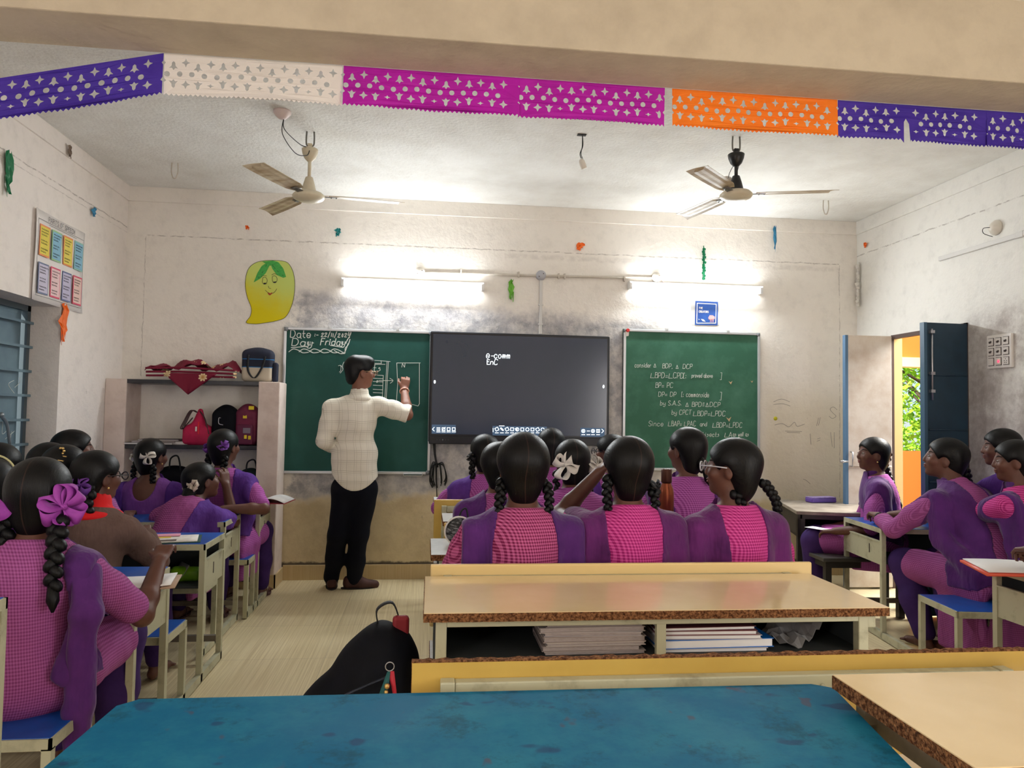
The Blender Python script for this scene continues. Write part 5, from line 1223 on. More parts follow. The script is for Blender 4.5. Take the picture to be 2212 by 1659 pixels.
# ------------------------------------------------------------------ ceiling fans
CRM = mat('fan_cream', (214, 204, 178), .35, col2=(190, 172, 138), scale=6, mix=(.4, .8)); FBL = mat('fan_black', (22, 22, 22), .4); BLD = mat('fan_blade_dusty', (216, 202, 172), .45, col2=(150, 118, 80), scale=7, stretch=(1, 3, 1), mix=(.3, .75)); GLV = mat('hook_steel', (120, 118, 112), .5, .6)
def fan(x, y, zm_, top, th0, mb_, label):
    r_ = empty('ceiling_fan', (x, y, ZC), label, 'fan'); D = ZC-zm_
    b = MB(); b.tube(spline([(-.022, 0, .0), (-.024, 0, -.05), (-.02, 0, -.085), (0, 0, -.09), (.02, 0, -.085), (.024, 0, -.05), (.022, 0, 0)], 4), .005, 8); b.build('hook', GLV, r_)
    b = MB(); b.box((-.014, -.012, -.115), (.014, .012, -.075), bev=.003); b.lathe([(.046, -.108), (.05, -.112), (.046, -.135), (.034, -.165), (.016, -.185), (.012, -.187)], n=24); b.build('canopy', mb_, r_)
    b = MB(); b.tube([(0, 0, -.09), (0, 0, -D+.1)], .0105, 12); b.build('down_rod', mb_, r_)
    b = MB(); b.lathe([(.012, -D+.125), (.022, -D+.12), (.034, -D+.08), (.046, -D+.03), (.052, -D+.022)], n=28); b.build('motor_cover', mb_, r_)
    b = MB(); b.lathe([(.05, -D+.026), (.082, -D+.022), (.096, -D+.008), (.098, -D-.0), (.09, -D-.012), (.06, -D-.026), (.03, -D-.032), (.004, -D-.033)], n=32); b.build('motor_housing', CRM, r_)
    for k in range(3):
        a = math.radians(th0+120*k); M = Matrix.Rotation(a, 4, 'Z') @ Matrix.Translation((0, 0, -D+.012)) @ Matrix.Rotation(.16, 4, 'X')
        b = MB(); rows = []
        for i in range(16):
            t = i/15; r0 = .12+.46*t; w0, w1 = -.045-.012*math.sin(t*2), .058+.0*t
            if t < .12: w0 *= .65+3*t; w1 *= .65+3*t
            e0 = 0; 
            if i == 15: e0 = -.045
            rows.append([M @ Vector((r0+(e0*(j/6)), w0+(w1-w0)*j/6, .006*math.sin(math.pi*j/6)-.004*(1 if j in (2, 3, 4) and 1 < i < 14 else 0))) for j in range(7)])
        b.sheet(rows, th=.0022, sm=False); bl_ = b.build('blade', BLD, r_)
        b = MB(); b.sheet([[M @ Vector((x_, w_, -.004)) for w_ in (-.018, 0, .018)] for x_ in (.075, .1, .13, .17)], th=.003)
        for x_, y_ in ((.135, -.012), (.135, .012), (.165, 0)): b.ball(M @ Vector((x_, y_, -.006)), .005, 0, 1)
        b.build('blade_bracket', GLV, bl_)
    return r_
f1 = fan(-.745, 4.55, 2.615, ZC, 8, CRM, 'cream ceiling fan hanging on the side of the mango drawing')
f2 = fan(1.837, 4.218, 2.655, ZC, -15, FBL, 'ceiling fan with a black rod and canopy nearer the door')
b = MB()
b.tube(spline([(-.105, -.29, -.045), (-.1, -.27, -.1), (-.04, -.1, -.12), (.0, -.01, -.1), (.03, .0, -.1), (.032, 0, -.125)], 8), .0026, 6); b.tube(spline([(-.105, -.29, -.045), (-.11, -.28, -.13), (-.06, -.15, -.19), (-.01, -.06, -.17), (.005, -.05, -.135)], 8), .0026, 6); b.build('wire', mat('cable_black', (14, 18, 20), .5), f1)
rose((-.858, 4.259, ZC), (0, 0, -1), mat('rose_pinkish', (226, 208, 206), .35), 'round ceiling rose feeding the cream fan')
b = MB(); b.lathe([(.034, 0), (.034, .012), (.02, .02), (.01, .022)], c=(-.03, .06, -.26), M=Matrix.Rotation(1.2, 3, 'X'), n=18); b.build('regulator_plate', JW, f2)
b = MB(); b.tube(spline([(-.015, .01, -.18), (-.03, .03, -.22), (-.028, .055, -.255)], 5), .002, 6); b.tube([(.02, .01, -.18), (.012, .015, -.22)], .002, 6); b.build('wire', mat('cable_black', (14, 18, 20), .5), f2)
# bare hanging bulb holder and ceiling hooks
p = Vector((.906, 4.328, ZC)); r_ = empty('lamp_holder', p, 'small white lamp holder hanging on its wire between the two fans', 'light fitting')
b = MB(); b.tube(spline([(0, 0, 0), (.004, 0, -.07), (-.012, 0, -.12), (-.004, 0, -.15)], 6), .0028, 6); b.tube(spline([(0, 0, 0), (.0, 0, -.07), (-.006, 0, -.12), (.006, 0, -.155)], 6), .002, 6); b.box((-.03, -.01, -.006), (.025, .02, 0), bev=.002); b.build('wire', mat('cable_black', (14, 18, 20), .5), r_)
b = MB(); b.lathe([(.012, .03), (.018, .02), (.02, -.01), (.018, -.028), (.01, -.03)], c=(.004, 0, -.185), M=Matrix.Rotation(-.35, 3, 'Y'), n=16); b.build('socket', JW, r_)
for i, (px, py) in enumerate(((378, 352), (1784, 433))):
    p = at(px, py, Z=ZC); b = MB(); b.tube(spline([(-.02, 0, 0), (-.022, 0, -.06), (-.012, 0, -.1), (.0, 0, -.11), (.012, 0, -.1), (.022, 0, -.06), (.02, 0, 0)], 4), .004, 8)
    o = b.build('ceiling_hook', PVC); o.location = p; tag(o, ('empty painted fan hook in the ceiling near the left wall', 'empty painted fan hook in the ceiling near the right wall')[i], 'hook')

# ------------------------------------------------------------------ steel school desks (desk and bench on one floor rail)
STL = mat('desk_steel_cream', (186, 184, 156), .5, .15, col2=(126, 118, 96), scale=9, mix=(.52, .8), detail=6); STL2 = mat('desk_steel_dark', (120, 112, 100), .6, .1, col2=(84, 76, 68), scale=8, mix=(.4, .75))
DBLU = mat('desk_laminate_blue', (4, 84, 178), .38, spec=.5, col2=(2, 66, 150), scale=4)
DARKP = mat('desk_tray_dark', (46, 50, 50), .7)
def desk(label, x0, x1, yn, yf, zt_, bench=None, group=None, mt=DBLU, steel=STL, ang=0.0, slot=1, seatz=.37, shelf=True, ends=(True, True)):
    """x0..x1 along the row, yn near edge (pupil side), yf far edge; bench = (near y, far y)"""
    r_ = empty('school_desk', (x0 if slot > 0 else x1, yn, 0), label, 'desk', ang, group); ox, oy = r_.location.x, yn
    def loc(b, a, c, **k): b.box((a[0]-ox, a[1]-oy, a[2]), (c[0]-ox, c[1]-oy, c[2]), **k)
    t = .026
    b = MB(); loc(b, (x0+.006, yn+.006, zt_-.014), (x1-.006, yf-.006, zt_), bev=.002); b.build('desktop', mt, r_)
    b = MB(); loc(b, (x0, yn, zt_-.03), (x1, yn+.008, zt_-.002)); loc(b, (x0, yf-.008, zt_-.03), (x1, yf, zt_-.002)); loc(b, (x0, yn, zt_-.03), (x0+.008, yf, zt_-.002)); loc(b, (x1-.008, yn, zt_-.03), (x1, yf, zt_-.002)); b.build('top_frame', steel, r_)
    for xx in (x0, x1-t):
        for yy in (yn, yf-t):
            b = MB(); loc(b, (xx, yy, 0.004), (xx+t, yy+t, zt_-.03)); b.build('leg', steel, r_)
    for xx in (x0+.004, x1-.012):
        b = MB(); loc(b, (xx, yn+t, zt_-.22), (xx+.008, yf-t, zt_-.085)); loc(b, (xx-.004, yn+t, zt_-.088), (xx+.012, yf-t, zt_-.08)); b.build('side_panel', steel, r_)
        b = MB(); loc(b, (xx-.002, yn+.16, zt_-.17), (xx+.01, yn+.168, zt_-.115)); b.build('slot', SG, r_)
    b = MB(); loc(b, (x0+t, yn+.02, zt_-.215), (x1-t, yf-.004, zt_-.205)); loc(b, (x0+t, yf-.02, zt_-.215), (x1-t, yf-.012, zt_-.03)); b.build('book_tray', DARKP, r_)
    yr0, yr1 = (bench[0], yf) if bench else (yn, yf)
    for xx in (x0, x1-t): b = MB(); loc(b, (xx, yr0+.002, .006), (xx+t, yr1-.002, .045)); b.build('floor_rail', steel, r_)
    b = MB(); loc(b, (x0+t, yf-t, .1), (x1-t, yf, .13)); b.build('foot_rail', STL2, r_)
    if bench:
        b0, b1 = bench
        b = MB(); loc(b, (x0+.006, b0+.006, seatz-.012), (x1-.006, b1-.006, seatz), bev=.002); b.build('seat', mt, r_)
        b = MB(); loc(b, (x0, b0, seatz-.034), (x1, b0+.008, seatz-.002)); loc(b, (x0, b1-.008, seatz-.034), (x1, b1, seatz-.002)); loc(b, (x0, b0, seatz-.034), (x0+.008, b1, seatz-.002)); loc(b, (x1-.008, b0, seatz-.034), (x1, b1, seatz-.002)); b.build('seat_frame', steel, r_)
        for xx in (x0, x1-t):
            for yy in (b0, b1-t): b = MB(); loc(b, (xx, yy, .01), (xx+t, yy+t, seatz-.03)); b.build('leg', steel, r_)
    return r_
GRP_L = 'blue-topped steel desks along the left wall'
desk('nearest blue steel desk on the window side, under the girl with the magenta bow', -2.25, -1.03, 2.82, 3.18, .66, (2.24, 2.5), GRP_L)
desk('blue steel desk with the open papers, in front of the girl in brown', -2.25, -1.04, 3.69, 4.05, .66, (3.19, 3.46), GRP_L)
desk('blue steel desk the girl with cream ribbon flowers leans on', -2.25, -1.14, 4.42, 4.78, .66, (4.07, 4.31), GRP_L)
desk('front steel desk by the masonry shelf with the open notebook', -2.25, -1.09, 5.08, 5.42, .665, (4.80, 4.99), GRP_L)
desk('steel desk cut off by the lower left corner of the photograph', -2.25, -1.036, 1.62, 2.0, .825, None, None)
GRP_R = 'blue-topped steel desks on the door side'
desk('blue steel desk the girl in the long-sleeved kurta leans on', 2.72, 3.56, 4.14, 4.66, .66, (3.38, 3.74), GRP_R, slot=1, ang=-.13)
desk('blue steel desk under the white notebook, nearest on the door side', 2.54, 3.56, 2.62, 3.06, .66, (2.1, 2.4), GRP_R, slot=1)

# dark wooden table and stool by the door
DWD = mat('table_dark_wood', (44, 40, 38), .55, col2=(30, 27, 26), scale=6); DWT = mat('table_top_worn', (150, 140, 128), .5, col2=(100, 90, 80), scale=7, mix=(.35, .75))
tb = empty('wooden_table', (2.64, 4.99, 0), 'dark wooden table with a worn grey top standing by the wall near the door', 'table', -.28)
b = MB(); b.box((-.01, -.01, .63), (.75, .74, .655), bev=.004); b.build('table_top', DWT, tb)
b = MB(); b.box((0, 0, .47), (.018, .73, .63)); b.box((.722, 0, .47), (.74, .73, .63)); b.box((0, .712, .47), (.74, .73, .63)); b.box((0, 0, .47), (.74, .73, .485)); b.box((0.03, 0, .6), (.72, .018, .63)); b.build('apron_box', DWD, tb)
for x_ in (0, .69):
    for y_ in (0, .68): b = MB(); b.box((x_, y_, 0), (x_+.05, y_+.05, .6)); b.build('leg', DWD, tb)
st = empty('wooden_bench', (2.66, 4.72, 0), 'small dark wooden bench under the girl in front of the dark table', 'bench', -.05)
b = MB(); b.box((-.05, -.14, .375), (.55, .14, .4), bev=.004); b.build('seat', mat('bench_worn', (62, 60, 58), .4), st)
b = MB(); b.box((-.02, -.11, .33), (.52, .11, .375)); b.build('apron', DWD, st)
for x_ in (-.02, .48):
    for y_ in (-.11, .07): b = MB(); b.box((x_, y_, 0), (x_+.04, y_+.04, .34)); b.build('leg', DWD, st)

# ------------------------------------------------------------------ wooden-topped desks of the middle column
LAM = mat('laminate_cream', (238, 212, 164), .12, spec=.5, col2=(230, 202, 152), scale=3); LAMG = mat('laminate_grey', (206, 208, 206), .3, col2=(190, 192, 190), scale=40)
PB = mat('particle_board', (160, 112, 74), .9, col2=(78, 46, 28), scale=110, mix=(.35, .62), detail=3, bump=1.0, bscale=160, spec=.1)
OCH = mat('backrest_ochre', (206, 172, 86), .35, spec=.5, col2=(196, 160, 78), scale=4)
def topboard(name, a, c, parent, lam=LAM, th=.022):
    (x0, y0, z0), (x1, y1, z1) = a, c
    b = MB(); b.box((x0+.001, y0+.001, z1-.0015), (x1-.001, y1-.001, z1+.0008), 0)
    n = 160; rr = random.Random(5)     # chipped chipboard edge
    ring = []
    for k in range(n): t = k/n; ring.append((x0+(x1-x0)*t, y0+rr.uniform(-.0018, .0012)))
    for k in range(40): t = k/40; ring.append((x1+rr.uniform(-.001, .0015), y0+(y1-y0)*t))
    for k in range(60): t = k/60; ring.append((x1+(x0-x1)*t, y1))
    for k in range(40): t = k/40; ring.append((x0+rr.uniform(-.0015, .001), y1+(y0-y1)*t))
    b.prism([(x, y, z1-.0012) for x, y in ring], (0, 0, -(z1-z0)), 1)
    o = b.build(name, [lam, PB], parent); return o
def wood_desk(label, x0, x1, yn, yf, zt_, group, lam=LAM, bench=None, plank=None, rz=0.0, centre=True, plankmat=OCH, pth=.018, chip=False):
    r_ = empty('wooden_top_desk', (x0, yn, 0), label, 'desk', rz, group); W_ = x1-x0; Dp = yf-yn
    topboard('desktop', (0, 0, zt_-.024), (W_, Dp, zt_), r_, lam)
    t = .032; xi, xo = .035, W_-.05
    for xx in (xi, xo-t):
        for yy in (.03, Dp-.06): b = MB(); b.box((xx, yy, .004), (xx+t, yy+t, zt_-.024), bev=.003); b.build('leg', STL, r_)
    b = MB(); b.box((xi+t, .03, zt_-.048), (xo-t, .03+t, zt_-.0245), bev=.002); b.box((xi+t, .03, zt_-.17), (xo-t, .03+t, zt_-.15)); b.box((xi+t, Dp-.06, zt_-.06), (xo-t, Dp-.03, zt_-.025)); b.box((xo, .04, zt_-.07), (xo+.03, .07, zt_-.026), bev=.003); b.build('frame', STL, r_)
    b = MB(); b.box((xi+.005, .035, zt_-.15), (xo-.005, Dp-.04, zt_-.142)); b.box((xi+.005, Dp-.066, zt_-.15), (xo-.005, Dp-.06, zt_-.03)); b.box((xi-.004, .06, zt_-.2), (xi+.002, Dp-.06, zt_-.03)); b.box((xo-.002, .06, zt_-.2), (xo+.004, Dp-.06, zt_-.03)); b.build('book_tray', DARKP, r_)
    if centre: b = MB(); b.box((W_*.49, .032, zt_-.152), (W_*.51, .052, zt_-.045)); b.build('divider', STL, r_)
    if bench:
        (b0, b1), pb, pz0, pz1, zs = bench      # seat y range, backrest plane y, backrest z range, seat height; y is relative
        topboard('seat', (.0, b0, zs-.022), (W_, b1, zs), r_, lam)
        b = MB(); P = lambda x, y, z: (x, y, z)
        if chip:
            n = 120; rr = random.Random(9); a = [(-.02+(W_+.04)*k/n, pz1+rr.uniform(-.0025, .0015)) for k in range(n+1)]
            b.prism([(x, pb, z) for x, z in a]+[(W_+.02, pb, pz0), (-.02, pb, pz0)], (0, pth, 0), 1); b.box((-.019, pb-.0012, pz0), (W_+.019, pb, pz1-.004), 0)
        else: b.box((-.005, pb, pz0), (W_+.012, pb+pth, pz1), 0, bev=.006)
        b.build('backrest', [plankmat, PB], r_)
        for xx in (.06, W_-.09):
            xx -= .02; b = MB(); b.box((xx, pb-.034, .01), (xx+.03, pb-.002, pz1-.034), bev=.003); b.box((xx, b1-.06, .01), (xx+.03, b1-.03, zs-.022)); b.build('leg', STL, r_)
        b = MB(); b.box((.07, pb-.03, pz1-.072), (W_-.11, pb-.002, pz1-.036), bev=.003)
        for k in (.12, .38, .62, .88): b.ball((W_*k, pb-.031, pz1-.06), .006, 0, 1)
        b.build('backrest_rail', STL, r_)
        for xx in (.06, W_-.09): b = MB(); b.box((xx, pb-.03, .008), (xx+.03, Dp-.03, .04)); b.build('floor_rail', STL, r_)
    return r_
GRP_C = 'cream-topped wooden desks of the middle column'
# unit behind the three girls (empty): its bench back is the wide ochre plank
wood_desk('empty cream wooden desk with books stored under its chipped top', .003, 1.40, 2.10, 2.575, .74, GRP_C, bench=((-.42, -.16), -.535, .56, .785, .42), chip=True, rz=-.006)
# unit of the three girls: desk ahead of them, backrest plank just beyond the empty desk
wood_desk('grey-topped wooden desk the three back-row girls sit at', .03, 1.42, 3.10, 3.50, .715, GRP_C, lam=LAMG, bench=((-.43, -.12), -.5, .56, .775, .40), centre=False, plankmat=mat('backrest_cream', (226, 196, 134), .4, spec=.5))
wood_desk('wooden desk of the girl with the white bow and her neighbours', .10, 1.50, 4.02, 4.36, .72, GRP_C, lam=LAMG, bench=((-.36, -.1), -.43, .56, .775, .40), centre=False)
wood_desk('front wooden desk of the middle column nearest the screen', .06, 1.46, 4.86, 5.2, .72, GRP_C, lam=LAMG, bench=((-.36, -.1), -.42, .56, .79, .40), centre=False)
# desks in front of the camera
STAIN = mat('laminate_blue_stained', (8, 104, 148), .6, spec=.06); g = NG(STAIN); o = g.obj()
c = g.mixc(g.step(g.noise(o, 3.2, 6, .75), .36, .72), lin((12, 98, 136)), lin((36, 120, 146)))
c = g.mixc(g.math('MULTIPLY', g.step(g.noise(o, 7, 6, .8), .5, .68), .55), c, lin((14, 54, 72)))
c = g.mixc(g.math('MULTIPLY', g.step(g.noise(g.mapped(o, (1, 1.6, 1)), 9.5, 2, .5), .65, .7), .5), c, lin((36, 30, 84)))
c = g.mixc(g.math('MULTIPLY', g.step(g.noise(g.mapped(o, (1.7, 1, 1)), 11, 2, .5), .69, .74), .5), c, lin((96, 60, 66)))
g.l.new(c, g.b.inputs['Base Color']); g.l.new(g.math('ADD', .5, g.math('MULTIPLY', g.noise(o, 5, 4), .25)), g.b.inputs['Roughness'])
nd = empty('school_desk', (-.56, 1.0, 0), 'stained sky-blue desktop right in front of the camera', 'desk')
b = MB(); b.prism([(0.03, .49, .736), (.0, .46, .736), (-.02, -.0, .736), (.02, -.04, .736), (1.31, -.04, .736), (1.405, .45, .736), (1.37, .475, .736)], (0, 0, .014)); b.build('desktop', STAIN, nd)
b = MB(); b.box((.03, .0, .70), (1.34, .03, .735)); b.box((.03, .42, .70), (1.34, .45, .735)); b.box((.03, .0, .70), (.06, .45, .735)); b.build('frame', STL2, nd)
for x_, y_ in ((.03, .42), (1.3, .42), (.03, 0), (1.3, 0)): b = MB(); b.box((x_, y_, 0), (x_+.03, y_+.03, .70)); b.build('leg', STL2, nd)
yd = empty('wooden_top_desk', (.80, 1.0, 0), 'cream wooden desk with a thick chipped edge beside the blue desktop', 'desk', -.012, GRP_C)
topboard('desktop', (0, 0, .775), (.9, .385, .80), yd)
b = MB(); b.box((.065, .01, .70), (.09, .37, .774)); b.box((.04, .34, .72), (.86, .37, .774)); b.box((.04, .01, .74), (.86, .04, .774)); b.build('frame', STL2, yd)
for x_, y_ in ((.065, .34), (.84, .34), (.065, .01), (.84, .01)): b = MB(); b.box((x_, y_, 0), (x_+.03, y_+.03, .72)); b.build('leg', STL2, yd)
# ------------------------------------------------------------------ the pupils
P_ = person
KIDS = {}
bR = lambda c, sx=.092, y=-.06, z=-.02: [((sx, y, z), c, 5), ((-sx, y, z), c, 4)]
# window side
P_('girl in pink checks with a big magenta ribbon flower, nearest on the window side', 92, 990, 2.55, face=-.05, lean=.13, seat=.365, kurta=KA, dup=DUP, sc=1.03, h=.0065,
   rh=('w', -.965, 2.86, .745), rhint=(.4, -.1, -1), lh=('w', -1.35, 2.8, .735), sleeve=.8, head=(.05, 0, 0), wrinkle=.0022, curl=(.7, .9),
   braids={'paths': [[(.078, -.05, -.06), (.1, -.1, -.12), (.112, -.14, -.19), (.122, -.16, -.265)], [(-.075, -.05, -.05), (-.07, -.06, -.1), (-.06, -.07, -.15)]], 'r': .03}, ribbons=[((.1, -.07, -.035), RIB_M, 6), ((-.105, -.07, -.075), RIB_M, 3)], rsize=.062, panel=.135, dwid=.21, dflare=.02, hang=.1, legs=[(-.1, .42, 0), (.12, .36, 0)], seed=11)
P_('girl in a brown sweater with a red collar, spectacles and purple ribbon', 214, 975, 3.44, face=-.12, lean=.16, seat=.37, kurta=KBR, dup=None, sc=.98, h=.0075, head=(-.55, -.05, 0), features=True, glasses=SPECS, ear=True, sleeve=1.9,
   rh=('w', -1.33, 3.74, .70), lh=('w', -1.55, 3.76, .70), braids={'paths': [[(.07, -.06, -.05), (.075, -.08, -.12), (.09, -.06, -.19)]], 'r': .028}, ribbons=[((.055, -.1, -.04), RIB_P, 4)], rsize=.045, hairpart=False)
P_('girl with a gold clip in her hair, behind the magenta ribbon girl', 145, 962, 3.55, face=-.1, lean=.2, seat=.37, kurta=KE, dup=DUP, sc=.95, h=.009, head=(-.3, 0, 0), clipgold=True, hairpart=False, rh=('w', -1.6, 3.8, .72), lh=('w', -1.85, 3.8, .72), feet=False)
P_('dark-haired girl mostly hidden behind the girl with the gold clip', 112, 957, 3.72, face=-.1, lean=.3, seat=.37, kurta=KE, dup=DUP, sc=.95, h=.01, head=(-.2, 0, 0), hairpart=False, feet=False, rh=('w', -1.85, 4.0, .7), lh=('w', -2.05, 4.0, .7), braids=None)
P_('girl in profile beside the left wall, looking toward the screen', 163, 929, 4.3, face=-.3, lean=.12, seat=.37, kurta=KE, dup=DUP, sc=1.0, h=.009, head=(-.8, .05, 0), features=True, hairpart=False, feet=False, braids='short_right')
P_('girl whose crown shows at the left edge under the shutters', 2, 958, 3.45, face=-.1, lean=.15, seat=.37, kurta=KE, dup=DUP, sc=.98, h=.01, feet=False, hairpart=False, braids=None)
P_('girl with a pale hairband at the left edge of the picture', -18, 990, 2.9, face=-.1, lean=.3, seat=.365, kurta=KE, dup=DUP, sc=1.0, h=.009, feet=False, hairpart=False, band=True, braids=None, lh=('w', -1.8, 3.05, .72), rh=('w', -1.5, 3.05, .72))
P_('girl in a violet tied-back kurta with white looped ribbons', 330, 948, 4.92, face=-.05, lean=.12, seat=.37, kurta=KF, dup=DUPV, dupside='both', collar=False, openback=True, panel=.13, sc=.98, h=.0075, head=(-.45, 0, 0), features=True, ear=True,
   braids={'paths': [[(.07, -.05, -.06), (.08, -.06, -.13), (.07, -.06, -.23)], [(-.075, -.05, -.04), (-.09, -.06, -.1), (-.085, -.06, -.16)]], 'r': .02}, ribbons=[((.06, -.09, .0), RIB_W, 3), ((-.09, -.06, .01), RIB_W, 4)], rsize=.045)
P_('girl leaning on her desk, long ponytail and cream ribbon flowers', 438, 999, 4.62, face=-.12, lean=.62, side=.22, seat=.37, kurta=KA, dup=DUPV, dupside='right', panel=.06, sc=1.0, h=.007, head=(-.75, .1, -.1), features=True, ear=False, hairpart=False,
   rh=('w', -1.23, 4.76, .84), rhint=(.25, .1, -1), lh=('w', -1.45, 4.75, .70), sleeve=.8, braids={'paths': [[(.03, -.085, -.04), (.045, -.12, -.1), (.02, -.15, -.2), (.0, -.17, -.3)]], 'r': .036, 'kind': 'tail'}, ribbons=[((.06, -.085, -.02), RIB_C, 9), ((-.085, -.06, -.03), RIB_C, 6)], rsize=.036, wrinkle=.002, collar=False, tail=.05, skirt=.12, sandals=True)
P_('girl with purple bows resting her arm on the desk behind her', 487, 927, 4.98, face=-.15, lean=.05, seat=.37, kurta=KD, dup=DUPV, sc=1.0, h=.0075, head=(-.35, .05, 0), features=True, hairpart=False,
   rh=('w', -1.22, 4.68, .70), rhint=(1, .0, -.35), sleeve=.85, braids={'paths': [[(.06, -.06, -.05), (.06, -.075, -.14), (.05, -.07, -.24)], [(-.075, -.05, -.05), (-.08, -.07, -.13), (-.07, -.07, -.2)]], 'r': .023}, ribbons=[((.065, -.085, .01), RIB_P, 5), ((-.09, -.07, -.01), RIB_P, 4)], rsize=.033, sandals=True, skirt=.14)
# middle column, back row
P_('girl with two braids in a rose checked kurta, at the aisle end of the row', 1130, 938, 2.86, face=0, lean=.06, seat=.40, kurta=KB, dup=DUP, sc=1.12, h=.0065, shoulder=.165, feet=False, ear=False, panel=.105,
   braids={'paths': [[(.078, -.03, -.05), (.088, -.05, -.12), (.075, -.06, -.19)], [(-.075, -.03, -.05), (-.085, -.05, -.13), (-.08, -.055, -.22)]], 'r': .018}, wrinkle=.0022, seed=3, fluff=.35)
P_('girl in a bright magenta checked kurta with one hand raised to her hair', 1355, 946, 2.9, face=.02, lean=.1, seat=.40, kurta=KC, dup=DUP2, sc=1.06, h=.0065, feet=False, head=(.1, 0, .04), panel=.095,
   lh=('w', .745, 3.12, 1.06), lhint=(-1, .5, -1), lhn=(-1, 0, .2), curl=(.5, .5), sleeve=.45, braids={'paths': [[(.08, -.03, -.06), (.1, -.05, -.12), (.09, -.06, -.16)], [(-.085, -.03, -.04), (-.095, -.05, -.11), (-.08, -.05, -.18)]], 'r': .02}, ribbons=[((.105, -.04, -.07), RIB_K, 3)], rsize=.035, seed=8, wrinkle=.0022, fluff=.5)
P_('girl with clear-rimmed spectacles and a long braid, turned to the left', 1580, 948, 2.92, face=.12, lean=.05, seat=.40, kurta=KC, dup=DUP2, sc=1.07, h=.0065, feet=False, head=(.85, .0, 0), features=True, glasses=SPECW, panel=.075, hairpart=False,
   sleeve=1.5, lh=('w', 1.12, 3.2, .76), rh=('w', 1.4, 3.2, .76), braids={'paths': [[(.035, -.11, -.05), (.1, -.15, -.13), (.16, -.15, -.24), (.2, -.15, -.36)], [(-.06, -.02, -.09), (-.04, -.06, -.15)]], 'r': .02}, seed=14, wrinkle=.0026)
# second row
P_('girl with loose frizzy hair half hidden behind the rose checked kurta', 1078, 957, 3.78, face=.05, lean=.12, seat=.40, kurta=KA, dup=DUP, sc=1.03, h=.008, feet=False, fluff=1.4, braids={'paths': [[(.0, -.1, -.05), (.0, -.11, -.14), (.0, -.11, -.2)]], 'r': .028}, lh=('w', .34, 4.16, .78), lhint=(-.6, -.1, -1), sleeve=.95)
P_('girl with a large white bow on the side of her head', 1236, 950, 3.8, face=0, lean=.25, seat=.40, kurta=KD, dup=DUPV, dupside='none', collar=False, sc=1.04, h=.008, feet=False, braids={'paths': [[(.08, -.03, -.06), (.085, -.05, -.12)], [(-.08, -.03, -.05), (-.085, -.04, -.12)]], 'r': .022}, ribbons=[((-.05, -.1, -.01), RIB_W, 4), ((.115, -.03, -.02), RIB_W, 6)], rsize=.062, shoulder=.165, seed=5)
P_('tall girl with centre-row seat before the proof chalkboard, cheek turned', 1482, 924, 3.82, face=.08, lean=.08, seat=.40, kurta=KD, dup=DUP, sc=1.04, h=.008, feet=False, head=(.45, 0, 0), features=True, dupside='both', panel=.1, hairpart=False, braids={'paths': [[(.0, -.1, -.05), (.01, -.12, -.12)]], 'r': .03})
# front row
P_('girl in the front row of the middle column with her elbow out to the aisle', 1048, 940, 4.66, face=.05, lean=.14, seat=.40, kurta=KD, dup=DUPV, sc=1.0, h=.0085, feet=False, sleeve=.95, lh=('w', .22, 4.98, .75), lhint=(-.9, -.2, -.6), braids='short', ribbons=bR(RIB_K), rsize=.03, fluff=.8)
P_('front-row girl whose crown shows before the screen toolbar', 1190, 925, 4.66, face=0, lean=.1, seat=.40, kurta=KD, dup=DUPV, sc=1.0, h=.0095, feet=False)
P_('front-row girl in spectacles looking left, under the screen corner', 1318, 940, 4.7, face=.1, lean=.14, seat=.40, kurta=KD, dup=DUPV, sc=1.0, h=.0085, feet=False, head=(.75, 0, 0), features=True, glasses=SPECS, fluff=.6, hairpart=False)
# door side
P_('girl seated sideways by the dark table with a braid down her back', 1884, 945, 4.72, face=1.0, lean=.12, seat=.40, kurta=KD, dup=DUP, sc=1.02, h=.0075, head=(.45, .02, 0), features=True, ear=True, hairpart=False, lh=('w', 2.74, 4.68, .56), rh=('w', 2.86, 4.95, .54), sleeve=.95, curl=(.7, .5),
   legs=[(-.1, .42, 0), (.08, .46, 0)], braids={'paths': [[(.03, -.1, -.06), (.04, -.13, -.13), (-.01, -.15, -.24), (-.04, -.16, -.31)]], 'r': .026}, ribbons=[((.05, -.12, -.01), RIB_K, 3)], rsize=.04, skirt=-.08, dupside='both', seed=21)
P_('girl in a long-sleeved mauve kurta leaning forward, hands clasped on the desk', 2040, 946, 3.98, face=.16, lean=.5, seat=.37, kurta=KA, dup=DUP, sc=1.08, h=.0065, head=(.85, .12, 0), features=True, ear=False, lh=('w', 2.78, 4.26, .715), rh=('w', 2.90, 4.34, .71), lhint=(-.7, -.2, -.7), sleeve=1.75, watch=True, curl=(.9, .9),
   braids={'paths': [[(.03, -.1, -.04), (.07, -.13, -.1), (.1, -.14, -.18)]], 'r': .024}, tail=.32, skirt=-.3, panel=.055, wrinkle=.0028, seed=31, hairpart=False, legs=[(-.16, .3, 0), (.1, .3, 0)])
P_('girl with dark hair at the wall, nearest the switchboard side, smiling', 2188, 951, 3.62, face=.3, lean=.22, seat=.37, kurta=KC, dup=DUP, sc=.99, shoulder=.145, h=.0075, head=(.75, -.08, 0), features=True, hairpart=False, rh=('w', 3.4, 4.2, .72), lh=('w', 3.1, 4.2, .72), dupside='left', panel=.1, dwid=.165, braids='short_right')
P_('girl peering forward at the wall, partly hidden by the smiling girl', 2160, 927, 3.98, face=.25, lean=.5, seat=.37, kurta=KD, dup=DUPV, sc=.98, shoulder=.14, h=.0085, head=(.8, -.05, 0), features=True, hairpart=False, feet=False, rh=('w', 3.45, 4.4, .72), lh=('w', 3.2, 4.4, .72), braids='short_right')
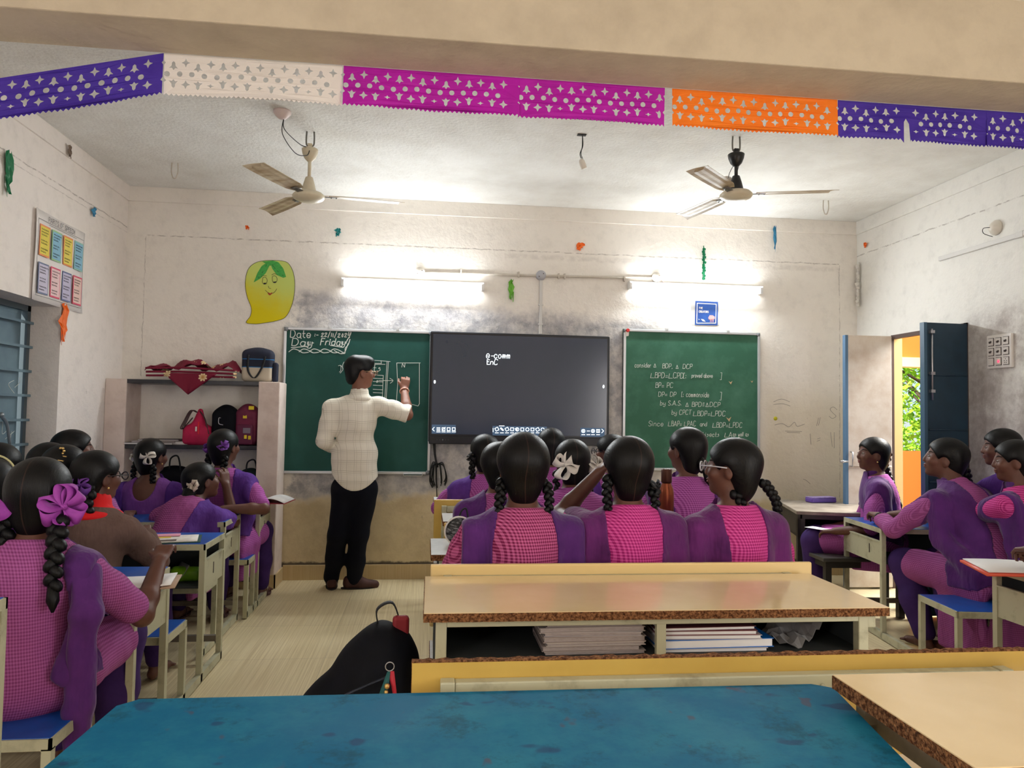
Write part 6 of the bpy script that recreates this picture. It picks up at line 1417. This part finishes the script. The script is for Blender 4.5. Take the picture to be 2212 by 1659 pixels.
P_('girl at the door-side edge of whom only a hand on the desk shows', 2480, 940, 2.42, face=.1, lean=.2, seat=.37, kurta=KC, dup=DUP, sc=1.0, h=.009, lh=('w', 2.545, 2.93, .745), rh=('w', 2.9, 2.85, .72), sleeve=.5, feet=False, curl=(.8, .8))

# ------------------------------------------------------------------ the man writing on the board
SHIRT = mat('shirt_plaid', (226, 218, 200), .85, spec=.15); g = NG(SHIRT); o = g.obj(); x, y, z = g.xyz(o)
def ln_(v, per, w, off=0.0):
    f = g.math('ABSOLUTE', g.math('SUBTRACT', g.math('FRACT', g.math('ADD', g.math('DIVIDE', v, per), off)), .5)); return g.math('SUBTRACT', 1.0, g.step(f, w*.4, w))
zz = g.math('ADD', z, g.math('MULTIPLY', g.noise(o, 4, 2), .03)); xx = g.math('ADD', g.math('MULTIPLY', y, .6), g.math('ADD', x, g.math('MULTIPLY', g.noise(o, 3, 2), .03)))
f = g.math('MAXIMUM', g.math('MAXIMUM', ln_(zz, .072, .03), ln_(zz, .072, .03, .17)), g.math('MAXIMUM', g.math('MULTIPLY', ln_(zz, .072, .026, .34), .5), g.math('MAXIMUM', ln_(xx, .052, .035), g.math('MULTIPLY', ln_(xx, .104, .014, .1), .8))))
g.l.new(g.mixc(g.math('MULTIPLY', f, .42), lin((232, 226, 212)), lin((134, 122, 98))), g.b.inputs['Base Color']); g.bump(g.noise(o, 260, 2), .1, .002)
TRS = mat('trousers_dark', (14, 16, 26), .85, spec=.15)
R0 = Vector((at(757, 1262, Z=0).x, 5.6, 0))
tc_ = empty('person', R0, 'man in a cream plaid shirt and dark trousers writing on the chalkboard', 'person')
q_ = lambda px, py, Y: at(px, py, Y=Y)-R0
HCt = q_(779, 803, 5.50); HRt = Rz(-1.2) @ Rx(-.05)
neck = q_(776, 852, 5.49); shL = q_(718, 882, 5.48); shR = q_(816, 876, 5.50); chest = q_(766, 905, 5.49); waist = q_(766, 985, 5.50); pel = q_(766, 1052, 5.50)
elL = q_(701, 952, 5.43); wrL = q_(728, 972, 5.68); elR = q_(880, 896, 5.52); wrR = q_(873, 842, 5.70)
hpL = q_(746, 1065, 5.51); hpR = q_(786, 1065, 5.51); knL = q_(730, 1155, 5.5); knR = q_(775, 1155, 5.52); anL = q_(717, 1245, 5.62); anR = q_(765, 1248, 5.60)
s = 1.0; S = Solid()
S.ell(chest, (.15, .1, .16), k=.05); S.ell(waist, (.125, .095, .14), k=.05); S.ell(pel+V3((0, 0, .02)), (.15, .11, .12), k=.05); S.cone(shL, shR, .05, None, .05); S.cone(neck+V3((0, 0, -.04)), HCt+V3((-.005, -.01, -.03)), .056, .052, .02)
for hp_, kn, an in ((hpL, knL, anL), (hpR, knR, anR)): S.cone(hp_, kn, .08, .055, .03); S.cone(kn, an, .055, .035, .03); S.cone(an, an+V3((0, .03, -.05)), .035, .03, .02)
for a, e, w_, nr, sd, cu, dd in ((shL, elL, wrL, (0, 0, 1), 1, .5, None), (shR, elR, wrR, (.2, -1, .1), -1, .75, (.12, .25, 1))):
    S.chain([a, a.lerp(e, .5), e], [.052, .046, .04], .03); S.chain([e, e.lerp(w_, .35), w_], [.041, .04, .027], .015); hand(S, w_, dd or (w_-e), nr, sd, cu, 1.02, .4)
def tp(x, y, z): return HCt+HRt @ V3((x, y, z))
S.ell(tp(0, -.012, .018), (.074, .094, .088), HRt, .02); S.ell(tp(0, .03, -.045), (.056, .06, .068), HRt, .03); S.ell(tp(0, .064, -.09), (.024, .022, .02), HRt, .02)
S.cone(tp(0, .082, .012), tp(0, .101, -.024), .0085, .012, .014)
for sg in (-1, 1): S.ell(tp(sg*.031, .092, .002), (.014, .01, .011), HRt, .012, True); S.ell(tp(sg*.036, .064, -.022), (.022, .02, .02), HRt, .02); S.ell(tp(sg*.074, -.004, -.018), (.009, .019, .031), HRt @ Rz(sg*.35), .01); S.ell(tp(sg*.084, -.006, -.016), (.004, .009, .016), HRt, .004, True)
S.ell(tp(0, .085, -.05), (.022, .012, .006), HRt, .004); S.ell(tp(0, .083, -.061), (.018, .011, .007), HRt, .004)
bodyp = list(S.p); solid_obj('body', S, .0055, SKIN_T, tc_)
H_ = Solid(); H_.ell(V3((0, -.016, .03)), (.089, .106, .092), k=.02); H_.ell(V3((0, .045, .08)), (.066, .055, .042), k=.03); H_.ell(V3((0, -.064, -.03)), (.07, .044, .07), k=.03)
H_.ell(V3((0, .12, -.05)), (.11, .095, .095), k=.012, neg=True)
for sg in (-1, 1): H_.ell(V3((sg*.085, .0, -.045)), (.03, .034, .05), k=.01, neg=True)
hh = solid_obj('hair', H_, .0055, HAIR_N, tc_, wrinkle=.0035, seed=4); hh.matrix_local = Matrix.Translation(HCt) @ HRt.to_4x4()
bd = Solid(); bd.ell(tp(0, .062, -.092), (.03, .03, .018), HRt, .02); bd.ell(tp(.045, .03, -.07), (.016, .04, .03), HRt, .02); bd.ell(tp(-.045, .03, -.07), (.016, .04, .03), HRt, .02); 
for sg in (-1, 1):
    b = MB(); b.ball(tp(sg*.0305, .0765, .001), .0125, 0, 2); b.ball(tp(sg*.0305, .082, .001), (.0072, .0085, .0072), 1, 2, HRt); b.build('eye', [EYE_W, EYE_D], tc_)
    b = MB(); b.tube([tp(sg*.013, .081, .021), tp(sg*.032, .076, .028), tp(sg*.05, .061, .022)], [.003, .004, .002], 6); b.build('eyebrow', BROW, tc_)
b = MB(); ln = MB()
for sg in (-1, 1):
    ring = [tp(sg*.033+.024*math.cos(a), .112, .0175*math.sin(a)) for a in np.linspace(0, 2*math.pi, 17)[:-1]]; b.tube(ring, .0018, 6, closed=True); ln.add(ring, [tuple(range(16))]); b.tube([tp(sg*.057, .11, .004), tp(sg*.08, .05, .004), tp(sg*.082, .0, .0)], .0022, 6)
b.tube([tp(-.01, .112, .003), tp(.01, .112, .003)], .0018, 6); gl = b.build('spectacles', mat('specs_gold', (170, 140, 110), .3, .8), tc_); ln.build('lens', LENS, gl, fix=False)
K = Solid(); K.ell(chest, (.15, .1, .16), k=.05); K.ell(waist, (.15, .102, .19), k=.05); K.ell(pel+V3((0, 0, .03)), (.152, .11, .14), k=.05); K.cone(shL, shR, .05, None, .05); K.cone(neck+V3((0, 0, -.07)), neck+V3((0, 0, -.03)), .075, .05, .04)
for sg in (-1, 1): K.cone(waist+V3((sg*.055, 0, 0)), pel+V3((sg*.085, 0, -.02)), .075, .075, .04)
K.chain([shL, shL.lerp(elL, .5), elL], [.052, .046, .041], .03); K.cone(elL, elL.lerp(wrL, .5), .041, .038, .015); K.chain([shR, shR.lerp(elR, .5), elR], [.053, .05, .044], .03); K.cone(elR, elR.lerp(wrR, .1), .043, .042, .015)
def tclip(X_, Y_, Z_): return np.maximum(pel.z+.01+.9*(X_-pel.x-.01)**2*4.5-Z_-.03+0*Y_, Z_-neck.z+.005+0*X_)
solid_obj('shirt', K, .0065, SHIRT, tc_, wrinkle=.003, seed=12, clip=tclip, off=.0145)
C = Solid(); C.ell(neck+V3((0, .0, -.03)), (.098, .088, .034), None, .02); C.cone(neck+V3((0, 0, -.03)), neck+V3((.002, .0, .014)), .078, .066, .015); C.cone(neck+V3((0, 0, .01)), neck+V3((0, 0, .1)), .056, .056, .004, True); solid_obj('shirt_collar', C, .0055, SHIRT, tc_)
T_ = Solid(); T_.ell(pel+V3((0, 0, 0)), (.162, .12, .12), k=.05)
for hp_, kn, an in ((hpL, knL, anL), (hpR, knR, anR)): T_.cone(hp_, kn, .097, .075, .04); T_.chain([kn, kn.lerp(an, .6), an+V3((0, 0, .0))], [.074, .066, .058], .03)
solid_obj('trousers', T_, .0075, TRS, tc_, wrinkle=.003, seed=2, clip=lambda X_, Y_, Z_: Z_-pel.z-.06+0*X_+0*Y_)
for an, d in ((anL, V3((-.12, 1, 0))), (anR, V3((1, .12, 0)))):
    d.normalize(); u = V3((-d.y, d.x, 0)); Q = Solid(); h0 = V3((an.x, an.y, .034))-d*.045 if d.x > .5 else V3((an.x, an.y, .034))-d*.03
    Q.cone(h0, h0+d*.1, .036, .042, .02); Q.cone(h0+d*.1+V3((0, 0, -.004)), h0+d*.2+V3((0, 0, -.01)), .042, .03, .02); Q.cone(h0+V3((0, 0, .03)), h0+d*.07+V3((0, 0, .035)), .032, .036, .02); Q.cone(h0+d*.02+V3((0, 0, .07)), h0+d*.05+V3((0, 0, .09)), .03, None, .01, True)
    sh_o = solid_obj('loafer', Q, .005, SHOE, tc_, clip=lambda X_, Y_, Z_: .001-Z_+0*X_+0*Y_)
    b = MB(); pts = [h0+d*(.078+.128*math.cos(a))+u*(.044*math.sin(a)) for a in np.linspace(0, 6.283, 25)[:-1]]; b.prism([(p.x, p.y, .0) for p in pts], (0, 0, .01)); b.build('sole', mat('sole_dark', (30, 20, 18), .8), sh_o)
d = (wrR-elR).normalized(); u = d.cross(V3((0, 1, 0))).normalized(); v = u.cross(d); b = MB(); b.tube([wrR-d*.015+(u*math.cos(t)+v*math.sin(t))*.034 for t in np.linspace(0, 2*math.pi, 17)[:-1]], .005, 6, closed=True); b.build('wristband', mat('band_pink', (226, 170, 150), .6), tc_)
# ------------------------------------------------------------------ books, papers, bottles and bags on and under the desks
GRB = 'notebooks stored in the open shelf of the empty desk'
rr = random.Random(12); z = .594; x0 = at(1165, 1380, Y=2.18).x; x1 = at(1395, 1380, Y=2.18).x; cx = (x0+x1)/2
names = ['lowest grey notebook of the tall stack in the empty desk', 'second notebook from the bottom of the tall stack', 'third notebook from the bottom of the tall stack', 'middle notebook of the tall stack in the empty desk', 'third notebook from the top of the tall stack', 'second notebook from the top of the tall stack', 'topmost curling notebook of the tall stack']
PGX = mat('pages_aged', (176, 164, 160), .85, col2=(150, 138, 134), scale=60, stretch=(1, 1, 8))
BK = [mat('bookcover_%d' % k, c, .7) for k, c in enumerate(((178, 166, 160), (150, 136, 132), (196, 186, 180), (166, 150, 142), (186, 176, 176)))]
for k, nm in enumerate(names):
    t = (.013, .015, .01, .016, .012, .014, .009)[k]; w_ = (x1-x0)*rr.uniform(.9, 1.0); book((cx+rr.uniform(-.008, .008), 2.26, z), w_, .2, t, BK[k % 5], nm, rr.uniform(-.03, .03), 'book', GRB, pg=PGX); z += t+.0005
x0 = at(1418, 1380, Y=2.18).x; x1 = at(1665, 1380, Y=2.18).x; cx = (x0+x1)/2; z = .594
for k, (nm, cv, t, f_) in enumerate((('white notebook under the blue plastic sleeve', BK[2], .014, .95), ('notebook in a bright blue plastic sleeve', mat('plastic_blue', (20, 110, 200), .2, spec=.7), .026, 1.0), ('pale notebook above the blue sleeve', BK[4], .012, .9), ('pink-covered notebook on top beside the divider', mat('cover_dull_red', (120, 62, 66), .6), .013, .86), ('dark red notebook topmost beside the divider', mat('cover_dark_red', (96, 44, 50), .6), .011, .84))):
    book((cx-(x1-x0)*(1-f_)/2, 2.26, z), (x1-x0)*f_, .2, t, cv, nm, rr.uniform(-.03, .03), 'book', GRB); z += t+.0005
def paper(loc, w, d, label, rz=0, m=None, curl=.02, crumple=0, name='paper_sheet'):
    b = MB(); rr = random.Random(int(abs(loc[0])*1000)); rows = [[(w*(u-.5), d*(v-.5), .002+curl*(u-.2)**2*4*(u > .2)+crumple*rr.random()) for u in np.linspace(0, 1, 9)] for v in np.linspace(0, 1, 7)]
    b.sheet(rows, th=.0008, sm=not crumple); o = b.build(name, m or PAPW); o.location = loc; o.rotation_euler = (0, 0, rz); return tag(o, label, 'paper')
PG = mat('paper_dim', (150, 148, 146), .8)
p = at(1735, 1385, Y=2.22); paper((p.x-.03, 2.27, .595), .15, .16, 'crumpled grey paper lying in the empty desk near its end', .5, PG, .02, .025)
# window-side desks
GREEN = mat('cover_dark_green', (24, 70, 64), .6)
p = at(372, 1168, Z=.66); fl_ = empty('open_folder', (p.x-.03, p.y, .661), 'open folder of printed papers on the blue desk in front of the girl in brown', 'folder', .25)
b = MB(); b.box((-.16, -.1, 0), (.16, .12, .003)); b.build('cover', GREEN, fl_)
b = MB(); rows = [[(x_, y_, .004+.008*(u < .3)*(.3-u)) for u, x_ in zip(np.linspace(0, 1, 8), np.linspace(-.15, .145, 8))] for y_ in (-.09, 0, .11)]; b.sheet(rows, th=.003); b.build('printed_sheet', mat('newsprint', (228, 222, 214), .8, col2=(190, 184, 178), scale=30, stretch=(1, 3, 1), mix=(.5, .7)), fl_)
b = MB(); b.box((-.14, -.07, .008), (.05, -.03, .0088)); b.build('photo_print', mat('print_brown', (96, 84, 80), .5), fl_); b = MB(); b.box((-.15, .03, .008), (.02, .06, .0088)); b.build('yellow_strip', mat('strip_yellow', (232, 200, 60), .6), fl_)
b = MB(); b.box((-.13, .065, .009), (.06, .125, .014)); b.build('pink_note', mat('note_pink', (226, 156, 180), .7), fl_)
p = at(290, 1262, Z=.66); nb = empty('open_notebook', (p.x, p.y-.02, .662), 'white open notebook at the edge of the nearest blue desk, under the forearm', 'notebook', .2)
b = MB(); b.sheet([[(x_, y_, .006+.02*max(0, u-.6)) for u, x_ in zip(np.linspace(0, 1, 10), np.linspace(-.12, .14, 10))] for y_ in (-.1, 0, .1)], th=.004); b.build('page', PAPW, nb); b = MB(); b.sheet([[(x_, y_, -.0+.01*max(0, u-.6)) for u, x_ in zip(np.linspace(0, 1, 10), np.linspace(-.13, .155, 10))] for y_ in (-.11, 0, .108)], th=.004); b.build('cover', mat('kraft', (168, 140, 116), .8), nb)
p = at(570, 1084, Z=.665); nb = empty('open_notebook', (p.x-.02, p.y, .667), 'open notebook with lifted white pages on the front steel desk by the shelf', 'notebook', -.1)
b = MB(); b.sheet([[(x_, y_, .004+.03*math.sin(min(1, max(0, u))*math.pi)*(u > .0)) for u, x_ in zip(np.linspace(0, 1, 12), np.linspace(.0, .2, 12))] for y_ in (-.13, 0, .13)], th=.003)
b.sheet([[(x_, y_, .004+.012*math.sin(u*math.pi)) for u, x_ in zip(np.linspace(0, 1, 12), np.linspace(-.19, .0, 12))] for y_ in (-.13, 0, .13)], th=.003); b.build('page', PAPW, nb); b = MB(); b.box((-.2, -.135, 0), (.205, .135, .003)); b.build('cover', mat('cover_red_thin', (176, 50, 60), .6), nb)
p = at(425, 1232, Y=3.85); gb = empty('pencil_pouch', (p.x-.05, 3.85, .4555), 'bright green pouch in the tray of the desk with the open papers', 'pouch')
S = Solid(); S.box((0, 0, .03), (.075, .045, .03), None, .025, .01); S.cone((-.05, 0, .03), (.06, 0, .03), .03, .022, .03); solid_obj('pouch_body', S, .006, mat('pouch_green', (120, 170, 20), .5, col2=(92, 140, 16), scale=14), gb); b = MB(); b.tube([(-.07, -.02, .062), (.07, -.02, .056)], .003, 6); b.build('zip', mat('zip_dark_green', (60, 90, 20), .5), gb)
p = at(385, 1245, Y=3.8); paper((p.x-.03, 3.84, .456), .1, .13, 'folded white paper in the tray beside the green pouch', .6, PG, .03)
pb_ = empty('plastic_bag', (at(240, 1300, Y=2.95).x-.06, 2.98, .446), 'shiny blue plastic bag in the tray of the nearest window-side desk', 'bag'); S = Solid(); S.box((0, 0, .06), (.15, .07, .06), None, .04, .02); solid_obj('bag_body', S, .007, mat('plastic_dark_blue', (4, 50, 110), .15, spec=.9), pb_, wrinkle=.008, seed=9)
b = MB(); b.tube(spline([(.1, -.05, .09), (.13, -.07, .12), (.14, -.03, .11), (.11, 0, .1)], 5), .006, 6); b.build('handle', mat('plastic_dark_blue', (4, 50, 110), .15), pb_)
# door side
p = at(1773, 1085, Z=.655); bx_ = empty('pencil_box', (2.93, 5.22, .657), 'flat purple pencil box lying on the worn dark table', 'pencil box', .12); PUR = mat('box_purple', (110, 80, 170), .35)
b = MB(); b.box((-.11, -.045, 0), (.11, .045, .034), bev=.006); b.build('box_base', PUR, bx_); b = MB(); b.box((-.108, -.043, .034), (.108, .043, .042), bev=.003); b.build('lid', mat('box_lid', (176, 160, 206), .35, col2=(120, 92, 176), scale=18), bx_)
bx_.location = (p.x, p.y, .657)
p = at(2160, 1222, Z=.68); nb = empty('open_notebook', (p.x, p.y, .662), 'white-paged notebook with an orange cover hanging over the nearest door-side desk', 'notebook', -.35)
b = MB(); b.sheet([[(x_, y_, .014+.006*math.sin(u*3)) for u, x_ in zip(np.linspace(0, 1, 8), np.linspace(-.1, .24, 8))] for y_ in (-.16, 0, .14)], th=.004); b.build('page', PAPW, nb); b = MB(); b.sheet([[(x_, y_, .0+.006*math.sin(u*3)) for u, x_ in zip(np.linspace(0, 1, 8), np.linspace(-.11, .245, 8))] for y_ in (-.17, 0, .145)], th=.010); b.build('cover', mat('cover_orange_red', (230, 96, 70), .5), nb)
paper((2.68, 4.80, .56), .09, .14, 'small white paper on the lap of the girl seated sideways', .4, None, .0)
# middle column
COP = mat('bottle_copper', (166, 92, 66), .28, .75, col2=(146, 78, 54), scale=6)
p = at(1440, 1018, Y=3.28); bt = empty('water_bottle', (p.x, 3.28, .716), 'copper coloured water bottle between the two right-hand girls of the row', 'bottle'); H_b = p.z-.716+.01
b = MB(); b.lathe([(.03, 0), (.034, .006), (.034, H_b-.115), (.031, H_b-.09), (.021, H_b-.068), (.02, H_b-.06)], n=28); b.build('bottle_body', COP, bt); b = MB(); b.lathe([(.0235, H_b-.062), (.0245, H_b-.056), (.0245, H_b-.004), (.022, H_b), (.002, H_b+.001)], n=24); b.build('cap', mat('cap_brown', (84, 46, 36), .35, .4), bt)
p = at(965, 1075, Z=.72); paper((p.x+.02, 4.97, .722), .16, .2, 'white sheet on the front wooden desk by the aisle', .2, mat('paper_lilac', (206, 196, 206), .8), .01)
pl = empty('round_purse', (at(990, 1165, Y=3.46).x, 3.47, .776), 'black checked round purse on the desk at the aisle end', 'bag'); 
pl.location = (at(992, 1160, Y=3.3).x, 3.34, .716)
b = MB(); b.lathe([(.001, -.03), (.05, -.03), (.062, -.02), (.062, .02), (.05, .03), (.001, .03)], c=(0, 0, .063), M=Matrix.Rotation(math.pi/2, 3, 'X'), n=28); b.build('purse_body', mat('purse_check', (20, 20, 22), .6, col2=(120, 120, 122), scale=30, stretch=(1, 1, 3), mix=(.5, .55)), pl)
b = MB(); b.tube([(.064*math.cos(a), -.031, .063+.064*math.sin(a)) for a in np.linspace(0, 6.283, 25)[:-1]], .004, 6, closed=True); b.build('rim', RIB_W, pl); b = MB(); b.tube(spline([(.0, 0, .12), (.01, .0, .15), (.03, 0, .16), (.04, 0, .12)], 5), .004, 6); b.build('handle', STRAP, pl)
# black rucksack leaning on the bench beside the aisle
rk = empty('school_bag', (-.19, 2.3, 0), 'big black rucksack leaning against the empty bench beside the aisle', 'bag', .1)
S = Solid(); S.ell((-.03, 0, .27), (.2, .17, .26), Ry(.3), .05); S.ell((.05, 0, .49), (.13, .14, .17), Ry(.35), .06); S.ell((-.01, -.12, .3), (.13, .07, .2), Ry(.25), .03); S.box((-.03, 0, .07), (.19, .15, .065), None, .05, .04)
solid_obj('bag_body', S, .009, BLK, rk, wrinkle=.0035, seed=17, clip=lambda X_, Y_, Z_: .004-Z_+0*X_+0*Y_)
S = Solid(); S.ell((.01, -.17, .3), (.09, .04, .13), Ry(.2), .02); solid_obj('front_pocket', S, .008, BLK, rk, wrinkle=.002, seed=18)
b = MB(); b.tube(spline([(-.14, -.12, .4), (-.06, -.18, .5), (.03, -.18, .54), (.1, -.14, .55)], 6), .004, 6); b.build('zip', mat('zip_dark', (40, 46, 60), .4, .5), rk)
for q in ([(-.2, -.06, .36), (-.27, -.08, .37), (-.31, -.08, .33), (-.27, -.09, .32), (-.2, -.1, .3)], [(.06, .02, .63), (.05, .0, .7), (.1, .0, .72), (.13, .02, .64)]):
    b = MB(); c_ = spline(q, 6); b.sheet([[p_+Vector((0, -.012, 0)), p_+Vector((0, .012, 0))] for p_ in c_], th=.004); b.build('strap', STRAP, rk)
b = MB(); b.box((.1, -.02, .62), (.15, .01, .68), bev=.01); b.build('loop_red', mat('loop_red', (130, 24, 34), .7), rk)
kc = empty('key_chain', tuple(at(842, 1440, Y=2.08)), 'red and teal ribbon key ring with a small bead charm on the rucksack', 'key ring')
b = MB(); b.tube([(.012*math.cos(a), 0, .012*math.sin(a)) for a in np.linspace(0, 6.283, 17)[:-1]], .0015, 6, closed=True); b.build('ring', STEEL, kc)
b = MB(); b.sheet([[(-.004+.02*v, 0, -.012-.09*v), (.012+.012*v, -.004, -.012-.09*v)] for v in (0, .5, 1)], th=.002); b.build('red_ribbon', mat('ribbon_red', (196, 40, 60), .6), kc)
b = MB(); b.sheet([[(-.006-.035*v, 0, -.012-.1*v), (.002-.01*v, -.002, -.012-.1*v)] for v in (0, .5, 1)], th=.002); b.build('teal_ribbon', mat('ribbon_teal', (20, 90, 90), .6), kc)
b = MB(); b.ball((-.006, -.008, -.05), .008); b.ball((-.008, -.008, -.066), .006); b.build('charm', GOLD, kc)
